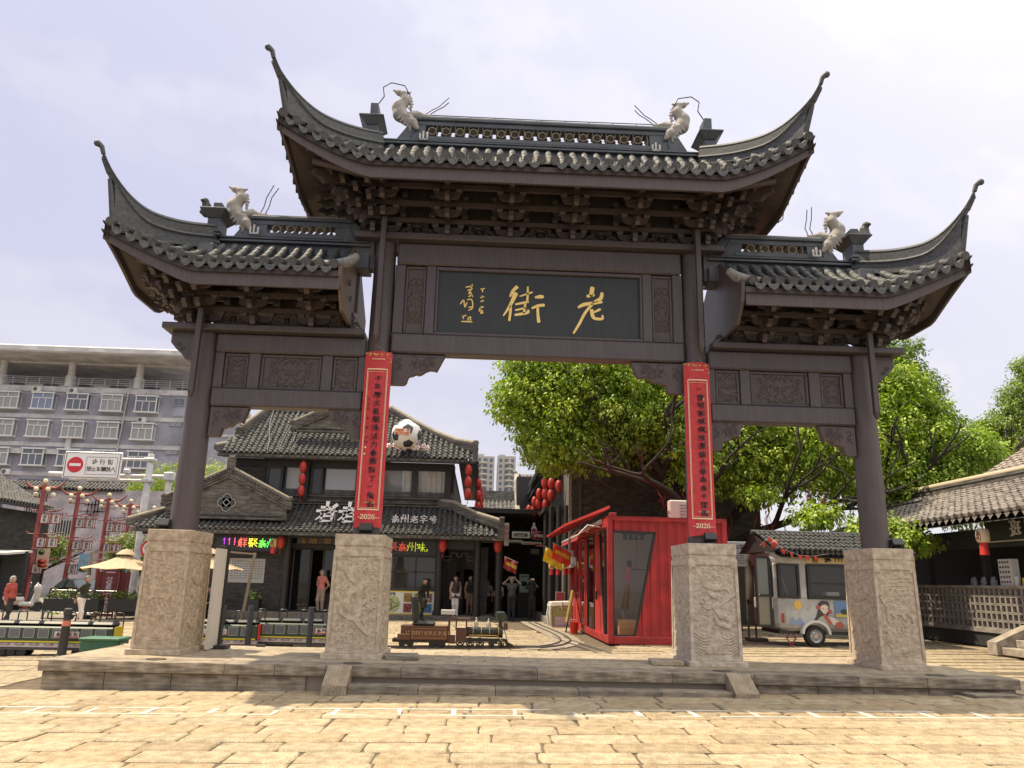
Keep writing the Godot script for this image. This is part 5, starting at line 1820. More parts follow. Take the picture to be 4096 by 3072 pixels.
func window(t: Node3D,called: String,x0: float,x1: float,y0: float,y1: float,z: float,fm: Material,gm: Material,mull:=1,fw:=0.06,bars:=[])->Node3D:
	var n:=sub(called,t)
	var b:=MB.new()
	b.box(v3((x0+x1)*0.5,y0+fw*0.5,z),v3(x1 - x0,fw,0.08))
	b.box(v3((x0+x1)*0.5,y1 - fw*0.5,z),v3(x1 - x0,fw,0.08))
	b.box(v3(x0+fw*0.5,(y0+y1)*0.5,z),v3(fw,y1 - y0 - fw*2,0.08))
	b.box(v3(x1 - fw*0.5,(y0+y1)*0.5,z),v3(fw,y1 - y0 - fw*2,0.08))
	for i in range(1,mull): b.box(v3(lerpf(x0,x1,float(i)/mull),(y0+y1)*0.5,z),v3(fw*0.7,y1 - y0 - fw*2,0.06))
	for q in bars: b.box(v3((x0+x1)*0.5,q,z),v3(x1 - x0 - fw*2,fw*0.7,0.06))
	obj("frame",b,fm,n)
	b=MB.new()
	b.quad(v3(x0+fw,y0+fw,z - 0.01),v3(x1 - fw,y0+fw,z - 0.01),v3(x1 - fw,y1 - fw,z - 0.01),v3(x0+fw,y1 - fw,z - 0.01))
	obj("pane",b,gm,n)
	return n

func curtain(t: Node3D,x0: float,x1: float,y0: float,y1: float,z: float,m: Material)->void:
	var b:=MB.new()
	var n:=int((x1 - x0)/0.05)
	for i in n:
		var xa:=lerpf(x0,x1,float(i)/n)
		var xb:=lerpf(x0,x1,float(i+1)/n)
		var za:=z+0.025*sin(i*1.3)
		var zb:=z+0.025*sin((i+1)*1.3)
		b.quad(v3(xa,y0,za),v3(xb,y0,zb),v3(xb,y1,zb),v3(xa,y1,za))
	part("curtain",b,m,t)

func ridge_line(t: Node3D,called: String,pts: Array,w: float,h: float,m: Material,cap: Material)->void:
	var b:=MB.new()
	for i in pts.size() - 1:
		bar(b,pts[i],pts[i+1],w,h)
		bar(b,pts[i]+v3(0,h*0.3,0),pts[i+1]+v3(0,h*0.3,0),w*1.25,h*0.12)
		bar(b,pts[i] - v3(0,h*0.2,0),pts[i+1] - v3(0,h*0.2,0),w*1.3,h*0.12)
	part(called,b,m,t)
	b=MB.new()
	for i in pts.size() - 1: b.tube([pts[i]+v3(0,h*0.52,0),pts[i+1]+v3(0,h*0.52,0)],w*0.5,8)
	part("ridge_cap",b,cap,t)

func pillar_cap(b: MB,at: Vector3,s: float)->void:
	b.box(at+v3(0,-0.25*s,0),v3(0.3,0.5,0.3)*s)
	b.box(at+v3(0,0.03*s,0),v3(0.4,0.06,0.4)*s)
	b.box(at+v3(0,-0.36*s,0),v3(0.38,0.05,0.38)*s)
	b.tube([at+v3(-0.16*s,0.12*s,0),at+v3(0.16*s,0.12*s,0)],0.09*s,8)

func build_restaurant()->void:
	var timber:=mat(0.022,0.02,0.021,0.5,{"tex": "wood","rep": 0.6})
	var timber2:=mat(0.04,0.037,0.038,0.55,{"tex": "wood","rep": 0.6})
	var plaster:=mat(0.17,0.155,0.14,0.85,{"tex": "streak","rep": 0.5,"bump": 0.3})
	var board:=mat(0.25,0.235,0.215,0.85,{"tex": "streak","rep": 0.5})
	var tile:=mat(0.1,0.097,0.096,0.75,{"vc": true,"tex": "tile","rep": 2.0})
	var deck:=mat(0.05,0.048,0.046,0.9)
	var cap:=mat(0.3,0.26,0.2,0.8,{"tex": "plaster","rep": 2.0})
	var t:=thing("restaurant_house","two-storey grey brick restaurant with dark timber front and tiled roofs behind the archway's left half","building",v3(-7.5,-0.4,-21))
	var b:=MB.new()
	b.cbox(v3(-7.6,-0.27,-22.2),v3(16.0,0.3,6.0),0.02)
	part("step",b,mat(0.2,0.19,0.175,0.8,{"tex": "stone","rep": 0.8}),t)
	b=MB.new()
	b.box(v3(-7.6,1.5,-24.6),v3(15.2,3.2,0.2))
	b.box(v3(-15.2,1.5,-22.4),v3(0.2,3.3,4.2))
	b.box(v3(-7.7,3.25,-22.4),v3(15.0,0.2,4.6))
	b.box(v3(-9.3,1.5,-22.4),v3(0.12,3.2,4.2))
	b.box(v3(-6.3,1.5,-22.4),v3(0.12,3.2,4.2))
	b.box(v3(-2.6,1.5,-22.6),v3(0.12,3.2,4.0))
	part("inner_wall",b,mat(0.06,0.055,0.052,0.9,{"tex": "plaster","rep": 0.6}),t)  # near-black walls: the shade of the rooms is put into their colour
	b=MB.new()
	b.box(v3(-12.2,1.4,-20.42),v3(6.0,3.1,0.2))
	b.box(v3(-6.3,1.4,-20.42),v3(1.7,3.1,0.2))
	part("wall_bed",b,mat(0.09,0.085,0.08,0.9),t)
	bricks(t,"brickwork",v3(-15.2,-0.12,-20.315),Vector3.RIGHT,5.95,2.5,Color(0.105,0.1,0.1))
	for x in [-9.1,-2.68,-1.06,-0.15]:
		b=MB.new()
		b.lathe([V(0.2,-0.12),V(0.2,0.05),V(0.155,0.08),V(0.15,3.1),V(0,3.1)],16,Transform3D(Basis(),v3(x,0,-19.4)))
		part("column",b,timber,t)
	b=MB.new()
	b.box(v3(-7.6,3.02,-19.4),v3(15.2,0.22,0.2))
	part("eave_beam",b,timber,t)
	window(t,"shop_window",-9.05,-8.3,-0.12,2.5,-20.35,timber2,glass(0.3),1,0.05)
	var d:=sub("door",t)
	b=MB.new()
	for x in [-8.27,-7.75,-7.2]: b.box(v3(x,1.2,-20.4),v3(0.07,2.64,0.08))
	b.box(v3(-7.73,2.5,-20.4),v3(1.1,0.09,0.08))
	b.box(v3(-7.5,0.3,-20.42),v3(0.5,0.7,0.04))
	obj("frame",b,timber,d)
	b=MB.new()
	b.quad(v3(-7.72,0.65,-20.41),v3(-7.22,0.65,-20.41),v3(-7.22,2.45,-20.41),v3(-7.72,2.45,-20.41))
	obj("pane",b,glass(0.4),d)
	b=MB.new()
	b.box(v3(-7.5,2.62,-20.3),v3(3.3,0.2,0.14))
	part("transom",b,timber2,t)
	window(t,"serving_window",-5.5,-2.78,0.86,2.32,-19.75,timber2,glass(0.25),3,0.09,[1.62])
	b=MB.new()
	b.box(v3(-4.1,2.35,-21.4),v3(2.6,0.05,3.0))
	b.box(v3(-4.1,1.3,-22.6),v3(2.6,2.6,0.08))
	part("kitchen_wall",b,mat(0.28,0.26,0.24,0.8),t)
	var lat:=sub("lattice",t)
	b=MB.new()
	for q in [[-2.5,2.62,-1.2,2.62],[-2.5,2.15,-2.5,2.62],[-1.2,2.15,-1.2,2.62],[-2.2,2.15,-2.2,2.45],[-2.2,2.45,-1.95,2.45],[-1.95,2.3,-1.95,2.45],[-1.5,2.15,-1.5,2.45],[-1.5,2.45,-1.75,2.45],[-1.75,2.3,-1.75,2.45],[-2.5,2.15,-2.2,2.15],[-1.5,2.15,-1.2,2.15],[-1.95,2.3,-1.75,2.3],[-2.5,2.3,-2.2,2.3],[-1.5,2.3,-1.2,2.3]]: bar(b,v3(q[0],q[1],-19.5),v3(q[2],q[3],-19.5),0.04,0.04)
	obj("lattice_bar",b,timber2,lat)
	b=MB.new()
	b.box(v3(-1.85,2.85,-19.5),v3(1.5,0.4,0.06))
	obj("head_board",b,timber2,lat)
	curtain(t,-2.5,-2.0,-0.1,2.15,-19.9,mat(0.012,0.012,0.013,0.8))
	b=MB.new()
	var arch:=pv2([V(-0.8,0),V(-0.8,2.9),V(1.0,2.9),V(1.0,0),V(0.62,0),V(0.62,1.3)])
	for k in 9: arch.append(V(0.06+0.56*cos(PI*k/8.0),1.45+0.5*sin(PI*k/8.0)))
	arch.append(V(-0.5,0))
	b.prism(arch,0.12,Transform3D(Basis(),v3(-1.6,-0.12,-21.2)))
	part("arched_wall",b,mat(0.09,0.085,0.085,0.9,{"tex": "plaster","rep": 0.6}),t)
	var rows:=[]
	var x:=-15.5
	while x<0.0:
		var top:=v3(x,4.35,-20.75)
		if x>-2.6: top=v3(-2.5,4.45,-20.75).lerp(v3(0.0,3.35,-18.75),(x+2.6)/2.6)
		if x<-13.9: top=v3(-13.9,4.35,-20.75).lerp(v3(-15.6,3.3,-18.8),(-13.9 - x)/1.7)
		top.x=x
		if top.z<-18.95: rows.append([v3(x,3.14,-18.68),top])
		x+=0.235
	tile_roof(t,rows,0.085,0.235,0.03,tile,deck)
	b=MB.new()
	b.box(v3(-7.75,3.04,-18.75),v3(15.5,0.13,0.06))
	b.box(v3(-7.75,3.1,-19.0),v3(15.4,0.05,0.6))
	part("eave_board",b,board,t)
	ridge_line(t,"hip_ridge",[v3(-2.9,4.62,-20.9),v3(-2.2,4.5,-20.4),v3(-1.2,3.98,-19.5),v3(-0.1,3.62,-18.75)],0.2,0.34,plaster,cap)
	ridge_line(t,"hip_ridge",[v3(-13.9,4.45,-20.9),v3(-14.6,3.85,-19.8),v3(-15.65,3.32,-18.75)],0.2,0.3,plaster,cap)
	b=MB.new()
	pillar_cap(b,v3(-0.08,3.85,-18.75),0.6)
	b.box(v3(-0.1,3.35,-18.72),v3(0.3,0.5,0.2))
	part("hip_end",b,plaster,t)
	b=MB.new()
	b.box(v3(-7.2,4.7,-20.98),v3(9.9,0.9,0.25))
	part("upper_wall",b,mat(0.13,0.122,0.118,0.85,{"tex": "streak","rep": 0.5}),t)
	for y in [4.5,4.62,4.84]:
		b=MB.new()
		b.cbox(v3(-7.2,y,-20.82),v3(9.9,0.06,0.16),0.015)
		part("moulding",b,plaster,t)
	b=MB.new()
	b.box(v3(-7.2,6.3,-20.9),v3(9.9,0.34,0.2))
	b.box(v3(-12.0,5.4,-21.0),v3(0.4,1.6,0.2))
	b.box(v3(-2.5,5.5,-20.9),v3(0.22,1.6,0.22))
	b.box(v3(-8.87,5.5,-20.75),v3(0.2,1.7,0.2))
	b.box(v3(-4.03,5.5,-20.85),v3(0.24,1.4,0.12))
	b.box(v3(-6.1,5.5,-20.85),v3(1.2,1.4,0.1))
	b.box(v3(-7.2,5.5,-23.2),v3(9.8,2.4,0.15))
	part("upper_timber",b,timber,t)
	b=MB.new()
	b.box(v3(-11.3,5.45,-21.0),v3(1.4,1.3,0.12))
	part("upper_wall_bed",b,mat(0.07,0.066,0.062,0.9),t)
	bricks(t,"upper_brickwork",v3(-11.95,4.86,-20.93),Vector3.RIGHT,1.2,1.3,Color(0.1,0.096,0.094))
	var pale:=mat(0.36,0.365,0.38,0.5)
	var pane:=mat(0.3,0.31,0.335,0.12,{"spec": 0.6})
	window(t,"casement",-10.7,-9.95,4.88,6.15,-20.8,timber,mat(0.05,0.05,0.052,0.15),1,0.12)
	window(t,"upper_window",-9.87,-9.05,4.88,6.15,-20.86,timber,glass(0.12),1,0.04)
	window(t,"casement",-8.72,-8.15,4.88,6.15,-20.8,timber,mat(0.02,0.02,0.022,0.15),1,0.1)
	window(t,"upper_window",-8.1,-6.65,4.86,6.14,-20.86,timber,pane,1,0.05)
	window(t,"upper_window",-5.55,-4.12,4.86,6.16,-20.86,timber,glass(0.12),1,0.06)
	window(t,"upper_window",-3.95,-2.62,4.86,6.18,-20.86,timber,glass(0.12),1,0.06)
	var cl:=mat(0.62,0.61,0.58,0.8,{"back": Color(0.2,0.2,0.2)})
	curtain(t,-9.85,-9.1,4.9,6.12,-21.05,cl)
	curtain(t,-4.62,-4.15,4.9,6.14,-21.05,cl)
	curtain(t,-3.92,-2.65,4.9,6.14,-21.1,cl)
	b=MB.new()
	b.box(v3(-4.85,5.5,-21.3),v3(1.4,1.3,0.03))
	part("blind",b,pale,t)
	b=MB.new()
	b.box(v3(-1.75,2.2,-28.5),v3(0.2,4.9,15.0))
	part("alley_wall",b,mat(0.05,0.047,0.046,0.9,{"tex": "plaster","rep": 0.5}),t)
	b=MB.new()
	b.box(v3(-1.2,6.35,-28.0),v3(0.08,0.24,16.2))
	b.box(v3(-1.6,6.42,-28.0),v3(0.9,0.08,16.2))
	b.box(v3(-2.3,5.4,-28.5),v3(0.1,1.7,15.0))
	b.box(v3(-1.7,4.5,-28.5),v3(0.9,0.15,15.0))
	part("veranda",b,timber,t)
	rows=[]
	x=-12.65
	while x<-1.35:
		var top:=v3(x,9.05,-22.5)
		if x<-11.3: top=v3(-11.3,9.05,-22.5).lerp(v3(-12.75,6.75,-20.0),clampf((-11.3 - x)/1.45,0,1))
		if x>-5.5: top=v3(-5.5,9.05,-22.5).lerp(v3(-1.3,6.75,-20.0),clampf((x+5.5)/4.2,0,1))
		top.x=x
		if top.z<-20.15: rows.append([v3(x,6.56,-19.88),top])
		x+=0.25
	tile_roof(t,rows,0.09,0.25,0.035,tile,deck)
	b=MB.new()
	b.box(v3(-7.0,6.46,-19.95),v3(11.4,0.14,0.06))
	b.box(v3(-7.0,6.5,-20.35),v3(11.4,0.06,0.8))
	part("eave_board",b,board,t)
	b=MB.new()
	b.prism(pv2([V(-11.4,6.5),V(-5.4,6.5),V(-5.4,9.0),V(-11.4,9.0)]),0.1,Transform3D(Basis(),v3(0,0,-22.8)))
	part("roof_back",b,deck,t)
	ridge_line(t,"roof_ridge",[v3(-11.3,9.15,-22.5),v3(-5.5,9.15,-22.5)],0.24,0.3,plaster,cap)
	for i in 20:
		b=MB.new()
		b.lathe([V(0.085,-0.05),V(0.1,-0.05),V(0.1,0.05),V(0.085,0.05),V(0.085,-0.05)],10,lying(v3(-11.0+i*0.28,9.4,-22.5)))
		part("crest_ring",b,mat(0.35,0.33,0.3,0.85),t)
	ridge_line(t,"descending_ridge",[v3(-11.3,9.1,-22.5),v3(-11.7,8.4,-21.75),v3(-12.1,7.72,-21.0)],0.26,0.42,plaster,cap)
	ridge_line(t,"descending_ridge",[v3(-5.5,9.15,-22.5),v3(-4.4,8.45,-21.9),v3(-3.2,7.75,-21.2),v3(-2.2,7.3,-20.6),v3(-1.35,7.12,-20.2)],0.26,0.42,plaster,cap)
	ridge_line(t,"hip_ridge",[v3(-12.2,7.3,-20.9),v3(-12.45,6.95,-20.4),v3(-12.8,6.75,-19.9)],0.2,0.2,plaster,cap)
	b=MB.new()
	pillar_cap(b,v3(-12.15,7.75,-20.95),0.9)
	b.box(v3(-12.15,7.2,-20.95),v3(0.32,0.9,0.32))
	pillar_cap(b,v3(-1.32,7.35,-20.2),0.7)
	b.box(v3(-1.32,6.95,-20.1),v3(0.24,0.9,0.3))
	part("ridge_pillar",b,plaster,t)
	for q in [[-7.9,8.72,1.7,7.72,-20.75,0.16],[-11.82,5.45,2.55,3.62,-19.35,0.22]]:
		var big: bool=q[0]<-10
		var g:=sub("gable",t)
		b=MB.new()
		var drop:=0.85 if not big else 1.25
		b.prism(pv2([V(q[0] - q[2],q[3]),V(q[0]+q[2],q[3]),V(q[0]+q[2],q[1] - drop),V(q[0],q[1]),V(q[0] - q[2],q[1] - drop)]),0.2,Transform3D(Basis(),v3(0,0,q[4] - 0.1)))
		obj("gable_wall",b,plaster,g)
		b=MB.new()
		b.cbox(v3(q[0],q[3]+0.02,q[4]+0.14),v3(q[2]*1.9,0.08,0.14),0.015)
		b.cbox(v3(q[0],q[3]+0.18,q[4]+0.12),v3(q[2]*1.9,0.06,0.1),0.015)
		obj("moulding",b,plaster,g)
		var pm:=MB.new()
		var cp:=MB.new()
		for s in [-1.0,1.0]:
			var A:=v3(q[0],q[1]+0.05,q[4]+0.05)
			var B:=v3(q[0]+s*(q[2]+0.06),q[1] - drop+0.02,q[4]+0.05)
			for k in 4:
				var o:=v3(0,-0.1+0.11*k,0)
				bar(pm,A+o,B+o,0.34 - 0.03*absf(k - 1.0),0.075)
			cp.tube([A+v3(0,0.32,0),B+v3(0,0.32,0)],0.08,8)
			if big:
				for k in 14:
					var p:=A.lerp(B,(k+1)/16.0)+v3(0,0.17,0.17)
					pm.lathe([V(0.05,-0.02),V(0.07,-0.02),V(0.07,0.02),V(0.05,0.02)],8,lying(p))
			pillar_cap(pm,B+v3(0,0.25,0),0.8)
		obj("raking_course",pm,plaster,g)
		obj("coping",cp,cap,g)
		if big:
			b=MB.new()
			pillar_cap(b,v3(q[0],q[1]+0.72,q[4]+0.05),0.75)
			b.box(v3(q[0],q[1]+0.3,q[4]+0.06),v3(0.3,0.8,0.26))
			obj("apex_pillar",b,plaster,g)
			b=MB.new()
			for k in 4: b.lathe([V(0.0,0.04),V(0.2,0.04),V(0.22,0.0)],14,lying(v3(q[0]+0.17*cos(k*PI/2),q[1] - 1.15+0.17*sin(k*PI/2),q[4]+0.1)))
			obj("plaque",b,mat(0.035,0.04,0.05,0.5),g)
			b=MB.new()
			for k in 4: bar(b,v3(q[0]+0.15*cos(k*PI/2),q[1] - 1.15+0.15*sin(k*PI/2),q[4]+0.155),v3(q[0]+0.15*cos((k+1)*PI/2),q[1] - 1.15+0.15*sin((k+1)*PI/2),q[4]+0.155),0.025,0.025)
			for k in 24:
				var an:=TAU*k/24.0
				var rr:=0.26+0.12*absf(cos(2.0*an))
				var an2:=TAU*(k+1)/24.0
				var r2:=0.26+0.12*absf(cos(2.0*an2))
				bar(b,v3(q[0]+rr*cos(an),q[1] - 1.15+rr*sin(an),q[4]+0.13),v3(q[0]+r2*cos(an2),q[1] - 1.15+r2*sin(an2),q[4]+0.13),0.025,0.025)
			obj("plaque_line",b,mat(0.4,0.37,0.33,0.8),g)
	bricks(t,"gable_brickwork",v3(-13.7,3.85,-19.24),Vector3.RIGHT,3.7,0.42,Color(0.17,0.15,0.135))
	for s in [-1.0,1.0]:
		var rr:=[]
		for k in 6: rr.append([v3(-11.82+s*2.5,4.2,-19.5 - k*0.25),v3(-11.82,5.45,-19.5 - k*0.25)])
		tile_roof(t,rr,0.085,0.25,0.0,tile,deck,v3(0,0,1))
	b=MB.new()
	for i in 3:
		b.tube([v3(-11.0+1.2*i,9.0,-22.0),v3(-10.9+1.0*i,8.2,-21.2),v3(-10.6+0.6*i,7.2,-20.3),v3(-10.5+0.5*i,6.7,-19.8)],0.014,4)
	b.tube([v3(-9.4,8.6,-20.9),v3(-9.55,7.2,-20.4)],0.025,5)
	part("roof_cable",b,mat(0.25,0.24,0.23,0.7),t)

func build_restaurant_signs()->void:
	var white:=mat(0.78,0.77,0.8,0.4)
	var dark:=mat(0.028,0.03,0.034,0.35)
	var b:=MB.new()
	for i in 2:
		b=MB.new()
		words(b,"者",v3([-7.92,-6.98][i],4.42,-19.25),0.82,Vector3.ZERO,v3(1,0,0),v3(-0.1,-0.95,-0.0),0.12,0.06,0.45)
		for s in [-0.2,0.25]: b.cyl(v3([-7.5,-6.55][i]+s,3.7,-19.5),v3([-7.5,-6.55][i]+s,4.2,-19.28),0.015,5)
		tag(obj("letter_sign",b,white),["large white brush character on the lower tiled roof, the fuller one left of the banner","large white brush character on the lower tiled roof, half hidden by the red banner"][i],"sign","white roof characters")
	b=MB.new()
	var o:=thing("roof_letter_sign","row of five small white characters standing on the lower tiled roof right of the banner","sign",v3(-3.9,3.6,-19.2))
	for i in 5:
		b=MB.new()
		words(b,"泰州老字号"[i],v3(-4.78+0.4*i,3.98,-19.2),0.32,Vector3.ZERO,Vector3.RIGHT,Vector3.DOWN,0.085,0.04,0.1)
		part("lettering",b,white,o)
	b=MB.new()
	b.box(v3(-3.9,3.64,-19.24),v3(2.0,0.03,0.03))
	part("rail",b,dark,o)
	for i in 2:
		var x0: float=[-12.2,-5.55][i]
		var x1: float=[-9.4,-2.8][i]
		o=thing("led_sign",["dark LED board with rainbow running characters above the two seated men","dark LED board with red and green characters above the snack window"][i],"sign",v3((x0+x1)*0.5,2.35,-19.6),0.0,"LED boards on the restaurant")
		b=MB.new()
		b.cbox(v3((x0+x1)*0.5,2.66,-19.66),v3(x1 - x0,0.7,0.12),0.015)
		part("panel",b,mat(0.02,0.024,0.028,0.3),o)
		var text: String=["11!鲜聚泰州","聚泰州味,"][i]
		var xs: Array=[[-11.98,-11.77,-11.55,-11.25,-10.82,-10.42,-10.02],[-4.9,-4.48,-4.08,-3.68,-3.32]][i]
		var cols: Array=[[v3(0.5,0.05,0.9),v3(0.75,0.1,0.5),v3(0.9,0.1,0.3),v3(0.85,0.15,0.1),v3(0.8,0.75,0.05),v3(0.2,0.85,0.1),v3(0.05,0.85,0.2)],[v3(0.5,0.06,0.05),v3(0.55,0.08,0.04),v3(0.5,0.5,0.03),v3(0.5,0.6,0.03),v3(0.5,0.5,0.05)]][i]
		for k in text.length():
			b=MB.new()
			words(b,text[k],v3(xs[k],2.85,-19.592),0.36 if k>2 or i==1 else 0.3,Vector3.ZERO,Vector3.RIGHT,Vector3.DOWN,0.075,0.004,0.0)
			part("led_lettering",b,mat(cols[k].x,cols[k].y,cols[k].z,0.5,{"emit": 1.0 if i==0 else 0.5}),o)
	o=thing("shop_name_board","black board with gold characters over the restaurant door","sign",v3(-7.9,2.68,-19.5))
	b=MB.new()
	b.cbox(v3(-7.9,2.88,-19.5),v3(1.75,0.44,0.06),0.02,Basis(Vector3.RIGHT,0.12))
	part("panel",b,mat(0.012,0.011,0.011,0.3),o)
	b=MB.new()
	words(b,"居者",v3(-8.2,3.03,-19.44),0.3,v3(0.6,0,0),Vector3.RIGHT,v3(0,-1,0.12),0.1,0.012)
	words(b,"志林",v3(-8.53,3.0,-19.44),0.14,v3(0,-0.16,0.02),Vector3.RIGHT,v3(0,-1,0.12),0.1,0.01)
	part("lettering",b,mat(0.4,0.22,0.07,0.4,{"metal": 0.3}),o)
	o=thing("wall_notice","large white notice with columns of writing on the grey brick wall","notice",v3(-10.97,1.0,-20.27))
	b=MB.new()
	b.cbox(v3(-10.97,1.52,-20.27),v3(1.52,1.02,0.03),0.006)
	part("panel",b,mat(0.5,0.5,0.5,0.5),o)
	b=MB.new()
	for r in 8:
		for c in 11:
			var w:=rng.randf_range(0.05,0.1)
			b.box(v3(-11.6+0.125*c,1.9 - 0.1*r,-20.252),v3(w,0.035,0.004))
	stuff(part("small_lettering",b,mat(0.16,0.16,0.17,0.7),o))
	o=thing("menu_counter","white and yellow counter front with photographs of dishes below the snack window","counter",v3(-4.1,-0.12,-19.65))
	b=MB.new()
	b.box(v3(-4.1,0.36,-19.7),v3(2.8,0.95,0.08))
	part("panel",b,mat(0.72,0.71,0.66,0.4),o)
	b=MB.new()
	b.box(v3(-4.1,0.81,-19.655),v3(2.8,0.05,0.01))
	b.box(v3(-4.1,-0.09,-19.655),v3(2.8,0.05,0.01))
	b.box(v3(-2.73,0.36,-19.655),v3(0.06,0.86,0.01))
	part("yellow_border",b,mat(0.75,0.55,0.08,0.5),o)
	var food:=[v3(0.5,0.32,0.1),v3(0.4,0.36,0.08),v3(0.3,0.22,0.12),v3(0.4,0.1,0.12),v3(0.6,0.45,0.08),v3(0.12,0.28,0.5)]
	for k in 6:
		b=MB.new()
		var at:=v3(-3.95+0.42*(k % 3),0.57 - 0.42*(k/3),-19.65)
		b.box(at,v3(0.35,0.36,0.01))
		part("dish_picture",b,mat(food[k].x*0.6,food[k].y*0.6,food[k].z*0.6,0.5),o)
		b=MB.new()
		for q in 14: b.ball(at+v3(rng.randf_range(-0.13,0.13),rng.randf_range(-0.13,0.13),0.006),v3(rng.randf_range(0.025,0.05),rng.randf_range(0.02,0.045),0.004),7)
		part("dish_print",b,mat(food[k].x,food[k].y,food[k].z,0.5),o)
	b=MB.new()
	b.lathe([V(0.0,0.01),V(0.33,0.01),V(0.34,0.0)],24,lying(v3(-4.6,0.3,-19.66)))
	part("tray_picture",b,mat(0.42,0.5,0.2,0.5),o)
	b=MB.new()
	for q in 22:
		var an:=rng.randf()*TAU
		var rr:=rng.randf_range(0.05,0.28)
		b.ball(v3(-4.6+cos(an)*rr,0.3+sin(an)*rr,-19.645),v3(0.05,0.04,0.004),7)
	part("tray_print",b,mat(0.6,0.5,0.32,0.5),o)
	b=MB.new()
	words(b,"老味",v3(-4.75,0.78,-19.65),0.13,v3(0.14,0,0),Vector3.RIGHT,Vector3.DOWN,0.11,0.004)
	part("lettering",b,mat(0.05,0.05,0.05,0.5),o)
	o=thing("giant_football","giant black and white football standing on the upper tiled roof","football",v3(-4.43,6.94,-19.8))
	b=MB.new()
	b.ball(v3(-4.43,7.6,-19.8),0.66,32)
	part("ball",b,mat(0.74,0.73,0.72,0.4),o)
	var phi:=(1.0+sqrt(5.0))*0.5
	var turn:=Basis.from_euler(v3(0.35,0.25,0.1))
	for q in [v3(0,1,phi),v3(0,-1,phi),v3(0,1,-phi),v3(0,-1,-phi),v3(1,phi,0),v3(-1,phi,0),v3(1,-phi,0),v3(-1,-phi,0),v3(phi,0,1),v3(phi,0,-1),v3(-phi,0,1),v3(-phi,0,-1)]:
		var d: Vector3=(turn*q).normalized()
		var u:=d.cross(v3(0.3,1,0.2)).normalized()
		var v:=d.cross(u)
		b=MB.new()
		var ring:=[]
		for k in 5: ring.append(d+(u*cos(TAU*k/5.0)+v*sin(TAU*k/5.0))*0.4)
		for k in 5:
			var A: Vector3=ring[k]
			var B: Vector3=ring[(k+1) % 5]
			for i in 4:
				for j in 4 - i:
					var P:=func(aa: int,bb: int)->Vector3: return v3(-4.43,7.6,-19.8)+(d+(A - d)*(aa/4.0)+(B - d)*(bb/4.0)).normalized()*0.667
					b.tri(P.call(i,j),P.call(i+1,j),P.call(i,j+1))
					if j<3 - i: b.tri(P.call(i+1,j),P.call(i+1,j+1),P.call(i,j+1))
		part("black_patch",b,mat(0.035,0.04,0.055,0.45),o)
	b=MB.new()
	words(b,"苏超冠军城",v3(-4.86,7.72,-19.12),0.12,v3(0.125,0,0),Vector3.RIGHT,Vector3.DOWN,0.13,0.01)
	words(b,"泰州欢迎您",v3(-4.86,7.58,-19.12),0.12,v3(0.125,0,0),Vector3.RIGHT,Vector3.DOWN,0.13,0.01)
	part("lettering",b,mat(0.8,0.2,0.05,0.5),o)
	b=MB.new()
	b.box(v3(-4.55,7.59,-19.13),v3(0.68,0.27,0.01))
	part("banner_strip",b,mat(0.75,0.7,0.62,0.5),o)
	var proto: Node3D=null
	for k in 9:
		var at:=v3(-5.15+0.21*k+(0.05 if k % 2 else 0.0),6.98+(0.08 if k % 3==1 else 0.0)+(0.05 if k==0 else 0.0),-19.68)
		if proto==null:
			proto=thing("blossom_ornament","","flower ornament",at,0.0,"pink paper blossoms below the football")
			b=MB.new()
			for q in 5:
				var an:=TAU*q/5.0
				b.ball(v3(cos(an)*0.075,sin(an)*0.075,0.0),v3(0.06,0.06,0.02),8)
			obj("petals",b,mat(0.78,0.62,0.68,0.6),proto)
			b=MB.new()
			b.ball(v3(0,0,0.02),0.035,7)
			obj("centre",b,mat(0.7,0.5,0.12,0.6),proto)
			proto.set_meta("label","pale pink blossom ornament in the row on the roof below the football")
		else: dup(proto,at,0.0,"pale pink blossom ornament in the row on the roof below the football")

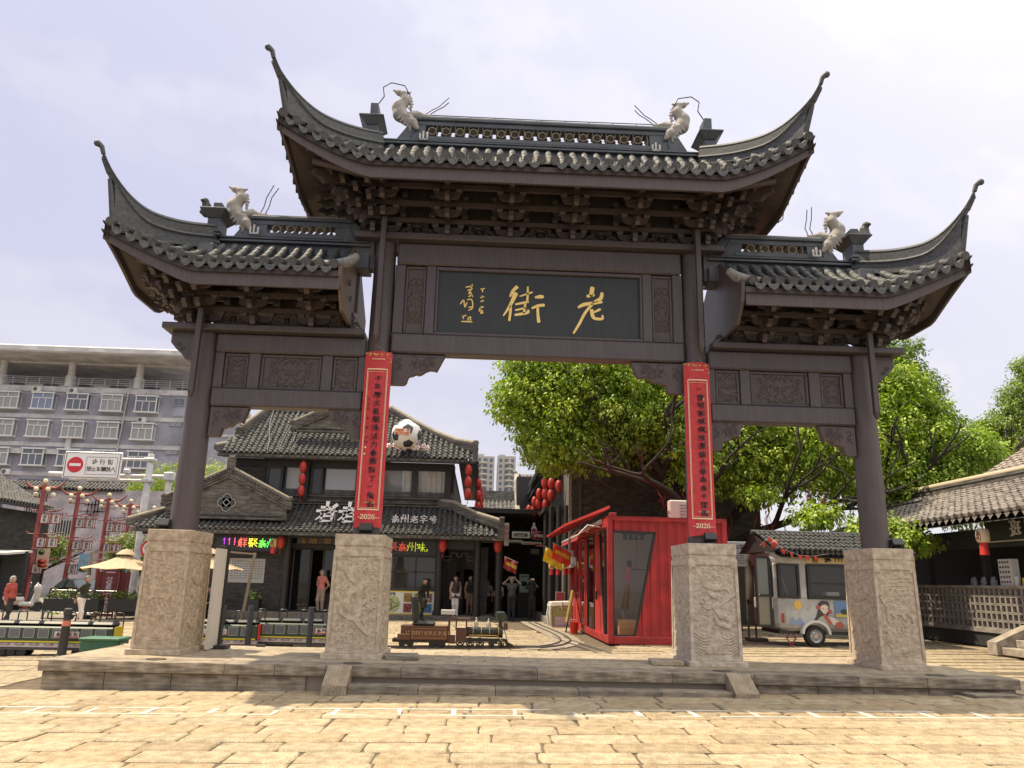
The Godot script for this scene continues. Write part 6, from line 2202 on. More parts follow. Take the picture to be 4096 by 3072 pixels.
# ---------------------------------------------------------------- the white office block and far towers
func build_office()->void:
	var wall:=mat(0.4,0.39,0.47,0.85,{"tex": "plaster","rep": 0.1})
	var white:=mat(0.66,0.64,0.65,0.8,{"tex": "plaster","rep": 0.15})
	var frame:=mat(0.66,0.65,0.66,0.5)
	var gl:=mat(0.09,0.1,0.125,0.12,{"spec": 0.7})
	var gl2:=mat(0.3,0.3,0.31,0.25)
	var t:=thing("office_block","long lavender office block with bay windows and open roof terrace behind the lane","building",v3(-44,0,-66))
	var b:=MB.new()
	b.box(v3(-50.5,9.5,-72),v3(37.4,21.2,12))
	part("wall",b,wall,t)
	for y in [19.75,16.85,13.9,10.85]:
		b=MB.new()
		b.box(v3(-50.5,y,-65.95),v3(37.4,0.42 if y<19 else 0.55,0.14))
		part("string_course",b,white,t)
	b=MB.new()
	b.box(v3(-28.5,8.5,-71),v3(6.6,18.0,12))
	part("side_wing",b,mat(0.42,0.41,0.49,0.85,{"tex": "plaster","rep": 0.1}),t)
	b=MB.new()
	b.box(v3(-28.5,17.4,-64.95),v3(6.7,0.4,0.2))
	for y in [15.2,12.0,8.9]: b.box(v3(-28.5,y,-64.97),v3(6.6,0.25,0.1))
	part("wing_band",b,white,t)
	b=MB.new()
	b.cbox(v3(-50.5,23.2,-70),v3(38.0,0.75,15.0),0.15)
	b.box(v3(-50.5,22.75,-72),v3(37.0,0.2,11.0))
	part("roof_canopy",b,white,t)
	b=MB.new()
	for i in 9: b.box(v3(-64+i*3.9,21.4,-76.5+0.0),v3(1.9,2.6,0.4))
	part("terrace_wall",b,wall,t)
	for x in [-51.9,-44.8,-37.7,-32.0]:
		b=MB.new()
		b.lathe([V(0.5,20.1),V(0.5,21.3),V(0.36,21.35),V(0.36,22.8)],16,Transform3D(Basis(),v3(x,0,-66.4)))
		part("roof_column",b,white,t)
	b=MB.new()
	for y in [20.4,20.62,20.85,21.05]: b.box(v3(-50.5,y,-66.0),v3(37,0.04,0.04))
	for i in 28: b.box(v3(-68+i*1.35,20.6,-66.0),v3(0.05,0.95,0.05))
	part("terrace_rail",b,mat(0.4,0.38,0.4,0.4,{"metal": 0.5}),t)
	var w0: Node3D=null
	for row in 3:
		for i in 7:
			var x:=-36.15 - i*3.52
			var y:=[18.35,15.45,12.5][row] as float
			if w0==null:
				w0=Node3D.new()
				w0.name="bay_window"
				t.add_child(w0,true)
				b=MB.new()
				b.box(v3(0,0.86,0.35),v3(2.36,0.14,0.9))
				b.box(v3(0,-0.86,0.35),v3(2.36,0.14,0.9))
				for s in [-1.0,1.0]:
					b.box(v3(s*1.04,0,0.66),v3(0.1,1.6,0.1))
					b.box(v3(s*1.04,0,0.05),v3(0.1,1.6,0.1))
				b.box(v3(0,0.3,0.68),v3(2.1,0.09,0.07))
				b.box(v3(-0.35,-0.28,0.68),v3(0.07,1.1,0.07))
				b.box(v3(0.35,-0.28,0.68),v3(0.07,1.1,0.07))
				b.box(v3(0,0.55,0.68),v3(0.07,0.5,0.07))
				obj("frame",b,frame,w0)
				b=MB.new()
				b.quad(v3(-1.02,-0.8,0.64),v3(1.02,-0.8,0.64),v3(1.02,0.8,0.64),v3(-1.02,0.8,0.64))
				b.quad(v3(1.04,-0.8,0.64),v3(1.04,-0.8,0.0),v3(1.04,0.8,0.0),v3(1.04,0.8,0.64))
				obj("pane",b,gl,w0)
				b=MB.new()
				for k in 20: b.box(v3(-1.0+k*0.1,0.0,0.6+0.02*(k % 2)),v3(0.09,1.55,0.02))
				obj("curtain",b,gl2,w0)
				w0.position=v3(x,y,-66) - t.position
			else:
				var c: Node3D=w0.duplicate()
				c.name="bay_window"
				t.add_child(c,true)
				c.position=v3(x,y,-66) - t.position
				var pale:=(row==1) or (i % 3==1)
				(c.get_child(1) as MeshInstance3D).material_override=gl2 if pale else gl
				if not pale: (c.get_child(2) as Node3D).visible=i % 2==0
				if row==0 and i==3: (c.get_child(1) as MeshInstance3D).material_override=mat(0.2,0.24,0.36,0.3)
	for q in [[-33.0,18.78,1.2,0.85],[-33.1,16.75,1.3,1.15],[-33.1,13.8,1.3,1.15],[-33.05,10.9,1.2,1.1]]:
		window(t,"small_window",q[0] - q[2]*0.5,q[0]+q[2]*0.5,q[1] - q[3]*0.5,q[1]+q[3]*0.5,-65.93,mat(0.3,0.3,0.33,0.5),gl if q[1]>18 else gl2,2,0.07)
	for x in [-46.7,-43.4,-39.8,-36.5,-50.4,-53.8]: window(t,"shop_window",x - 1.35,x+1.35,7.0,10.35,-65.93,mat(0.2,0.2,0.24,0.5),mat(0.045,0.055,0.075,0.1),2,0.12)
	b=MB.new()
	b.tube([v3(-38.3,20.0,-65.8),v3(-38.6,13.0,-65.8),v3(-38.9,6,-65.8)],0.09,6)
	b.box(v3(-43.5,14.3,-65.7),v3(0.5,2.6,0.4))
	b.box(v3(-47.5,13.1,-65.7),v3(8.5,0.5,0.4))
	part("drain_pipe",b,white,t)
	var ac: Node3D=null
	var spots:=[[-47.4,19.55,"on the ledge above the second top-row window"],[-43.7,19.5,"with a black hose above a curtained top-row window"],[-36.3,16.65,"above the right-hand middle-row window"],[-49.0,10.9,"low on the facade near the old tiled house"]]
	for i in 4:
		var at:=v3(spots[i][0],spots[i][1],-65.3)
		var lab: String="white air conditioner on the lavender block %s" % spots[i][2]
		if ac==null:
			ac=thing("air_conditioner",lab,"air conditioner",at,0.0,"air conditioners on the office block")
			b=MB.new()
			b.cbox(v3(0,0,0),v3(0.85,0.55,0.32),0.03)
			obj("case",b,mat(0.62,0.61,0.6,0.5),ac)
			b=MB.new()
			b.lathe([V(0.0,0.02),V(0.2,0.02),V(0.22,0.0)],14,lying(v3(-0.14,0,0.165)))
			obj("fan_grille",b,mat(0.1,0.1,0.11,0.6),ac)
		else: dup(ac,at,0.0,lab)
	for i in 2:
		var x0:=[-3.0,4.3][i] as float
		t=thing("apartment_tower",["distant pale apartment tower, the left one of the pair over the alley","distant pale apartment tower, the right one of the pair over the alley"][i],"building",v3(x0+3.2,0,-250),0.0,"far towers over the alley")
		b=MB.new()
		b.box(v3(x0+3.2,21,-254),v3(6.3,44.6+i*0.5,8))
		b.box(v3(x0+1.6,43.5,-254),v3(2.2,1.6,5))
		part("wall",b,mat(0.4,0.37,0.35,0.9),t)
		var wb:=MB.new()
		for f in 15:
			for c in 3:
				var wx:=x0+0.7+c*2.0
				wb.box(v3(wx+0.5,14+f*2.0,-249.95),v3(0.9 if c != 1 else 1.3,1.1,0.1))
			b=MB.new()
			b.box(v3(x0+3.2+(0.9 if i else -0.6),13.1+f*2.0,-249.4),v3(2.2,0.5,1.0))
			part("balcony",b,mat(0.5,0.47,0.45,0.9),t)
		stuff(part("window",wb,mat(0.1,0.12,0.15,0.2),t))

# ---------------------------------------------------------------- the alley
func build_alley()->void:
	var timber:=mat(0.024,0.021,0.02,0.6,{"tex": "wood","rep": 0.6})
	var tile:=mat(0.13,0.125,0.12,0.75,{"vc": true,"tex": "tile","rep": 2.0})
	var deck:=mat(0.05,0.048,0.046,0.9)
	var plaster:=mat(0.2,0.185,0.165,0.85,{"tex": "streak","rep": 0.5})
	var t:=thing("brick_house","tall grey brick house with timber gallery behind the red kiosk, right of the alley","building",v3(6,-0.3,-20))
	var b:=MB.new()
	b.box(v3(6.3,3.0,-16.6),v3(7.55,6.7,1.0))
	b.box(v3(2.62,3.0,-25),v3(0.2,6.7,17.0))
	part("wall",b,mat(0.1,0.094,0.085,0.9),t)
	bricks(t,"brickwork",v3(2.52,2.4,-16.085),Vector3.RIGHT,7.5,3.9,Color(0.1,0.09,0.08))
	b=MB.new()
	b.box(v3(2.9,3.0,-16.06),v3(0.1,6.5,0.06))
	part("drain_pipe",b,mat(0.08,0.078,0.075,0.6),t)
	b=MB.new()
	b.box(v3(2.5,3.0,-16.1),v3(0.12,6.6,0.06))
	part("painted_sun_edge",b,mat(0.34,0.3,0.25,0.9,{"tex": "plaster","rep": 1.0}),t)  # pale strip: sunlight on the wall's left edge, put into colour
	b=MB.new()
	b.box(v3(1.72,5.95,-26.5),v3(0.1,0.25,15.0))
	b.box(v3(2.1,6.1,-26.5),v3(1.0,0.1,15.0))
	b.box(v3(2.1,4.3,-25.5),v3(0.9,0.16,15.0))
	part("gallery",b,timber,t)
	for z in [-19.5,-22.5,-25.5,-28.5]:
		b=MB.new()
		b.box(v3(1.95,5.1,z),v3(0.12,1.7,0.12))
		b.tube([v3(1.75,5.85,z),v3(1.9,5.6,z),v3(2.5,5.35,z)],0.04,5)
		part("gallery_post",b,timber,t)
	for q in [[1.85,-17.0],[2.12,-16.6],[2.4,-16.4],[1.85,-19.5]]:
		b=MB.new()
		b.lathe([V(0.13,-0.25),V(0.11,-0.1),V(0.1,4.3)],12,Transform3D(Basis(),v3(q[0],0,q[1])))
		part("column",b,timber,t)
	b=MB.new()
	b.box(v3(2.6,-0.15,-20),v3(1.9,0.3,7.5))
	part("step",b,mat(0.3,0.27,0.23,0.85,{"tex": "stone","rep": 0.8}),t)
	var rows:=[]
	for k in 26: rows.append([v3(1.5,6.1,-19.0 - k*0.26),v3(2.9,7.2,-19.0 - k*0.26)])
	tile_roof(t,rows,0.09,0.26,0.0,tile,deck,v3(0,0,1))
	t=thing("covered_crossing","dark timber canopy spanning the alley mouth above the hanging signs","canopy",v3(0.7,4.4,-22))
	b=MB.new()
	b.box(v3(0.72,4.4,-21.0),v3(4.8,0.16,0.2))
	part("beam",b,timber,t)
	for k in 7:
		b=MB.new()
		b.box(v3(0.72,4.32,-21.9 - k*0.9),v3(4.8,0.1,0.1))
		part("beam",b,timber,t)
	b=MB.new()
	b.box(v3(0.72,4.5,-24),v3(4.8,0.06,6.0))
	part("ceiling",b,mat(0.03,0.028,0.028,0.8),t)
	b=MB.new()
	for k in 22: b.cyl(v3(-0.4+rng.randf()*3.0,4.3,-21.4 - rng.randf()*2.0),v3(-0.4+rng.randf()*0.0+k*0.13,3.7 - rng.randf()*0.3,-21.5 - rng.randf()*1.5),0.012,4)
	part("hanger",b,timber,t)
	t=thing("alley_end_wall","dark brick wall with a black archway at the end of the alley","wall",v3(0.8,-0.3,-26))
	b=MB.new()
	var pr:=pv2([V(-1.9,-0.3),V(-1.9,4.4),V(3.2,4.4),V(3.2,-0.3),V(2.45,-0.3),V(2.45,1.95)])
	for k in 9: pr.append(V(2.05+0.4*cos(PI*k/8.0),2.0+0.4*sin(PI*k/8.0)))
	pr.append(V(1.65,-0.3))
	b.prism(pr,0.3,Transform3D(Basis(),v3(0,0,-26.3)))
	part("wall_face",b,mat(0.06,0.056,0.054,0.9,{"tex": "plaster","rep": 0.7}),t)
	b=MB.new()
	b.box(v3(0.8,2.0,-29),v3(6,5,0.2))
	part("inner_wall",b,mat(0.02,0.019,0.019,0.9),t)  # shade beyond the arch, painted as a near-black wall
	b=MB.new()
	b.box(v3(1.85,2.85,-25.97),v3(0.44,0.26,0.03))
	part("notice_plate",b,mat(0.5,0.48,0.44,0.6),t)
	t=thing("poster_stand","pale green poster panel standing before the black archway","poster",v3(1.15,-0.25,-23))
	b=MB.new()
	b.box(v3(1.15,1.25,-23),v3(0.44,0.86,0.04))
	part("print",b,mat(0.3,0.42,0.38,0.5),t)
	b=MB.new()
	b.ball(v3(1.15,1.25,-22.975),v3(0.15,0.12,0.006),10)
	b.box(v3(1.15,1.58,-22.975),v3(0.3,0.06,0.006))
	part("picture",b,mat(0.07,0.16,0.13,0.5),t)
	b=MB.new()
	b.box(v3(1.15,0.3,-23),v3(0.6,1.1,0.3))
	part("base",b,timber,t)
	t=thing("back_roof_house","low tiled roof across the far end of the alley","building",v3(0,3,-38))
	rows=[]
	for k in 14: rows.append([v3(-1.3+k*0.28,6.0,-38),v3(-1.3+k*0.28,6.75,-39.3)])
	tile_roof(t,rows,0.1,0.28,0.0,mat(0.25,0.235,0.22,0.75,{"vc": true,"tex": "tile","rep": 2.0}),deck)
	b=MB.new()
	b.box(v3(0.6,7.05,-39.3),v3(4.0,0.7,0.25))
	part("roof_ridge",b,plaster,t)
	b=MB.new()
	b.box(v3(0.6,5.2,-38.4),v3(4.2,1.7,0.3))
	part("wall",b,deck,t)
	t=thing("gable_house","house with a pale gable edge and steep tiled roof right of the far alley roofs","building",v3(1.6,4,-30))
	rows=[]
	for k in 8: rows.append([v3(1.25+k*0.2,5.0,-29),v3(1.25+k*0.2,7.5,-31.5)])
	tile_roof(t,rows,0.085,0.2,0.0,mat(0.3,0.28,0.26,0.75,{"vc": true,"tex": "tile","rep": 2.0}),deck)
	b=MB.new()
	bar(b,v3(1.05,4.9,-28.9),v3(1.05,7.6,-31.5),0.25,0.4)
	pillar_cap(b,v3(0.98,7.6,-31.3),0.6)
	part("gable_edge",b,mat(0.45,0.41,0.35,0.85,{"tex": "plaster","rep": 0.8}),t)
	b=MB.new()
	b.box(v3(2.0,4.6,-30.2),v3(2.0,5.0,2.0))
	part("wall",b,deck,t)
	var green:=mat(0.03,0.1,0.06,0.5)
	var wh:=mat(0.6,0.58,0.54,0.5)
	var rd:=mat(0.33,0.03,0.03,0.5)
	var ink:=mat(0.02,0.022,0.022,0.6)
	t=thing("vertical_sign","narrow vertical alley sign with red dots and characters by the restaurant corner","sign",v3(0.2,2.9,-21))
	b=MB.new()
	b.cbox(v3(0.2,3.38,-21),v3(0.22,1.02,0.05),0.02)
	part("panel",b,mat(0.5,0.42,0.38,0.5),t)
	b=MB.new()
	for y in [3.7,3.45,3.2]: b.lathe([V(0,0.02),V(0.085,0.02),V(0.09,0.0)],14,lying(v3(0.2,y,-20.975)))
	part("red_disc",b,mat(0.4,0.05,0.04,0.5),t)
	b=MB.new()
	words(b,"八儿巷",v3(0.14,3.76,-20.95),0.12,v3(0,-0.25,0),Vector3.RIGHT,Vector3.DOWN,0.13,0.006)
	part("lettering",b,wh,t)
	t=thing("ringed_alley_sign","white and green alley sign with four ringed characters","sign",v3(0.85,3.25,-21))
	b=MB.new()
	b.cbox(v3(0.85,3.38,-21.02),v3(0.84,0.32,0.05),0.02)
	part("panel",b,green,t)
	b=MB.new()
	b.box(v3(0.85,3.38,-20.99),v3(0.78,0.27,0.02))
	part("face",b,wh,t)
	for k in 4:
		b=MB.new()
		b.lathe([V(0.075,-0.01),V(0.092,-0.01),V(0.092,0.012),V(0.075,0.012)],14,lying(v3(0.61+0.16*k,3.38,-20.975)))
		part("ring",b,ink,t)
	b=MB.new()
	words(b,"稻河五巷",v3(0.555,3.435,-20.975),0.11,v3(0.16,0,0),Vector3.RIGHT,Vector3.DOWN,0.12,0.006)
	part("lettering",b,ink,t)
	t=thing("red_alley_sign","red lens-shaped alley sign with pale characters and stars","sign",v3(1.66,3.2,-21))
	b=MB.new()
	b.ball(v3(1.66,3.36,-21.03),v3(0.4,0.2,0.04),20)
	part("panel",b,mat(0.55,0.5,0.46,0.5),t)
	b=MB.new()
	b.ball(v3(1.66,3.36,-21.0),v3(0.37,0.175,0.04),20)
	part("face",b,rd,t)
	b=MB.new()
	words(b,"靶场巷",v3(1.45,3.42,-20.955),0.13,v3(0.14,0,0),Vector3.RIGHT,Vector3.DOWN,0.13,0.006)
	for s in [-0.28,0.28]: b.ball(v3(1.66+s,3.36,-20.97),0.02,6)
	part("lettering",b,wh,t)
	t=thing("green_alley_sign","green vertical alley sign with three white squares of characters","sign",v3(2.24,3.1,-21))
	b=MB.new()
	b.cbox(v3(2.24,3.5,-21.02),v3(0.2,0.8,0.05),0.03)
	b.ball(v3(2.1,3.3,-21.05),v3(0.2,0.26,0.03),14)
	part("panel",b,green,t)
	for k in 3:
		b=MB.new()
		b.box(v3(2.25,3.74 - 0.22*k,-20.99),v3(0.16,0.18,0.02))
		part("face",b,wh,t)
	b=MB.new()
	words(b,"歌舞巷",v3(2.185,3.81 - 0.0,-20.978),0.13,v3(0,-0.22,0),Vector3.RIGHT,Vector3.DOWN,0.12,0.006)
	part("lettering",b,ink,t)
	t=thing("bottle_sign","white bottle-shaped alley sign with a red round label","sign",v3(1.45,3.5,-21.3))
	b=MB.new()
	b.prism(pv2([V(1.33,3.4),V(1.58,3.4),V(1.58,3.7),V(1.5,3.84),V(1.5,3.96),V(1.41,3.96),V(1.41,3.84),V(1.33,3.7)]),0.05,Transform3D(Basis(),v3(0,0,-21.3)))
	part("panel",b,wh,t)
	b=MB.new()
	b.lathe([V(0,0.02),V(0.1,0.02),V(0.105,0)],14,lying(v3(1.455,3.6,-21.25)))
	part("red_label",b,rd,t)
	var low:=[[0.6,3.12,0.5,"pale ledge-like alley sign hanging below the ringed sign"],[1.4,3.06,0.62,"long low white alley sign below the red lens sign"],[1.85,2.98,0.4,"small red and white alley sign lowest in the cluster"]]
	for k in 3:
		t=thing("low_alley_sign",low[k][3],"sign",v3(low[k][0],3.0,-21.8),0.0,"low signs of the alley cluster")
		b=MB.new()
		b.cbox(v3(low[k][0],low[k][1],-21.8),v3(low[k][2]*1.5,0.14,0.05),0.03)
		part("panel",b,wh if k<2 else rd,t)
		b=MB.new()
		b.box(v3(low[k][0],low[k][1] - 0.03,-21.77),v3(low[k][2]*1.2,0.03,0.02))
		part("stripe",b,green if k==0 else rd if k==1 else wh,t)
	t=thing("red_door_poster","red framed poster leaning under the gallery behind the green freezer","poster",v3(2.3,0.0,-15.8))
	b=MB.new()
	b.box(v3(2.12,0.62,-15.9),v3(0.36,0.75,0.05))
	part("frame",b,mat(0.35,0.3,0.27,0.5),t)
	b=MB.new()
	b.box(v3(2.12,0.62,-15.87),v3(0.3,0.68,0.02))
	part("print",b,mat(0.3,0.03,0.03,0.5),t)

# ---------------------------------------------------------------- old houses at the sides
func build_side_houses()->void:
	var timber:=mat(0.024,0.021,0.02,0.6,{"tex": "wood","rep": 0.6})
	var tile:=mat(0.2,0.185,0.17,0.75,{"vc": true,"tex": "tile","rep": 2.0})
	var deck:=mat(0.06,0.055,0.05,0.9)
	var plaster:=mat(0.17,0.155,0.14,0.85,{"tex": "streak","rep": 0.5})
	var t:=thing("old_tiled_house","weathered dark house with sloping tiled roof at the picture's left edge","building",v3(-29,-0.6,-30))
	var rows:=[]
	for k in 20: rows.append([v3(-25.3,4.75,-25.5 - k*0.28),v3(-29.5,7.1,-25.5 - k*0.28)])
	tile_roof(t,rows,0.1,0.28,0.02,tile,deck,v3(0,0,-1))
	var b:=MB.new()
	b.box(v3(-29.2,1.8,-28.4),v3(7.2,5.2,6.0))
	b.prism(pv2([V(-32,4.4),V(-25.7,4.4),V(-29.5,6.8)]),0.2,Transform3D(Basis(),v3(0,0,-25.4)))
	part("wall",b,mat(0.05,0.046,0.042,0.9,{"tex": "streak","rep": 0.4}),t)
	ridge_line(t,"verge",[v3(-25.1,4.75,-25.35),v3(-29.5,7.25,-25.35)],0.2,0.25,plaster,plaster)
	b=MB.new()
	bar(b,v3(-25.2,4.6,-25.3),v3(-25.2,4.6,-31),0.12,0.12)
	part("eave_board",b,timber,t)
	for k in 4: window(t,"window",-28.6+k*0.9,-27.9+k*0.9,2.2,3.6,-25.35,timber,mat(0.012,0.013,0.014,0.15),2,0.06)
	t=thing("awning_shop","dark shop front under a pale flat awning at the left edge","building",v3(-25.5,-0.6,-25.5))
	b=MB.new()
	b.box(v3(-26.5,2.12,-24.8),v3(6.6,0.1,2.2),Basis(Vector3.RIGHT,0.08))
	part("awning",b,mat(0.5,0.49,0.47,0.6),t)
	b=MB.new()
	b.box(v3(-26.5,0.8,-25.32),v3(6.8,2.8,0.1))
	part("shop_wall",b,mat(0.02,0.02,0.02,0.7),t)  # almost black: shade under the awning painted into the wall
	for x in [-28.5,-26.2,-24.2]:
		b=MB.new()
		b.cyl(v3(x,-0.6,-24.0),v3(x,2.1,-24.0),0.04,8)
		part("post",b,mat(0.3,0.29,0.28,0.5),t)
	for x in [-27.6,-25.2]: window(t,"shop_window",x - 0.9,x+0.9,0.0,1.8,-25.2,timber,mat(0.03,0.033,0.035,0.1),2,0.07)
	t=thing("white_lattice_wall","pale wall with red and black lattice windows behind the red lamp posts","wall",v3(-29,-0.6,-46))
	b=MB.new()
	b.box(v3(-30,3.4,-46),v3(14,8.0,0.3))
	part("wall_face",b,mat(0.46,0.42,0.45,0.85,{"tex": "plaster","rep": 0.3}),t)
	for q in [[-32.2,4.3,1.6,1.4],[-34.6,6.2,1.5,1.5]]:
		b=MB.new()
		b.box(v3(q[0],q[1],-45.82),v3(q[2],q[3],0.05))
		part("window_opening",b,mat(0.02,0.02,0.022,0.3),t)
		b=MB.new()
		for k in 8: b.box(v3(q[0] - q[2]*0.5+q[2]*(k+0.5)/8.0,q[1],-45.77),v3(0.05,q[3],0.04))
		part("window_bar",b,mat(0.4,0.38,0.37,0.5),t)
	b=MB.new()
	var g:=RandomNumberGenerator.new()
	g.seed=31
	for q in [[-28.4,3.6,1.9,3.6],[-30.2,6.0,1.4,1.0]]:
		for k in 40:
			var x: float=q[0]+snappedf(g.randf_range(-0.5,0.5)*q[2],0.25)
			var y: float=q[1]+snappedf(g.randf_range(-0.5,0.5)*q[3],0.25)
			var l:=0.25*g.randi_range(1,3)
			b.box(v3(x,y,-45.8),v3(l,0.04,0.06) if g.randf()>0.5 else v3(0.04,l,0.06))
	part("lattice",b,mat(0.22,0.1,0.1,0.6),t)
	var rr:=[]
	for k in 30: rr.append([v3(-37+k*0.3,7.4,-45.6),v3(-37+k*0.3,7.9,-46.4)])
	tile_roof(t,rr,0.1,0.3,0.0,tile,deck)
	t=thing("block_front_shop","low tiled shop with a pierced block counter wall at the right edge","building",v3(14,-0.1,-6))
	var blockm:=mat(0.33,0.3,0.27,0.9,{"tex": "plaster","rep": 1.5})
	var x0:=12.1
	b=MB.new()
	b.box(v3(x0+0.12,0.22,-7.2),v3(0.3,0.42,10.4))
	part("base_wall",b,mat(0.035,0.037,0.037,0.8,{"tex": "plaster","rep": 0.8}),t)
	b=MB.new()
	b.box(v3(x0+0.1,0.4,-7.2),v3(0.34,0.1,10.4))
	b.box(v3(x0+0.14,1.48,-7.2),v3(0.34,0.06,10.4))
	part("wall_ledge",b,blockm,t)
	var one:=MB.new()
	one.box(v3(0,0.09,0),v3(0.16,0.035,0.2))
	one.box(v3(0,-0.09,0),v3(0.16,0.035,0.2))
	one.box(v3(0,0,0.085),v3(0.16,0.15,0.03))
	one.box(v3(0,0,-0.085),v3(0.16,0.15,0.03))
	var om:=one.mesh()
	for r in 5:
		for k in 48:
			if k>44 and r<0: continue
			obj("pierced_block",om,blockm,t,v3(x0+0.08,0.55+r*0.2,-2.3 - k*0.205) - t.position,Basis())
	b=MB.new()
	b.box(v3(x0+1.6,1.2,-7.2),v3(0.1,3.4,10.4))
	part("inner_wall",b,mat(0.035,0.033,0.032,0.8),t)  # the shop's dim interior is painted into this near-black colour
	b=MB.new()
	b.box(v3(x0+0.35,1.0,-7.2),v3(0.05,1.0,10.4))
	part("counter_back",b,mat(0.08,0.075,0.07,0.9),t)
	b=MB.new()
	b.box(v3(x0+0.3,2.72,-6.8),v3(0.2,0.5,11.0))
	part("fascia",b,mat(0.035,0.033,0.034,0.5,{"tex": "wood","rep": 0.6}),t)
	b=MB.new()
	b.box(v3(x0+0.16,3.0,-4.2),v3(0.06,0.75,3.0))
	part("sign_board",b,mat(0.03,0.028,0.03,0.4),t)
	b=MB.new()
	b.box(v3(x0+0.12,2.6,-4.2),v3(0.05,0.03,3.2))
	part("sign_rail",b,mat(0.5,0.45,0.35,0.4),t)
	for z in [-6.0,-8.6,-11.5]:
		b=MB.new()
		b.box(v3(x0+0.25,1.4,z),v3(0.16,3.0,0.16))
		part("post",b,timber,t)
	rows=[]
	for k in 38: rows.append([v3(11.25,3.15,-1.4 - k*0.3),v3(14.0,4.35,-1.4 - k*0.3)])
	tile_roof(t,rows,0.11,0.3,0.02,mat(0.34,0.29,0.25,0.8,{"vc": true,"tex": "tile","rep": 2.0}),deck,v3(0,0,-1))
	rows=[]
	for k in 24: rows.append([v3(14.2,4.7,-1.4 - k*0.3),v3(17.6,7.0,-1.4 - k*0.3)])
	tile_roof(t,rows,0.11,0.3,0.02,mat(0.45,0.37,0.31,0.8,{"vc": true,"tex": "tile","rep": 2.0}),deck,v3(0,0,-1))
	ridge_line(t,"roof_ridge",[v3(14.05,4.5,-1.0),v3(14.05,4.5,-13.0)],0.22,0.36,plaster,mat(0.42,0.34,0.24,0.8))
	ridge_line(t,"upper_ridge",[v3(17.7,7.1,-1.0),v3(17.7,7.1,-8.6)],0.22,0.4,plaster,plaster)
	b=MB.new()
	b.box(v3(17,2.1,-5.0),v3(5.6,4.2,7.0))
	part("rear_wall",b,mat(0.2,0.18,0.16,0.9),t)
	for k in 2:
		b=MB.new()
		b.cbox(v3(11.55+0.2*k,0.03+0.17*k,-3.1),v3(0.9 - 0.3*k,0.17,1.7),0.015)
		part("step",b,mat(0.4,0.36,0.31,0.85,{"tex": "stone","rep": 0.8}),t)
	b=MB.new()
	b.prism(pv2([V(11.0,-0.05),V(12.1,-0.05),V(12.1,0.6),V(11.9,0.6),V(11.0,0.22)]),0.34,Transform3D(Basis(),v3(0,0,-4.3)))
	part("step_cheek",b,mat(0.4,0.36,0.31,0.85,{"tex": "stone","rep": 0.8}),t)
	t=thing("shop_sign_letters","pale carved characters on the dark fascia of the right-hand shop","sign",v3(12.2,2.7,-4.3))
	b=MB.new()
	words(b,"斑馬",v3(12.18,3.08,-4.62),0.36,v3(0,0,0.52),v3(0,0,1),Vector3.DOWN,0.12,0.03,0.1)
	part("lettering",b,mat(0.6,0.58,0.54,0.5),t)
	t=thing("sticker_box","tall white carton printed with rows of dark motifs on the block wall","carton",v3(12.2,1.5,-5.0))
	b=MB.new()
	b.cbox(v3(12.25,1.83,-5.0),v3(0.2,0.66,0.5),0.01)
	part("carton",b,mat(0.5,0.49,0.47,0.6),t)
	b=MB.new()
	for r in 5:
		for c in 4: b.ball(v3(12.147,1.6+r*0.12,-5.17+c*0.1),v3(0.004,0.03,0.035),6)
	part("motif",b,mat(0.1,0.1,0.11,0.6),t)
	t=thing("yellow_box","yellow box with a white card beside the printed carton","box",v3(12.2,1.5,-4.3))
	b=MB.new()
	b.cbox(v3(12.25,1.6,-4.2),v3(0.25,0.2,0.4),0.01)
	part("box",b,mat(0.6,0.45,0.04,0.5),t)
	b=MB.new()
	b.box(v3(12.15,1.62,-4.62),v3(0.02,0.22,0.13))
	part("card",b,mat(0.6,0.6,0.58,0.6),t)
	t=thing("glass_jars","group of glass jars and bottles on the block wall behind the far right pedestal","jar",v3(12.3,1.5,-6.3))
	for k in 6:
		b=MB.new()
		b.lathe([V(0.0,0),V(0.06,0),V(0.065,0.12),V(0.03,0.17+0.02*(k % 3)),V(0.03,0.22),V(0,0.22)],10,Transform3D(Basis(),v3(12.25+0.08*(k % 2),1.51,-5.6 - k*0.2)))
		part("jar",b,mat(0.3,0.32,0.33,0.08,{"alpha": 0.45}),t)

# ---------------------------------------------------------------- street things
func lantern_mesh_parts(t: Node3D,red: Material)->void:
	var b:=MB.new()
	var prof:=[]
	for i in 11:
		var a:=PI*(i/10.0*0.76+0.12)
		prof.append(V(0.155*sin(a),-0.26*cos(a)/cos(PI*0.12)))
	b.lathe(prof,16,Transform3D(),0.0,TAU,0.03)
	obj("silk_body",b,red,t)
	b=MB.new()
	for y in [-0.26,0.24]: b.lathe([V(0.0,y),V(0.075,y),V(0.075,y+0.03),V(0.0,y+0.03)],12)
	obj("rim",b,mat(0.05,0.02,0.015,0.6),t)
	b=MB.new()
	b.cyl(v3(0,0.26,0),v3(0,0.36,0),0.006,4)
	b.tube([v3(0,-0.27,0),v3(0,-0.36,0),v3(0.005,-0.46,0)],[0.008,0.014,0.02],6)
	obj("tassel",b,mat(0.35,0.05,0.03,0.7),t)

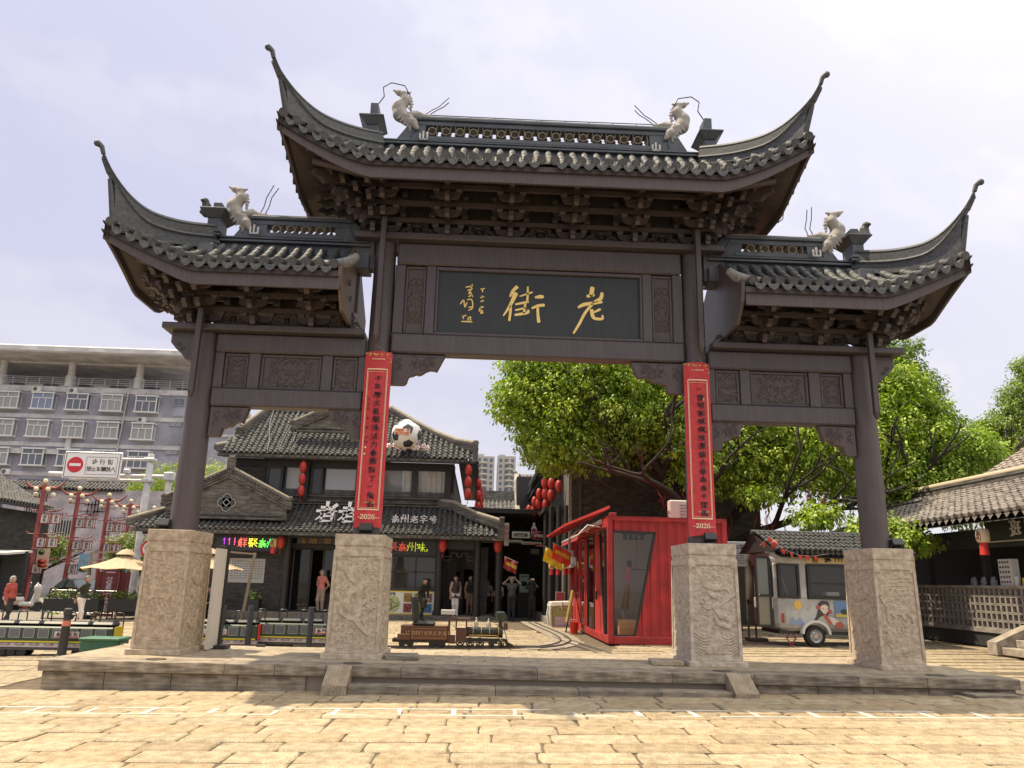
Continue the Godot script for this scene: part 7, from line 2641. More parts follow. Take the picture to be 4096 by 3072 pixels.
func build_lanterns()->void:
	var red:=mat(0.5,0.035,0.025,0.5,{"back": Color(0.3,0.02,0.015),"tex": "cloth","rep": 3.0,"world": false})
	var proto: Node3D=null
	var spots:=[]
	for k in 3: spots.append([v3(-8.93,6.05 - 0.54*k,-20.1),"red lantern in the string of three by the upper left windows, %s" % ["top one","middle one","bottom one"][k],"lantern strings on the restaurant front",1.0])
	for k in 3: spots.append([v3(-1.6,6.08 - 0.52*k,-19.95),"red lantern in the nearest string at the restaurant's alley corner, %s" % ["top one","middle one","bottom one"][k],"lantern strings on the restaurant front",1.0])
	for c in 4:
		for k in 3: spots.append([v3(-1.15+0.06*c,5.75 - 0.55*k,-22.0 - 2.2*c),"shaded red lantern in the strings along the restaurant's alley side","lantern strings in the alley's shaded side",1.0])
	var lit:=[v3(1.75,5.5,-19.2),v3(1.98,5.42,-18.6),v3(2.25,5.26,-18.1),v3(1.58,5.12,-20.0),v3(1.78,5.05,-19.2),v3(1.97,4.93,-18.6),v3(1.45,4.86,-21.0),v3(1.58,4.72,-20.1),v3(1.8,4.58,-19.2),v3(1.3,4.62,-22.5),v3(1.45,4.52,-21.5),v3(1.22,4.5,-24.0)]
	for p in lit: spots.append([p,"bright red lantern in the rows hanging from the gallery right of the alley","lanterns on the brick house gallery",1.0])
	spots.append([v3(-9.33,2.68,-19.05),"single red lantern under the lower eave beside the LED board's end","",1.05])
	spots.append([v3(-2.55,2.74,-19.0),"single red lantern under the lower eave by the entrance column","",1.1])
	spots.append([v3(-0.22,2.76,-19.0),"single red lantern under the outer end of the lower eave by the alley","",1.1])
	for q in spots:
		if proto==null:
			proto=thing("red_lantern",q[1],"lantern",q[0],0.0,q[2])
			lantern_mesh_parts(proto,red)
		else:
			var d:=dup(proto,q[0],rng.randf()*3.0,q[1])
			d.remove_meta("group")
			if q[2]: d.set_meta("group",q[2])
			d.scale=Vector3.ONE*q[3]
	var yl:=[[v3(-9.62,2.66,-19.0),"gold and red lantern hanging before the left LED board",1.2,""],[v3(1.78,1.95,-15.9),"yellow and red lantern, first of the row left of the red kiosk",0.95,"yellow lanterns by the kiosk"],[v3(1.97,1.95,-15.3),"yellow and red lantern, second of the row left of the red kiosk",0.95,"yellow lanterns by the kiosk"],[v3(2.18,1.96,-14.9),"yellow and red lantern, third of the row left of the red kiosk",0.95,"yellow lanterns by the kiosk"],[v3(2.33,1.97,-14.6),"yellow and red lantern, closest to the red kiosk wall",0.95,"yellow lanterns by the kiosk"],[v3(11.5,2.7,-4.72),"cream lantern with the town's name under the right shop's eave",1.3,""]]
	var y0: Node3D=null
	for q in yl:
		if y0==null:
			y0=thing("name_lantern",q[1],"lantern",q[0])
			var b:=MB.new()
			b.lathe([V(0.09,-0.13),V(0.12,-0.09),V(0.12,0.09),V(0.09,0.13),V(0.0,0.14)],16)
			obj("paper_body",b,mat(0.62,0.45,0.14,0.6,{"back": Color(0.3,0.2,0.06)}),y0)
			b=MB.new()
			b.lathe([V(0.085,-0.36),V(0.07,-0.14),V(0.09,-0.13)],14)
			obj("red_skirt",b,mat(0.5,0.03,0.03,0.6),y0)
			b=MB.new()
			words(b,"泰州",v3(-0.055,0.095,0.121),0.095,v3(0,-0.1,0),Vector3.RIGHT,Vector3.DOWN,0.13,0.004)
			obj("lettering",b,mat(0.12,0.05,0.03,0.6),y0)
			b=MB.new()
			b.cyl(v3(0,0.13,0),v3(0,0.3,0),0.006,4)
			obj("cord",b,mat(0.05,0.04,0.04,0.7),y0)
			y0.scale=Vector3.ONE*q[2]
		else:
			var d:=dup(y0,q[0],0.0 if q[0].x<5 else -1.2,q[1])
			d.scale=Vector3.ONE*q[2]
			if q[3]: d.set_meta("group",q[3])
			if q[0].x>5: (d.get_child(0) as MeshInstance3D).material_override=mat(0.66,0.56,0.4,0.6,{"back": Color(0.3,0.25,0.15)})

func build_kiosk()->void:
	var red:=mat(0.44,0.022,0.024,0.42,{"tex": "plaster","rep": 0.5})
	var red2:=mat(0.5,0.035,0.03,0.45,{"tex": "plaster","rep": 0.5})
	var blk:=mat(0.015,0.015,0.016,0.4)
	var gl:=glass(0.1)
	var t:=thing("red_kiosk","bright red container kiosk with slanting windows right of the track","kiosk",v3(4.0,-0.2,-9.5))
	var x0:=2.38
	var x1:=5.6
	var z0:=-6.4
	var z1:=-14.8
	var y0:=-0.18
	var y1:=3.08
	var b:=MB.new()
	for q in [[x0+0.07,z0 - 0.07],[x1 - 0.07,z0 - 0.07],[x0+0.07,z1],[x0+0.07,-11.0]]: b.cbox(v3(q[0],(y0+y1)*0.5,q[1]),v3(0.14,y1 - y0,0.14),0.015)
	b.cbox(v3((x0+x1)*0.5,y0+0.1,z0 - 0.06),v3(x1 - x0 - 0.28,0.2,0.12),0.012)
	b.cbox(v3(x0+0.06,y0+0.1,(z0+z1)*0.5),v3(0.12,0.2,z0 - z1 - 0.3),0.012)
	b.cbox(v3((x0+x1)*0.5,y1 - 0.06,z0 - 0.06),v3(x1 - x0 - 0.28,0.12,0.12),0.012)
	b.cbox(v3(x0+0.06,y1 - 0.14,(z0+z1)*0.5),v3(0.12,0.28,z0 - z1 - 0.3),0.012)
	b.cbox(v3(x0+0.16,y1+0.04,z0 - 0.12),v3(0.18,0.1,0.2),0.01)
	part("frame",b,red,t)
	b=MB.new()
	var zf:=z0 - 0.09
	var corr:=func(xx: float)->float:
		var q:=fposmod(xx,0.24)/0.24
		return 0.028*clampf(minf(absf(q - 0.5)*8.0 - 0.8,1.0),0.0,1.0)
	var wr:=func(y: float)->float: return lerpf(3.08,3.66,(y - 0.03)/2.63)
	var steps:=130
	for i in steps:
		var xa:=lerpf(x0+0.13,x1 - 0.13,float(i)/steps)
		var xb:=lerpf(x0+0.13,x1 - 0.13,float(i+1)/steps)
		for j in 22:
			var ya:=lerpf(y0+0.2,y1 - 0.12,j/22.0)
			var yb:=lerpf(y0+0.2,y1 - 0.12,(j+1)/22.0)
			var ym:=(ya+yb)*0.5
			if ym>0.0 and ym<2.68:
				var ea: float=wr.call(clampf(ya,0.03,2.66))+0.04
				var eb: float=wr.call(clampf(yb,0.03,2.66))+0.04
				if xb<minf(ea,eb): continue
				var p0:=maxf(xa,ea)
				var p1:=maxf(xb,ea)
				var p2:=maxf(xb,eb)
				var p3:=maxf(xa,eb)
				b.quad(v3(p0,ya,zf+corr.call(p0)),v3(p1,ya,zf+corr.call(p1)),v3(p2,yb,zf+corr.call(p2)),v3(p3,yb,zf+corr.call(p3)))
			elif ym>2.68 or true:
				b.quad(v3(xa,ya,zf+corr.call(xa)),v3(xb,ya,zf+corr.call(xb)),v3(xb,yb,zf+corr.call(xb)),v3(xa,yb,zf+corr.call(xa)))
	part("corrugated_front",b,red,t)
	b=MB.new()
	b.box(v3((x0+x1)*0.5,y1 - 0.02,(z0+z1)*0.5),v3(x1 - x0,0.04,z0 - z1))
	b.box(v3(x1 - 0.05,1.45,(z0+z1)*0.5),v3(0.06,3.2,z0 - z1 - 0.2))
	b.box(v3((x0+x1)*0.5,1.45,z1+0.03),v3(x1 - x0,3.2,0.06))
	b.box(v3((x0+x1)*0.5,y0+0.05,(z0+z1)*0.5),v3(x1 - x0 - 0.2,0.1,z0 - z1 - 0.2))
	part("shell",b,red,t)
	b=MB.new()
	b.box(v3(x1 - 0.12,1.45,-10),v3(0.04,2.9,6.8))
	b.box(v3((x0+x1)*0.5+0.3,1.45,-10.6),v3(x1 - x0 - 0.9,2.9,0.05))
	b.box(v3((x0+x1)*0.5,y1 - 0.1,-10),v3(x1 - x0 - 0.3,0.04,6.8))
	part("inner_wall",b,mat(0.46,0.44,0.41,0.8),t)
	var w:=sub("leaning_window",t)
	b=MB.new()
	var A:=v3(2.52,0.03,zf+0.02); var B:=v3(3.08,0.03,zf+0.02); var Cc:=v3(3.66,2.66,zf+0.02); var D:=v3(2.52,2.68,zf+0.02)
	for q in [[A,B],[B,Cc],[Cc,D],[D,A]]: bar(b,q[0],q[1],0.07,0.055)
	obj("frame",b,blk,w)
	b=MB.new()
	b.quad(A,B,Cc,D)
	obj("pane",b,gl,w)
	for q in [[-6.75,-8.0,1.0],[-9.1,-10.5,0.0],[-11.2,-12.3,0.0],[-12.6,-13.6,0.0]]:
		w=sub("side_window",t)
		b=MB.new()
		var s0: float=q[0] - (0.35 if q[2]>0 else 0.0)
		var P:=[v3(x0+0.05,0.02,s0),v3(x0+0.05,0.02,q[1]+(0.75 if q[2]>0 else 0.0)),v3(x0+0.05,2.72,q[1]),v3(x0+0.05,2.72,s0)]
		for k in 4: bar(b,P[k],P[(k+1) % 4],0.06,0.06)
		obj("frame",b,blk if q[0]>-10 else red,w)
		b=MB.new()
		b.quad(P[1],P[0],P[3],P[2])
		obj("pane",b,gl,w)
	b=MB.new()
	for i in 40:
		var za:=lerpf(-8.05,-9.05,i/40.0)
		var zb:=lerpf(-8.05,-9.05,(i+1)/40.0)
		var xa: float=x0+0.06 - 0.5*corr.call(za*1.6)
		var xb: float=x0+0.06 - 0.5*corr.call(zb*1.6)
		b.quad(v3(xb,0.02,zb),v3(xa,0.02,za),v3(xa,2.72,za),v3(xb,2.72,zb))
	b.tri(v3(x0+0.06,0.02,-8.05),v3(x0+0.06,0.02,-7.3),v3(x0+0.06,2.72,-8.05))
	for z in [-10.8,-12.45,-13.75]: b.box(v3(x0+0.06,1.36,z),v3(0.06,2.7,0.2))
	b.box(v3(x0+0.06,0.42,-13.4),v3(0.05,0.8,2.4))
	part("corrugated_strip",b,red2,t)
	b=MB.new()
	b.box(v3(x0 - 0.02,1.0,-8.3),v3(0.05,0.24,0.12))
	part("lock_box",b,blk,t)
	b=MB.new()
	b.skin([PackedVector3Array([v3(1.5,2.95,-15.0),v3(x0+0.1,3.3,-15.0),v3(x0+0.1,3.38,-15.0),v3(1.5,3.03,-15.0)]),PackedVector3Array([v3(1.55,2.98,-9.2),v3(x0+0.1,3.3,-6.6),v3(x0+0.1,3.38,-6.6),v3(1.55,3.05,-9.2)])])
	part("canopy",b,red2,t)
	for z in [-14.8,-12.8,-10.8,-9.4]:
		b=MB.new()
		bar(b,v3(1.55,2.94,z),v3(x0,3.24,z),0.05,0.06)
		part("canopy_rib",b,red,t)
	var cloth:=mat(0.33,0.03,0.045,0.75,{"tex": "cloth","rep": 2.0,"back": Color(0.12,0.01,0.01)})
	for q in [[-7.4,-9.0,"red folding awning nearest the kiosk's front corner"],[-9.6,-11.6,"red folding awning behind the first on the kiosk's long side"]]:
		var a:=thing("awning",q[2],"awning",v3(2.0,2.5,(q[0]+q[1])*0.5),0.0,"kiosk awnings")
		b=MB.new()
		var n:=14
		for i in n:
			var za:=lerpf(q[0],q[1],float(i)/n)
			var zb:=lerpf(q[0],q[1],float(i+1)/n)
			var sa:=0.02*(i % 2)
			var sb:=0.02*((i+1) % 2)
			b.quad(v3(1.72 - sa,2.62,za),v3(1.72 - sb,2.62,zb),v3(2.34,2.98,zb),v3(2.34,2.98,za))
			b.quad(v3(1.7,2.47+sa,za),v3(1.7,2.47+sb,zb),v3(1.72,2.62,zb),v3(1.72,2.62,za))
		part("cloth",b,cloth,a)
		b=MB.new()
		b.cyl(v3(2.36,3.0,q[0]+0.05),v3(2.36,3.0,q[1]),0.06,10)
		b.cyl(v3(1.72,2.62,q[0]+0.03),v3(1.72,2.62,q[1]),0.025,8)
		b.tube([v3(2.34,2.85,q[0]),v3(2.0,2.9,q[0] - 0.1),v3(1.72,2.62,q[0])],0.02,5)
		part("roller",b,mat(0.55,0.54,0.52,0.5),a)
	var o:=thing("display_counter","counter with hanging craft goods seen through the kiosk's front window","counter",v3(3.4,-0.1,-8.4))
	b=MB.new()
	b.cbox(v3(3.2,0.62,-8.6),v3(1.5,0.06,0.6),0.01)
	b.cbox(v3(2.75,0.25,-8.6),v3(0.5,0.7,0.5),0.01)
	part("counter_top",b,mat(0.55,0.53,0.5,0.6),o)
	b=MB.new()
	b.cbox(v3(3.05,0.15,-7.4),v3(0.5,0.5,0.4),0.01)
	part("carton",b,mat(0.5,0.4,0.18,0.8),o)
	b=MB.new()
	b.box(v3(3.25,1.6,-8.2),v3(0.16,0.42,0.03))
	part("pink_card",b,mat(0.6,0.15,0.2,0.6),o)
	b=MB.new()
	b.tube([v3(3.26,1.35,-8.2),v3(3.2,1.0,-8.2),v3(3.15,0.66,-8.2)],[0.05,0.08,0.1],8)
	part("straw_goods",b,mat(0.35,0.22,0.1,0.9),o)
	b=MB.new()
	b.tube([v3(3.05,0.6,-8.1),v3(3.1,0.3,-8.1),v3(3.14,-0.0,-8.1)],[0.1,0.07,0.03],8)
	part("white_cloth",b,mat(0.6,0.57,0.53,0.8),o)
	b=MB.new()
	b.box(v3(2.8,0.78,-8.4),v3(0.16,0.14,0.1))
	part("teal_box",b,mat(0.04,0.3,0.26,0.6),o)
	b=MB.new()
	b.box(v3(3.6,1.75,-9.0),v3(0.6,0.03,0.25))
	b.ball(v3(3.45,1.9,-9.0),v3(0.09,0.13,0.09),8)
	b.cyl(v3(3.55,1.75,-8.4),v3(3.55,2.85,-8.4),0.008,4)
	part("shelf",b,mat(0.06,0.05,0.05,0.6),o)
	b=MB.new()
	b.box(v3(3.4,2.72,-8.0),v3(0.7,0.05,0.1))
	for k in 4: b.lathe([V(0.07,-0.14),V(0.04,0.0),V(0,0.0)],8,Transform3D(Basis(),v3(3.15+0.16*k,2.7,-8.0)))
	part("track_lamp",b,blk,o)
	for q in [[v3(2.2,1.98,-12.4),"white dome camera on the kiosk's long side beside the flags"],[v3(2.25,2.25,-13.5),"white dome camera above the flags on the kiosk side"]]:
		o=thing("security_camera",q[1],"camera",q[0],0.0,"cameras on the kiosk")
		b=MB.new()
		b.cbox(v3(0,0.05,0),v3(0.18,0.3,0.14),0.02)
		b.ball(v3(-0.08,-0.12,0.08),0.09,10)
		obj("housing",b,mat(0.55,0.54,0.52,0.4),o)
		b=MB.new()
		b.ball(v3(-0.08,-0.15,0.09),0.075,10)
		obj("lens",b,blk,o)
	o=thing("roof_air_conditioner","beige air conditioner standing on the kiosk roof before the brick house","air conditioner",v3(5.0,3.1,-8.9))
	b=MB.new()
	b.cbox(v3(5.1,3.48,-8.9),v3(0.9,0.65,0.35),0.03)
	part("case",b,mat(0.5,0.47,0.42,0.5),o)
	b=MB.new()
	for k in 5: b.box(v3(5.2,3.3+0.09*k,-8.71),v3(0.5,0.02,0.02))
	part("slat",b,mat(0.25,0.24,0.22,0.6),o)
	for q in [["red",v3(1.55,2.62,-12.9),v3(0.62,-0.28,0.0),v3(-0.04,-0.5,0.05),mat(0.62,0.05,0.02,0.7,{"back": Color(0.4,0.03,0.01)}),"orange red flag with yellow characters hanging from the kiosk side"],["yellow",v3(1.32,2.5,-13.3),v3(0.65,-0.3,0.0),v3(-0.1,-0.45,0.05),mat(0.68,0.5,0.02,0.7,{"back": Color(0.4,0.3,0.01)}),"yellow flag hanging beside the orange red one on the kiosk side"],["dark",v3(0.02,2.25,-17.0),v3(0.5,-0.22,0),v3(-0.06,-0.42,0.05),mat(0.25,0.02,0.03,0.7,{"back": Color(0.15,0.01,0.01)}),"dark red and yellow flag hanging over the people in the alley"]]:
		o=thing("flag",q[5],"flag",q[1],0.0,"festival flags")
		b=MB.new()
		for i in 8:
			for j in 5:
				var F:=func(a: int,c: int)->Vector3: return q[2]*(a/8.0)+q[3]*(c/5.0)+v3(0,0.02*sin(a*1.4),0.05*sin(a*1.1+c*0.8))
				b.quad(F.call(i,j+1),F.call(i+1,j+1),F.call(i+1,j),F.call(i,j))
		obj("cloth",b,q[4],o)
		b=MB.new()
		words(b,"老街味居",q[2]*0.12+q[3]*0.28+v3(0,0,0.07),0.13,q[2]*0.2,v3(1,-0.4,0),v3(-0.1,-1,0.1),0.13,0.004)
		obj("lettering",b,mat(0.75,0.55,0.05,0.6) if q[0] != "yellow" else mat(0.6,0.2,0.03,0.6),o)
		b=MB.new()
		b.tube([v3(-0.02,0.04,0),q[2]*1.05+v3(0,0.04,0)],0.012,5)
		obj("rod",b,mat(0.4,0.38,0.35,0.5),o)
	o=thing("ice_cream_freezer","green ice cream chest freezer under a white sheet beside the kiosk","freezer",v3(2.02,-0.2,-15.0))
	b=MB.new()
	b.cbox(v3(2.05,0.22,-15.0),v3(0.75,0.72,1.2),0.03)
	part("chest",b,mat(0.28,0.32,0.1,0.5),o)
	b=MB.new()
	b.box(v3(2.08,-0.0,-14.39),v3(0.6,0.28,0.01))
	b.box(v3(2.05,-0.2,-15.0),v3(0.74,0.1,1.18))
	part("price_label",b,mat(0.6,0.52,0.55,0.6),o)
	b=MB.new()
	for r in 6:
		for c in 7: b.box(v3(1.82+0.085*c,0.1 - 0.04*r,-14.382),v3(0.06,0.012,0.004))
	part("small_lettering",b,mat(0.2,0.15,0.2,0.6),o)
	b=MB.new()
	for k in 20:
		var an:=TAU*k/20.0
		var an2:=TAU*(k+1)/20.0
		bar(b,v3(2.05+0.2*cos(an),0.38+0.1*sin(an),-14.39),v3(2.05+0.2*cos(an2),0.38+0.1*sin(an2),-14.39),0.012,0.012)
	part("label_outline",b,mat(0.7,0.62,0.4,0.6),o)
	b=MB.new()
	b.skin([PackedVector3Array([v3(1.6,0.5,-14.36),v3(2.46,0.56,-14.38),v3(2.46,0.55,-15.65),v3(1.6,0.5,-15.65)]),PackedVector3Array([v3(1.66,0.64,-14.42),v3(2.42,0.67,-14.42),v3(2.42,0.68,-15.6),v3(1.66,0.64,-15.6)])])
	b.tube([v3(1.66,0.6,-14.5),v3(1.62,0.3,-14.42),v3(1.64,0.0,-14.4),v3(1.66,-0.2,-14.4)],[0.05,0.07,0.05,0.06],7)
	b.tube([v3(1.64,0.6,-15.0),v3(1.58,0.2,-15.0),v3(1.62,-0.2,-15.0)],[0.05,0.07,0.06],7)
	b.tube([v3(2.02,0.66,-14.4),v3(2.03,0.5,-14.36),v3(2.04,0.4,-14.37)],0.02,6)
	part("white_sheet",b,mat(0.66,0.62,0.56,0.8,{"tex": "cloth","rep": 2.0}),o)
	o=thing("easel_sign","narrow framed menu board leaning on a black easel before the kiosk","easel",v3(2.05,-0.22,-11.5))
	b=MB.new()
	b.tube([v3(1.83,-0.21,-11.4),v3(2.12,1.25,-11.6)],0.014,5)
	b.tube([v3(1.9,-0.21,-11.8),v3(2.12,1.25,-11.6)],0.014,5)
	b.tube([v3(2.4,-0.21,-11.5),v3(2.12,1.25,-11.6)],0.014,5)
	part("leg",b,mat(0.03,0.03,0.03,0.5),o)
	b=MB.new()
	b.box(v3(1.98,0.6,-11.5),v3(0.06,1.0,0.5),Basis(v3(0,0,1),-0.19))
	part("board",b,mat(0.3,0.2,0.06,0.6),o)
	b=MB.new()
	for k in 12: b.box(v3(1.94+0.014*(k - 5),0.3+0.055*k,-11.24),v3(0.05,0.03,0.01),Basis(v3(0,0,1),-0.19))
	part("small_lettering",b,mat(0.7,0.6,0.25,0.6),o)
	o=thing("red_bucket","bright red plastic bucket at the foot of the easel","bucket",v3(2.04,-0.21,-10.9))
	b=MB.new()
	b.lathe([V(0.0,0.0),V(0.115,0.0),V(0.15,0.33),V(0.16,0.34),V(0.145,0.34),V(0.11,0.02),V(0.0,0.02)],20)
	obj("pail",b,mat(0.6,0.03,0.015,0.35),o)
	b=MB.new()
	b.tube([v3(-0.15,0.33,0),v3(-0.1,0.42,0.05),v3(0.05,0.42,0.08),v3(0.15,0.33,0)],0.007,5)
	obj("handle",b,mat(0.5,0.5,0.5,0.5),o)

func build_trailer()->void:
	var white:=mat(0.47,0.48,0.47,0.35,{"tex": "plaster","rep": 0.6})
	var blk:=mat(0.014,0.014,0.015,0.35)
	var t:=thing("food_trailer","grey white food trailer with a tiled roof and painted side between the right pedestals","food trailer",v3(8.2,-0.11,-6.9))
	var z:=-6.1
	var b:=MB.new()
	var prof:=[V(6.73,0.42),V(6.78,0.3),V(6.95,0.26)]
	var ring:=func(y: float,inset: float)->PackedVector3Array:
		var p:=PackedVector3Array()
		for q in [[6.72,z - 0.25],[6.78,z - 0.08],[6.95,z],[10.0,z],[10.2,z - 0.1],[10.25,z - 0.3],[10.25,z - 1.7],[6.72,z - 1.7]]: p.append(v3(q[0]+(inset if q[0]<8 else -inset),y,q[1] - (inset if q[1]>z - 1 else -inset)))
		return p
	b.skin([ring.call(0.26,0.12),ring.call(0.34,0.03),ring.call(0.45,0.0),ring.call(1.06,0.0)])
	part("lower_body",b,white,t)
	b=MB.new()
	b.skin([ring.call(1.94,-0.005),ring.call(2.06,-0.03),ring.call(2.24,-0.02),ring.call(2.3,0.05)])
	part("upper_body",b,white,t)
	for q in [[6.76,0.1,z - 0.12],[7.44,0.22,z - 0.03],[10.1,0.25,z - 0.1]]:
		b=MB.new()
		b.cbox(v3(q[0],1.5,q[2] - 0.03),v3(q[1],0.9,0.08),0.02)
		part("pillar",b,white,t)
	b=MB.new()
	b.box(v3(8.5,1.5,z - 1.68),v3(3.5,0.95,0.04))
	b.box(v3(10.2,1.5,z - 0.9),v3(0.04,0.95,1.6))
	b.box(v3(8.5,1.06,z - 0.9),v3(3.4,0.03,1.6))
	part("inner_wall",b,mat(0.12,0.115,0.11,0.7),t)
	window(t,"narrow_window",6.82,7.36,1.08,1.95,z - 0.03,blk,glass(0.35),1,0.06)
	window(t,"serving_window",7.56,9.95,1.06,1.95,z - 0.01,blk,glass(0.25),2,0.07,[1.46])
	b=MB.new()
	b.cbox(v3(8.3,1.2,z - 0.3),v3(0.34,0.1,0.25),0.01)
	part("tray",b,mat(0.6,0.58,0.55,0.6),t)
	b=MB.new()
	b.cyl(v3(6.88,1.75,z - 0.12),v3(7.1,1.08,z - 0.12),0.012,6)
	part("stick",b,mat(0.4,0.22,0.09,0.7),t)
	var d:=sub("door",t)
	b=MB.new()
	for q in [[6.3,0.36,6.3,2.1],[6.66,0.36,6.66,2.1],[6.3,2.1,6.66,2.1],[6.3,1.12,6.66,1.12],[6.3,0.36,6.66,0.36]]: bar(b,v3(q[0],q[1],z - 0.25),v3(q[2],q[3],z - 0.25),0.05,0.06)
	obj("frame",b,blk,d)
	b=MB.new()
	b.quad(v3(6.32,1.14,z - 0.26),v3(6.64,1.14,z - 0.26),v3(6.64,2.08,z - 0.26),v3(6.32,2.08,z - 0.26))
	obj("pane",b,mat(0.1,0.1,0.085,0.05,{"spec": 0.9}),d)
	b=MB.new()
	b.box(v3(6.48,0.74,z - 0.27),v3(0.34,0.72,0.02))
	obj("panel",b,mat(0.22,0.21,0.16,0.2),d)
	b=MB.new()
	b.ball(v3(6.34,1.14,z - 0.2),0.025,8)
	obj("handle",b,mat(0.5,0.5,0.5,0.3,{"metal": 0.8}),d)
	var tile:=mat(0.05,0.052,0.056,0.6,{"vc": true,"tex": "tile","rep": 2.5})
	var rows:=[]
	for k in 27: rows.append([v3(6.75+k*0.135,2.26,z+0.28),v3(6.55+k*0.135,2.76,z - 0.75)])
	tile_roof(t,rows,0.055,0.135,0.0,tile,mat(0.03,0.03,0.032,0.8))
	rows=[]
	for k in 27: rows.append([v3(6.55+k*0.135,2.26,z - 1.8),v3(6.55+k*0.135,2.76,z - 0.75)])
	b=MB.new()
	b.quad(v3(6.4,2.24,z - 1.8),v3(10.4,2.24,z - 1.8),v3(10.2,2.76,z - 0.75),v3(6.4,2.76,z - 0.75))
	b.tri(v3(6.7,2.26,z+0.25),v3(6.45,2.75,z - 0.75),v3(6.45,2.24,z - 1.7))
	b.cyl(v3(6.4,2.79,z - 0.75),v3(10.3,2.79,z - 0.75),0.06,8)
	part("roof_ridge",b,mat(0.05,0.052,0.056,0.6),t)
	b=MB.new()
	b.box(v3(9.0,2.1,z+0.045),v3(2.9,0.26,0.02))
	part("name_strip",b,mat(0.6,0.46,0.2,0.5),t)
	b=MB.new()
	words(b,"泰州老",v3(8.02,2.2,z+0.057),0.19,v3(0.29,0,0),Vector3.RIGHT,Vector3.DOWN,0.12,0.004)
	b.lathe([V(0.06,0),V(0.075,0.04),V(0.04,0.09),V(0.01,0.14),V(0,0.15)],10,Transform3D(Basis.from_scale(v3(1,1,0.1)),v3(7.78,2.06,z+0.06)))
	b.box(v3(7.78,2.04,z+0.06),v3(0.16,0.02,0.006))
	for k in 3: b.box(v3(7.73+0.05*k,2.0,z+0.06),v3(0.035,0.03,0.005))
	part("lettering",b,mat(0.03,0.025,0.02,0.6),t)
	var pz:=z+0.004
	var pr:=sub("side_painting",t)
	var blob:=func(called: String,m: Material,pts: Array,lift: float)->void:
		var q:=MB.new()
		var poly:=PackedVector2Array()
		for p in pts: poly.append(p)
		q.prism(poly,0.003,Transform3D(Basis(),v3(0,0,pz+lift)))
		obj(called,q,m,pr)
	var oval:=func(c: Vector2,r: Vector2,n: int)->Array:
		var out:=[]
		for k in n: out.append(c+Vector2(cos(TAU*k/n)*r.x,sin(TAU*k/n)*r.y))
		return out
	blob.call("hill",mat(0.44,0.47,0.47,0.5),[V(7.2,0.42),V(7.3,0.66),V(7.42,0.85),V(7.52,0.74),V(7.66,0.94),V(7.8,0.8),V(7.9,0.5),V(8.2,0.42)],0.0)
	blob.call("blue_hill",mat(0.22,0.29,0.42,0.5),[V(7.0,0.42),V(7.04,0.56),V(7.12,0.62),V(7.18,0.5),V(7.3,0.6),V(7.42,0.44),V(7.6,0.42)],0.004)
	blob.call("sun",mat(0.68,0.42,0.1,0.5),oval.call(V(7.27,0.91),V(0.105,0.115),20),0.004)
	blob.call("dark_hair",mat(0.06,0.045,0.045,0.5),[V(7.62,0.5),V(7.72,0.62),V(7.78,0.8),V(7.8,0.96),V(7.9,1.03),V(8.05,1.02),V(8.1,0.9),V(8.06,0.7),V(8.0,0.6),V(7.8,0.52)],0.004)
	blob.call("face",mat(0.66,0.56,0.48,0.5),[V(7.84,0.82),V(7.88,0.93),V(7.98,0.97),V(8.06,0.9),V(8.05,0.78),V(7.99,0.7),V(7.92,0.71)],0.008)
	blob.call("fringe",mat(0.06,0.045,0.045,0.5),[V(7.82,0.84),V(7.84,0.98),V(7.96,1.02),V(8.09,0.96),V(8.07,0.88),V(7.98,0.94),V(7.9,0.92)],0.012)
	for p in [V(7.79,0.86),V(8.1,0.76)]: blob.call("red_flower",mat(0.45,0.08,0.07,0.5),oval.call(p,V(0.055,0.055),10),0.014)
	for p in [V(7.92,0.83),V(8.02,0.82)]: blob.call("eye",mat(0.04,0.03,0.03,0.5),oval.call(p,V(0.022,0.009),8),0.012)
	blob.call("mouth",mat(0.45,0.1,0.09,0.5),oval.call(V(7.985,0.745),V(0.014,0.008),8),0.012)
	blob.call("robe",mat(0.38,0.42,0.34,0.5),[V(7.66,0.44),V(7.8,0.6),V(7.95,0.68),V(8.08,0.6),V(8.3,0.42)],0.006)
	blob.call("red_collar",mat(0.42,0.1,0.08,0.5),[V(7.9,0.66),V(7.96,0.7),V(8.05,0.6),V(8.14,0.44),V(8.04,0.44)],0.01)
	blob.call("pale_sleeve",mat(0.6,0.55,0.5,0.5),[V(8.06,0.64),V(8.2,0.6),V(8.36,0.5),V(8.34,0.42),V(8.16,0.44)],0.01)
	blob.call("red_cuff",mat(0.4,0.09,0.07,0.5),[V(8.2,0.42),V(8.24,0.5),V(8.36,0.52),V(8.44,0.42),V(8.4,0.36),V(8.24,0.36)],0.014)
	blob.call("poster",mat(0.12,0.22,0.4,0.5),[V(8.22,0.62),V(8.22,1.03),V(8.75,1.03),V(8.75,0.62)],0.016)
	blob.call("poster_yellow",mat(0.5,0.42,0.08,0.5),[V(8.24,0.63),V(8.24,0.7),V(8.5,0.74),V(8.73,0.68),V(8.73,0.63)],0.02)
	blob.call("poster_tree",mat(0.04,0.05,0.05,0.5),[V(8.4,0.7),V(8.36,0.78),V(8.46,0.84),V(8.56,0.78),V(8.6,0.7)],0.024)
	b=MB.new()
	b.cbox(v3(6.86,0.58,z+0.0),v3(0.07,0.24,0.03),0.012)
	part("tail_lamp",b,mat(0.3,0.04,0.02,0.2),t)
	b=MB.new()
	var guard:=PackedVector2Array()
	for k in 13: guard.append(V(7.67+0.38*cos(PI*k/12.0),0.2+0.34*sin(PI*k/12.0)))
	for k in 13: guard.append(V(7.67 - 0.32*cos(PI*k/12.0),0.2+0.28*sin(PI*k/12.0)))
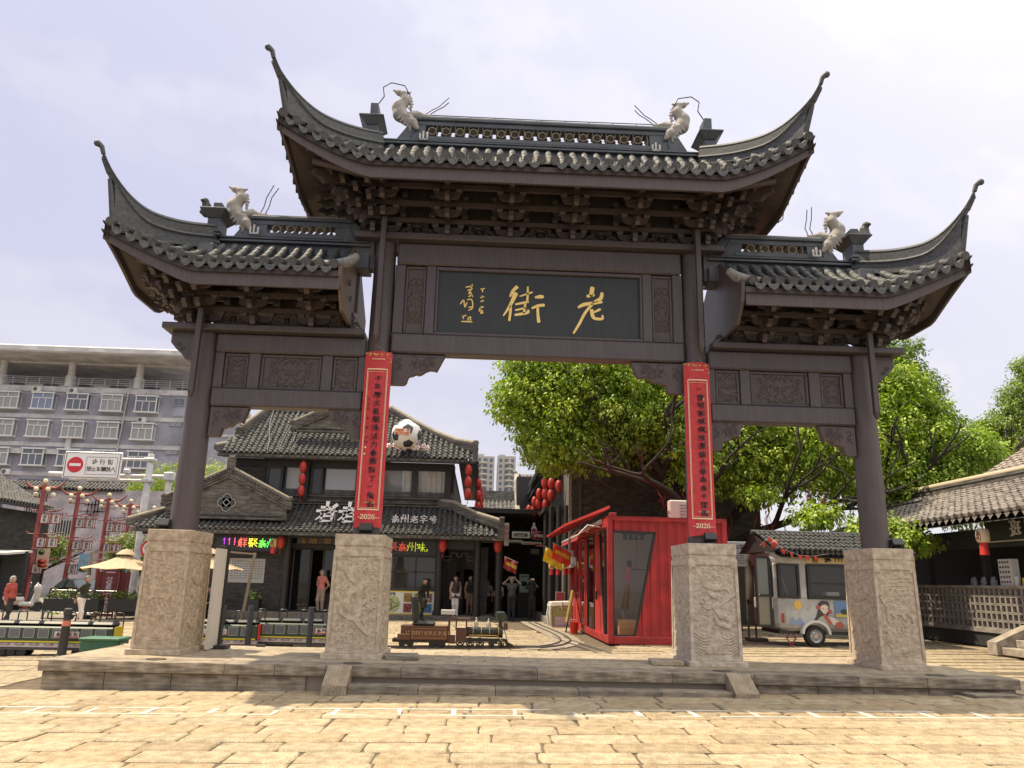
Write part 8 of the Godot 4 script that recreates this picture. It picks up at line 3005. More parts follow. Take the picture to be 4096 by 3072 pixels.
	b.prism(guard,0.16,Transform3D(Basis(),v3(0,0,z - 0.04)))
	part("mudguard",b,mat(0.6,0.59,0.57,0.35),t)
	var wm:=lying(v3(7.66,0.15,z+0.0))
	var wh:=sub("wheel",t)
	b=MB.new()
	b.lathe([V(0.16,-0.16),V(0.25,-0.15),V(0.265,-0.12),V(0.265,0.03),V(0.25,0.07),V(0.165,0.08),V(0.16,0.04)],32,wm)
	obj("tyre",b,mat(0.02,0.02,0.02,0.8),wh)
	b=MB.new()
	b.lathe([V(0.0,0.05),V(0.05,0.055),V(0.06,0.03),V(0.11,0.02),V(0.145,0.05),V(0.165,0.075),V(0.168,0.06),V(0.16,-0.1)],28,wm)
	for k in 5: b.ball(v3(7.66+0.085*cos(TAU*k/5.0),0.15+0.085*sin(TAU*k/5.0),z+0.035),0.018,7)
	obj("rim",b,mat(0.42,0.41,0.4,0.4,{"metal": 0.6}),wh)
	b=MB.new()
	b.box(v3(8.4,0.22,z - 0.8),v3(3.2,0.08,1.3))
	part("chassis",b,blk,t)
	var o:=thing("scissor_jack","red scissor jack under the rear end of the food trailer","jack",v3(7.12,-0.12,-6.3))
	b=MB.new()
	for q in [[0,0.02,-0.12,0.2],[-0.12,0.2,0,0.38],[0,0.02,0.12,0.2],[0.12,0.2,0,0.38]]: bar(b,v3(q[0],q[1],0),v3(q[2],q[3],0),0.03,0.025)
	b.box(v3(0,0.01,0),v3(0.14,0.02,0.1))
	b.cyl(v3(-0.15,0.2,0),v3(0.15,0.2,0),0.008,5)
	obj("frame",b,mat(0.35,0.05,0.05,0.5),o)
	o=thing("bunting","string of red pennants along the food trailer's eave","bunting",v3(7.0,2.2,-5.9))
	b=MB.new()
	var line:=[v3(6.4,2.4,z - 0.1),v3(6.6,2.62,z+0.1),v3(6.85,2.3,z+0.3),v3(7.25,2.16,z+0.31),v3(7.6,2.14,z+0.31),v3(8.0,2.2,z+0.31)]
	b.tube(line,0.006,4)
	part("cord",b,mat(0.4,0.38,0.36,0.7),o)
	for k in 8:
		var f:=0.35+k*0.55
		var i:=mini(int(f),4)
		var p: Vector3=line[i].lerp(line[i+1],f - i)
		b=MB.new()
		b.prism(pv2([V(-0.07,0),V(0.07,0),V(0.01+0.02*(k % 2),-0.15)]),0.004,Transform3D(Basis(Vector3.UP,0.3*sin(k*2.0)),p))
		part("pennant",b,mat(0.5,0.05,0.03,0.7,{"back": Color(0.25,0.02,0.01)}),o)
	o=thing("gable_lantern","faded red cloth lantern under the trailer roof's gable end","lantern",v3(6.72,2.42,-6.0))
	b=MB.new()
	b.lathe([V(0.03,-0.14),V(0.09,-0.07),V(0.09,0.06),V(0.03,0.12)],12)
	obj("body",b,mat(0.4,0.06,0.05,0.6,{"back": Color(0.2,0.03,0.02)}),o)
	o=thing("closed_parasol","closed grey-brown market parasol standing beside the food trailer door","parasol",v3(6.78,-0.12,-8.0))
	b=MB.new()
	b.lathe([V(0.03,1.15),V(0.13,0.98),V(0.17,1.05),V(0.15,1.7),V(0.13,2.1),V(0.17,2.18),V(0.09,2.5),V(0.05,2.75),V(0.0,2.78)],18,Transform3D(),0.0,TAU,0.12)
	obj("canopy",b,mat(0.13,0.11,0.095,0.85,{"tex": "cloth","rep": 1.5}),o)
	b=MB.new()
	b.cyl(v3(0.03,0.0,0),v3(0,2.8,0),0.03,8)
	b.cbox(v3(0.03,0.04,0),v3(0.5,0.1,0.5),0.02)
	obj("pole",b,mat(0.12,0.11,0.1,0.6),o)
	o=thing("street_notice","white information board about the old street behind the closed parasol","notice board",v3(6.75,0,-9.0))
	b=MB.new()
	b.cbox(v3(6.7,2.28,-9.0),v3(0.62,0.72,0.04),0.01)
	part("panel",b,mat(0.42,0.42,0.41,0.6),o)
	b=MB.new()
	words(b,"老街简",v3(6.45,2.56,-8.975),0.14,v3(0.16,0,0),Vector3.RIGHT,Vector3.DOWN,0.11,0.004)
	for r in 8: b.box(v3(6.7,2.34 - 0.05*r,-8.977),v3(0.46,0.014,0.004))
	part("lettering",b,mat(0.05,0.05,0.05,0.6),o)
	b=MB.new()
	for s in [-0.25,0.25]: b.box(v3(6.7+s,0.9,-9.02),v3(0.05,2.0,0.05))
	part("leg",b,mat(0.1,0.1,0.1,0.5),o)

func rail_curve(off: float)->Array:
	var out:=[]
	for k in 40:
		var t:=k/39.0
		var p: Vector3
		if t<0.62: p=v3(lerpf(-12.5,0.35,t/0.62),0,-5.55+0.12*sin(t*6.0))
		else:
			var q:=(t - 0.62)/0.38
			p=v3(0.35+1.15*sin(minf(q*2.2,1.0)*PI*0.5) - 0.35*smooth((q - 0.5)*2.0),0,-5.45 - 0.5*q - 12.5*pow(q,1.7))
		out.append(p)
	var res:=[]
	for k in out.size():
		var a: Vector3=out[maxi(k - 1,0)]
		var c: Vector3=out[mini(k+1,out.size() - 1)]
		var s:=(c - a).normalized().cross(Vector3.UP)
		var p: Vector3=out[k]+s*off
		res.append(v3(p.x,gy(p.x,p.z)+0.02,p.z))
	return res

func build_trains()->void:
	var o:=thing("miniature_track","narrow steel rails of the ride-on railway curving into the alley","rails")
	for s in [-0.13,0.13]:
		var b:=MB.new()
		var pts:=rail_curve(s)
		for k in pts.size() - 1: bar(b,pts[k],pts[k+1]+(pts[k+1] - pts[k])*0.05,0.03,0.05)
		obj("rail",b,mat(0.13,0.12,0.115,0.4,{"metal": 0.6}),o)
	var b:=MB.new()
	var c:=rail_curve(0.0)
	for k in c.size() - 1:
		var a: Vector3=c[k]
		var e: Vector3=c[k+1]
		var s:=(e - a).normalized().cross(Vector3.UP)*0.42
		var d:=v3(0,-0.012,0)
		if a.x>0.0: b.quad(a+s+d,e+s+d,e - s+d,a - s+d)
	obj("track_bed",b,mat(0.4,0.36,0.3,0.9,{"tex": "granite","rep": 1.0}),o)
	for s in [0.0,0.3]:
		b=MB.new()
		for k in 10:
			var f:=func(q: float)->Vector3:
				var x: float=1.25+0.75*smooth(q/10.0)+s
				var z:=-9.5+0.8*q
				return v3(x,gy(x,z)+0.014,z)
			bar(b,f.call(k),f.call(k+1.05),0.03,0.03)
		obj("rail",b,mat(0.2,0.18,0.16,0.5,{"metal": 0.4}),o)
	var blk:=mat(0.022,0.024,0.022,0.35,{"metal": 0.3})
	var brown:=mat(0.085,0.03,0.018,0.45)
	var brown2:=mat(0.12,0.045,0.025,0.5)
	var brass:=mat(0.45,0.3,0.1,0.35,{"metal": 0.8})
	var g:=gy(-1.0,-5.5)+0.045
	o=thing("toy_steam_locomotive","black and brown ride-on steam locomotive with a tall balloon chimney","locomotive",v3(-0.9,g,-5.5),0.02)
	b=MB.new()
	b.tube([v3(-0.35,0.33,0),v3(0.42,0.33,0)],0.115,18)
	b.tube([v3(0.42,0.33,0),v3(0.53,0.33,0)],0.13,18)
	obj("boiler",b,blk,o)
	b=MB.new()
	for x in [-0.2,0.0,0.2,0.42]: b.tube([v3(x,0.33,0),v3(x+0.015,0.33,0)],0.12 if x<0.4 else 0.134,18)
	b.tube([v3(-0.3,0.26,0.15),v3(0.38,0.26,0.15),v3(0.55,0.1,0.15)],0.012,6)
	obj("brass_band",b,brass,o)
	b=MB.new()
	b.lathe([V(0.05,0.42),V(0.045,0.55),V(0.06,0.6),V(0.12,0.72),V(0.13,0.76),V(0.12,0.8),V(0.08,0.82),V(0.0,0.8)],20,Transform3D(Basis(),v3(0.47,0,0)))
	obj("chimney",b,mat(0.03,0.045,0.035,0.35,{"metal": 0.2}),o)
	b=MB.new()
	for q in [[0.28,0.06,0.1],[-0.02,0.055,0.12]]:
		b.lathe([V(q[1],0.42),V(q[1],0.42+q[2]),V(q[1]*0.7,0.46+q[2]),V(0.012,0.5+q[2]),V(0.02,0.53+q[2]),V(0,0.55+q[2])],14,Transform3D(Basis(),v3(q[0] - 0.1,0,0)))
	obj("dome",b,mat(0.4,0.36,0.3,0.4,{"metal": 0.3}),o)
	b=MB.new()
	b.box(v3(0.6,0.47,0),v3(0.1,0.16,0.13))
	obj("lamp_box",b,brown,o)
	b=MB.new()
	b.box(v3(-0.48,0.26,0),v3(0.26,0.3,0.36))
	b.box(v3(-0.48,0.63,0),v3(0.42,0.03,0.46))
	for q in [[-0.61,0.16],[-0.36,0.16],[-0.61,-0.16],[-0.36,-0.16]]: b.box(v3(q[0],0.5,q[1]),v3(0.035,0.26,0.035))
	b.box(v3(-0.78,0.42,0.15),v3(0.05,0.64,0.05))
	b.box(v3(-0.78,0.42,-0.15),v3(0.05,0.64,0.05))
	b.box(v3(-0.7,0.16,0.17),v3(0.16,0.2,0.1))
	obj("cab",b,brown,o)
	b=MB.new()
	b.box(v3(-0.82,0.78,0),v3(0.34,0.1,0.4))
	obj("control_box",b,mat(0.5,0.48,0.46,0.5),o)
	b=MB.new()
	b.box(v3(0.0,0.15,0),v3(1.2,0.06,0.3))
	b.box(v3(0.62,0.12,0),v3(0.06,0.1,0.42))
	b.prism(pv2([V(0.62,0.12),V(0.82,0.03),V(0.62,0.01)]),0.34,Transform3D(Basis(),v3(0,0,-0.17)))
	b.box(v3(0.3,0.13,0.17),v3(0.22,0.12,0.08))
	b.tube([v3(-0.45,0.1,0.19),v3(0.3,0.11,0.19)],0.014,6)
	b.tube([v3(0.5,0.5,0.1),v3(0.6,0.3,0.14),v3(0.62,0.2,0.14)],0.01,5)
	obj("running_gear",b,blk,o)
	for q in [[-0.5,0.105],[-0.26,0.105],[-0.02,0.105],[0.26,0.07],[0.5,0.07]]:
		for s in [-1.0,1.0]:
			b=MB.new()
			var wt:=lying(v3(q[0],q[1] - 0.015,s*0.14))
			b.lathe([V(q[1]*0.8,-0.015),V(q[1],-0.015),V(q[1],0.015),V(q[1]*0.8,0.015),V(q[1]*0.8,-0.015)],18,wt)
			for k in 8: b.cyl(v3(q[0],q[1] - 0.015,s*0.14),v3(q[0]+cos(k*PI/4)*q[1]*0.85,q[1] - 0.015+sin(k*PI/4)*q[1]*0.85,s*0.14),0.008,4)
			obj("wheel",b,blk,o)
	g=gy(-2.3,-5.5)+0.045
	o=thing("toy_tender","brown tender with a black driver's seat and gold lettering behind the small locomotive","tender",v3(-2.3,g,-5.5),0.02)
	b=MB.new()
	b.cbox(v3(0.14,0.3,0),v3(0.9,0.3,0.42),0.012)
	b.box(v3(0.14,0.46,0),v3(0.95,0.03,0.46))
	b.cbox(v3(-0.42,0.32,0),v3(0.24,0.34,0.4),0.01)
	b.cbox(v3(-0.46,0.22,0.2),v3(0.3,0.14,0.12),0.01)
	obj("tank",b,brown2,o)
	b=MB.new()
	for q in [[0.14,0.42,0.82,0.008],[0.14,0.2,0.82,0.008]]: b.box(v3(q[0],q[1],0.213),v3(q[2],q[3],0.004))
	for s in [-1.0,1.0]: b.box(v3(0.14+s*0.41,0.31,0.213),v3(0.008,0.22,0.004))
	obj("gold_line",b,brass,o)
	latin("17 DIV! S!P.E P.R.R.",0.085,mat(0.4,0.25,0.12,0.5),o,v3(0.14,0.31,0.214),Basis(),"lettering","Droid Serif")
	b=MB.new()
	b.box(v3(-0.05,0.12,0),v3(1.35,0.06,0.34))
	b.box(v3(-0.68,0.14,0),v3(0.1,0.06,0.46))
	b.box(v3(0.35,0.08,0.13),v3(0.4,0.1,0.06))
	b.box(v3(-0.4,0.08,0.13),v3(0.3,0.1,0.06))
	b.tube([v3(0.6,0.1,0),v3(0.8,0.1,0)],0.02,6)
	obj("underframe",b,blk,o)
	for x in [-0.5,-0.3,0.22,0.46]:
		for s in [-1.0,1.0]:
			b=MB.new()
			b.lathe([V(0.0,-0.02),V(0.075,-0.02),V(0.075,0.02),V(0.05,0.025),V(0.0,0.02)],14,lying(v3(x,0.06,s*0.14)))
			obj("wheel",b,blk,o)
	b=MB.new()
	b.cbox(v3(0.0,0.52,0),v3(0.56,0.09,0.36),0.035)
	b.cbox(v3(-0.24,0.86,0),v3(0.13,0.66,0.38),0.05,Basis(v3(0,0,1),0.12))
	b.cbox(v3(-0.17,0.86,0),v3(0.06,0.5,0.28),0.02,Basis(v3(0,0,1),0.12))
	obj("driver_seat",b,mat(0.015,0.018,0.016,0.4),o)
	var green:=mat(0.025,0.05,0.03,0.4)
	var proto: Node3D=null
	var cars:=[[v3(-10.05,0,-3.5),0.06,"green ride-on carriage with black seats and grab rails, beyond the platform's left end"],[v3(-7.3,0,-4.6),0.04,"green ride-on carriage with a red end, seen behind the two left bollards"],[v3(-4.85,0,-4.9),0.03,"green ride-on carriage with a yellow end plate, next to the phoenix pedestal"]]
	for q in cars:
		var at: Vector3=q[0]
		at.y=gy(at.x,at.z)+0.02
		if proto==null:
			proto=thing("ride_on_carriage",q[2],"ride-on train",at,q[1],"green carriages of the ride-on train")
			b=MB.new()
			b.cbox(v3(0,0.4,0),v3(2.56,0.36,0.5),0.03)
			obj("body",b,green,proto)
			b=MB.new()
			b.box(v3(0,0.27,0.252),v3(2.5,0.03,0.008))
			obj("yellow_stripe",b,mat(0.6,0.5,0.03,0.5),proto)
			b=MB.new()
			b.box(v3(0,0.2,0),v3(2.54,0.08,0.49))
			for k in 9: b.ball(v3(-1.15+0.29*k,0.215,0.24),v3(0.14,0.035,0.012),8)
			obj("skirt",b,mat(0.45,0.4,0.42,0.6),proto)
			for k in 8:
				b=MB.new()
				b.box(v3(-1.0+0.29*k,0.44,0.252),v3(0.2,0.17,0.008))
				obj("window",b,mat(0.12,0.13,0.15,0.2),proto)
				b=MB.new()
				for s in [-1.0,1.0]:
					b.box(v3(-1.0+0.29*k,0.44+s*0.09,0.256),v3(0.22,0.014,0.008))
					b.box(v3(-1.0+0.29*k+s*0.105,0.44,0.256),v3(0.014,0.18,0.008))
				obj("window_trim",b,mat(0.25,0.28,0.26,0.5),proto)
			for k in 5:
				b=MB.new()
				b.cbox(v3(-0.98+0.5*k,0.63,0),v3(0.48,0.1,0.42),0.045)
				obj("seat",b,mat(0.014,0.014,0.014,0.35),proto)
			for k in 6:
				b=MB.new()
				var x:=-1.22+0.5*k
				b.tube([v3(x - 0.09,0.6,0.0),v3(x - 0.09,0.82,0.0),v3(x - 0.06,0.87,0),v3(x+0.06,0.87,0),v3(x+0.09,0.82,0),v3(x+0.09,0.6,0)],0.014,6)
				obj("grab_rail",b,mat(0.03,0.028,0.026,0.35),proto)
			b=MB.new()
			b.box(v3(0,0.13,0),v3(2.9,0.06,0.46))
			obj("footboard",b,mat(0.06,0.05,0.055,0.5),proto)
			for s in [-1.0,1.0]:
				for k in 3:
					for e in [-1.0,1.0]:
						b=MB.new()
						b.lathe([V(0.0,-0.03),V(0.09,-0.03),V(0.09,0.03),V(0.05,0.035),V(0,0.03)],12,lying(v3(s*0.75+(k - 1)*0.2,0.05,e*0.16)))
						obj("wheel",b,mat(0.02,0.02,0.02,0.5),proto)
			b=MB.new()
			b.box(v3(0.35,0.42,0.262),v3(0.5,0.13,0.006))
			obj("name_plate",b,mat(0.55,0.52,0.5,0.5),proto)
			b=MB.new()
			words(b,"泰州老街",v3(0.14,0.47,0.266),0.08,v3(0.115,0,0),Vector3.RIGHT,Vector3.DOWN,0.12,0.003)
			obj("lettering",b,mat(0.12,0.05,0.04,0.5),proto)
			b=MB.new()
			b.ball(v3(0.36,0.42,0.264),v3(0.03,0.05,0.005),8)
			b.box(v3(0.35,0.365,0.265),v3(0.48,0.02,0.004))
			obj("red_mark",b,mat(0.45,0.06,0.05,0.5),proto)
			b=MB.new()
			b.box(v3(1.3,0.42,0),v3(0.02,0.34,0.46))
			obj("end_plate",b,mat(0.5,0.4,0.03,0.5),proto)
		else:
			var d:=dup(proto,at,q[1],q[2])
			var end:=d.get_node("end_plate") as MeshInstance3D
			if q[0].x<-6.0:
				end.material_override=mat(0.55,0.02,0.03,0.5)
				end.set_meta("label","red end plate")
			else:
				end.position.x=-2.6
	var bl: Node3D=null
	var bs:=[[-6.82,-5.0,"black bollard, first of the pair before the red-ended carriage"],[-6.2,-5.0,"black bollard, second of the pair before the red-ended carriage"],[-4.72,-4.5,"black bollard, first of the pair next to the phoenix pedestal"],[-4.3,-4.5,"black bollard nearest the phoenix pedestal"]]
	for q in bs:
		var at:=v3(q[0],gy(q[0],q[1]),q[1]+0.6)
		if bl==null:
			bl=thing("black_bollard",q[2],"bollard",at,0.0,"black bollards behind the platform")
			b=MB.new()
			b.lathe([V(0.065,0.0),V(0.065,0.98),V(0.055,1.0),V(0.0,1.005)],16)
			obj("post",b,mat(0.025,0.027,0.03,0.5),bl)
			b=MB.new()
			b.lathe([V(0.11,0.0),V(0.11,0.02),V(0.065,0.03)],16)
			obj("base_plate",b,mat(0.03,0.03,0.03,0.6),bl)
		else: dup(bl,at,0.0,q[2])
	o=thing("traffic_bollard","black rubber bollard with an orange band behind the long green carriage","bollard",on(-9.6,-3.0))
	b=MB.new()
	b.lathe([V(0.15,0.0),V(0.15,0.03),V(0.09,0.05),V(0.08,0.62),V(0.085,0.63)],16)
	b.lathe([V(0.075,0.74),V(0.07,0.84),V(0.085,0.85),V(0.085,0.97),V(0.04,0.99),V(0,0.99)],12)
	obj("post",b,mat(0.035,0.035,0.036,0.6),o)
	b=MB.new()
	b.lathe([V(0.084,0.63),V(0.078,0.74)],16)
	obj("orange_band",b,mat(0.6,0.18,0.12,0.5),o)
	o=thing("green_box","green lidded wooden box in front of the long green carriage","box",v3(-8.35,-0.43,-2.1))
	b=MB.new()
	b.cbox(v3(0,0.3,0),v3(0.72,0.28,0.5),0.01)
	obj("box",b,mat(0.04,0.13,0.07,0.6,{"tex": "wood","rep": 1.0}),o)
	b=MB.new()
	b.cbox(v3(0,0.46,0),v3(0.78,0.05,0.56),0.01)
	obj("lid",b,mat(0.05,0.16,0.085,0.55),o)
	for q in [[v3(-7.75,-0.35,-2.1),"pile of white plastic sacks left of the far left pedestal"]]:
		o=thing("white_sacks",q[1],"sacks",q[0])
		for k in 4:
			b=MB.new()
			var C:=Color.WHITE
			var dx:=[-0.25,0.1,0.35,0.2][k] as float
			nets(b,[[v3(dx - 0.2,0.2+0.08*(k/2),0.1*(k % 2)),v3(dx+0.18,0.22+0.1*(k/2),-0.06),0.07,0.09,C],[v3(dx - 0.05,0.24+0.08*(k/2),0.08),v3(dx+0.1,0.24,0.1),0.08,0.07,C]],0.03,0.04)
			obj("sack",b,mat(0.55,0.51,0.46,0.7,{"tex": "scale","rep": 5.0,"bump": 1.0,"world": false}),o)
	o=thing("standing_panel","tall white panel in a black frame standing behind the far left pedestal","panel",v3(-5.7,0,-0.42))
	b=MB.new()
	b.box(v3(-5.78,0.9,-0.55),v3(0.06,1.75,0.5))
	part("panel",b,mat(0.6,0.56,0.5,0.6),o)
	b=MB.new()
	b.box(v3(-5.74,0.93,-0.83),v3(0.06,1.86,0.05))
	b.box(v3(-5.76,1.84,-0.6),v3(0.06,0.03,0.5))
	b.box(v3(-5.7,0.04,-0.75),v3(0.34,0.06,0.3))
	part("frame",b,mat(0.02,0.02,0.02,0.5),o)
	o=thing("brick_bit","small dark brick lying on the platform's back edge behind the left bay","brick",v3(-5.1,0.0,-1.35))
	b=MB.new()
	b.cbox(v3(0,0.02,0),v3(0.16,0.04,0.07),0.004)
	obj("brick",b,mat(0.06,0.05,0.05,0.8),o)

func build_left_street()->void:
	var wp:=mat(0.66,0.65,0.66,0.45,{"tex": "plaster","rep": 0.7})
	var b:=MB.new()
	var o:=thing("sign_pole","tall white pole carrying the pedestrian street board","pole",v3(-16.85,-0.5,-23))
	b.lathe([V(0.17,-0.1),V(0.16,3.0),V(0.15,7.3),V(0.12,7.35),V(0,7.35)],18)
	obj("post",b,wp,o)
	b=MB.new()
	for y in [7.05,6.05]:
		b.cyl(v3(-0.1,y,0.05),v3(-3.6,y - 0.02,0.05),0.07,10)
		b.cbox(v3(0.0,y,0.0),v3(0.5,0.16,0.42),0.03)
	obj("bracket_arm",b,wp,o)
	o=thing("camera_pole","second white pole with a camera arm, right of the sign pole","pole",v3(-16.1,-0.5,-23.6))
	b=MB.new()
	b.lathe([V(0.16,-0.1),V(0.15,3.0),V(0.14,6.6),V(0.0,6.62)],18)
	obj("post",b,wp,o)
	b=MB.new()
	b.cyl(v3(0,6.35,0),v3(-5.4,6.3,0),0.09,10)
	b.cbox(v3(0.0,6.35,0.0),v3(0.44,0.4,0.4),0.03)
	b.cbox(v3(-4.4,6.5,0.1),v3(0.55,0.32,0.25),0.04)
	b.cyl(v3(-4.9,6.3,0.1),v3(-5.6,6.3,0.2),0.13,10)
	b.cbox(v3(-2.0,6.55,0.1),v3(0.3,0.2,0.2),0.03)
	obj("camera_arm",b,wp,o)
	o=thing("no_entry_board","white road board with red no-entry disc and black characters","road sign",v3(-19.45,6.2,-22.85))
	b=MB.new()
	b.cbox(v3(0,0,0),v3(2.68,1.27,0.05),0.02)
	obj("panel",b,mat(0.75,0.74,0.74,0.4),o)
	b=MB.new()
	for q in [[0,0.58,2.5,0.025],[0,-0.58,2.5,0.025]]: b.box(v3(q[0],q[1],0.03),v3(q[2],q[3],0.01))
	for s in [-1.0,1.0]:
		b.box(v3(s*1.26,0,0.03),v3(0.025,1.14,0.01))
		b.box(v3(0.42+s*0.72,-0.02,0.03),v3(0.012,0.82,0.01))
		b.box(v3(0.42,-0.02+s*0.41,0.03),v3(1.44,0.012,0.01))
	obj("border",b,mat(0.03,0.03,0.035,0.5),o)
	b=MB.new()
	b.lathe([V(0,0.012),V(0.37,0.012),V(0.375,0)],32,lying(v3(-0.8,0,0.026)))
	obj("red_disc",b,mat(0.55,0.02,0.04,0.45),o)
	b=MB.new()
	b.box(v3(-0.8,0,0.044),v3(0.52,0.13,0.01))
	obj("white_bar",b,mat(0.75,0.74,0.74,0.45),o)
	b=MB.new()
	words(b,"步行街",v3(-0.03,0.3,0.027),0.24,v3(0.36,0,0),Vector3.RIGHT,Vector3.DOWN,0.11,0.006,0.0)
	words(b,"禁止车辆驶入",v3(-0.25,-0.06,0.027),0.22,v3(0.225,0,0),Vector3.RIGHT,Vector3.DOWN,0.11,0.006,0.0)
	obj("lettering",b,mat(0.025,0.025,0.03,0.5),o)
	o=thing("height_limit_sign","round white traffic sign with a red ring under the restaurant roof wing","road sign",v3(-15.2,1.6,-21.2))
	b=MB.new()
	b.lathe([V(0,0.012),V(0.3,0.012),V(0.3,-0.01)],26,lying(v3(-0.4,0.75,0)))
	obj("face",b,mat(0.7,0.68,0.66,0.5),o)
	b=MB.new()
	b.lathe([V(0.29,0.014),V(0.29,0.022),V(0.38,0.022),V(0.385,-0.01)],26,lying(v3(-0.4,0.75,0)))
	obj("red_ring",b,mat(0.5,0.02,0.04,0.5),o)
	b=MB.new()
	b.cbox(v3(-0.45,0.78,0.03),v3(0.26,0.16,0.02),0.01)
	b.box(v3(-0.3,0.74,0.03),v3(0.12,0.1,0.02))
	obj("lorry_symbol",b,mat(0.03,0.03,0.03,0.5),o)
	b=MB.new()
	b.cyl(v3(-0.4,-2.1,-0.03),v3(-0.4,1.0,-0.03),0.035,8)
	obj("post",b,mat(0.5,0.49,0.48,0.5),o)
	var rd:=mat(0.3,0.055,0.045,0.5,{"tex": "plaster","rep": 0.7})
	var lamp: Node3D=null
	var lp:=[[-23.78,-27.0,"nearest red lamp post, carrying a food poster"],[-23.6,-30.2,"second red lamp post in the row, carrying a sky-blue poster"],[-23.5,-33.6,"third red lamp post in the row along the lane"],[-23.75,-37.2,"fourth red lamp post in the row along the lane"],[-24.2,-42.0,"farthest red lamp post, its horns just above the planter trees"]]
	for q in lp:
		var at:=on(q[0],q[1])
		if lamp==null:
			lamp=thing("red_lamp_post",q[2],"lamp post",at,0.0,"red lamp posts along the lane")
			b=MB.new()
			b.lathe([V(0.22,0.0),V(0.2,0.3),V(0.125,0.4),V(0.11,6.1),V(0.09,6.25),V(0,6.26)],16)
			obj("pole",b,rd,lamp)
			b=MB.new()
			for s in [-1.0,1.0]:
				var pts:=[]
				for k in 8: pts.append(v3(s*(0.1+0.95*k/7.0),6.15 - 0.12*sin(k/7.0*PI*0.9)+0.32*pow(k/7.0,3.0),0))
				b.tube(pts,[0.07,0.075,0.075,0.07,0.065,0.055,0.045,0.03],8)
			obj("horn",b,rd,lamp)
			for k in 5:
				b=MB.new()
				var p: Vector3=[v3(0,6.42,0),v3(-0.3,5.98,0.2),v3(0.3,5.98,0.2),v3(-0.45,5.72,-0.1),v3(0.45,5.72,-0.1)][k]
				b.ball(p,0.125,14)
				obj("globe_lamp",b,mat(0.7,0.62,0.4,0.3),lamp)
			b=MB.new()
			for q2 in [[5.85,0.3],[5.58,0.45]]: b.box(v3(0,q2[0],0.05),v3(q2[1]*2,0.04,0.04))
			for y in [4.9,3.7,2.4]:
				b.tube([v3(-0.55,y+0.12,0),v3(-0.4,y,0),v3(0.9,y,0),v3(1.15,y+0.14,0)],0.03,6)
			obj("cross_arm",b,rd,lamp)
		else: dup(lamp,at,0.0,q[2])
	var sg: Node3D=null
	var n:=0
	for q in lp:
		for y in [4.9,3.7,2.4]:
			for dx in [0.28,0.85]:
				if y==2.4 and dx>0.5: continue
				var at:=v3(q[0]+dx+0.1,gy(q[0],q[1])+y - 0.12,q[1]+0.12)
				var lab:="red framed paper lantern sign on the red lamp posts' cross arms"
				if sg==null:
					sg=thing("lantern_sign",lab,"lantern sign",at,0.0,"lantern signs on the red lamp posts")
					b=MB.new()
					for s in [-1.0,1.0]:
						b.box(v3(s*0.2,-0.3,0.1),v3(0.03,0.52,0.03))
						b.box(v3(s*0.2,-0.3,-0.1),v3(0.03,0.52,0.03))
						b.box(v3(0,-0.3+s*0.24,0.1),v3(0.52,0.035,0.03))
						b.box(v3(0,-0.3+s*0.24,-0.1),v3(0.52,0.035,0.03))
						b.tube([v3(s*0.24,-0.06,0.1),v3(s*0.32,0.02,0.1)],0.018,5)
					b.cyl(v3(0,0.1,0),v3(0,-0.06,0),0.01,5)
					obj("frame",b,rd,sg)
					b=MB.new()
					b.box(v3(0,-0.3,0),v3(0.36,0.44,0.17))
					obj("paper",b,mat(0.55,0.5,0.47,0.7),sg)
					b=MB.new()
					words(b,"老街",v3(-0.08,-0.12,0.087),0.16,v3(0,-0.18,0),Vector3.RIGHT,Vector3.DOWN,0.12,0.006)
					obj("lettering",b,mat(0.05,0.03,0.03,0.6),sg)
				else: dup(sg,at,0.06*sin(n*2.0),lab)
				n+=1
	for k in 3:
		var at: Vector3=[v3(-23.15,1.9,-26.8),v3(-22.55,1.75,-29.9),v3(-21.4,1.75,-33.2)][k]
		o=thing("hanging_poster",["food poster with red dishes hung on the nearest lamp post","sky-blue poster with a dish hung on the second lamp post","small blue poster with leaves just above the umbrella"][k],"poster",at,0.0,"posters on the lamp posts")
		b=MB.new()
		b.box(Vector3.ZERO,v3(0.62,1.0,0.03))
		b.box(v3(-0.35,0.5,0),v3(0.5,0.03,0.03))
		obj("print",b,[mat(0.5,0.32,0.24,0.5),mat(0.22,0.38,0.52,0.5),mat(0.2,0.36,0.55,0.5)][k],o)
		b=MB.new()
		if k==0:
			b.ball(v3(0,-0.15,0.016),v3(0.24,0.14,0.006),12)
			b.ball(v3(0.05,-0.35,0.016),v3(0.26,0.1,0.006),12)
		else:
			b.ball(v3(0,-0.36,0.016),v3(0.27,0.1,0.006),12)
			for i in 5: b.ball(v3(-0.2+0.12*i,0.1+0.08*sin(i*2.0),0.016),v3(0.07,0.03,0.005),7)
		obj("picture",b,mat(0.5,0.08,0.04,0.5) if k==0 else mat(0.45,0.3,0.05,0.5),o)
		if k==0:
			b=MB.new()
			b.ball(v3(-0.1,0.32,0.016),v3(0.18,0.16,0.005),10)
			obj("leaf_picture",b,mat(0.14,0.22,0.08,0.5),o)
	var cloth:=mat(0.52,0.39,0.26,0.8,{"tex": "cloth","rep": 1.0,"back": Color(0.25,0.18,0.1)})
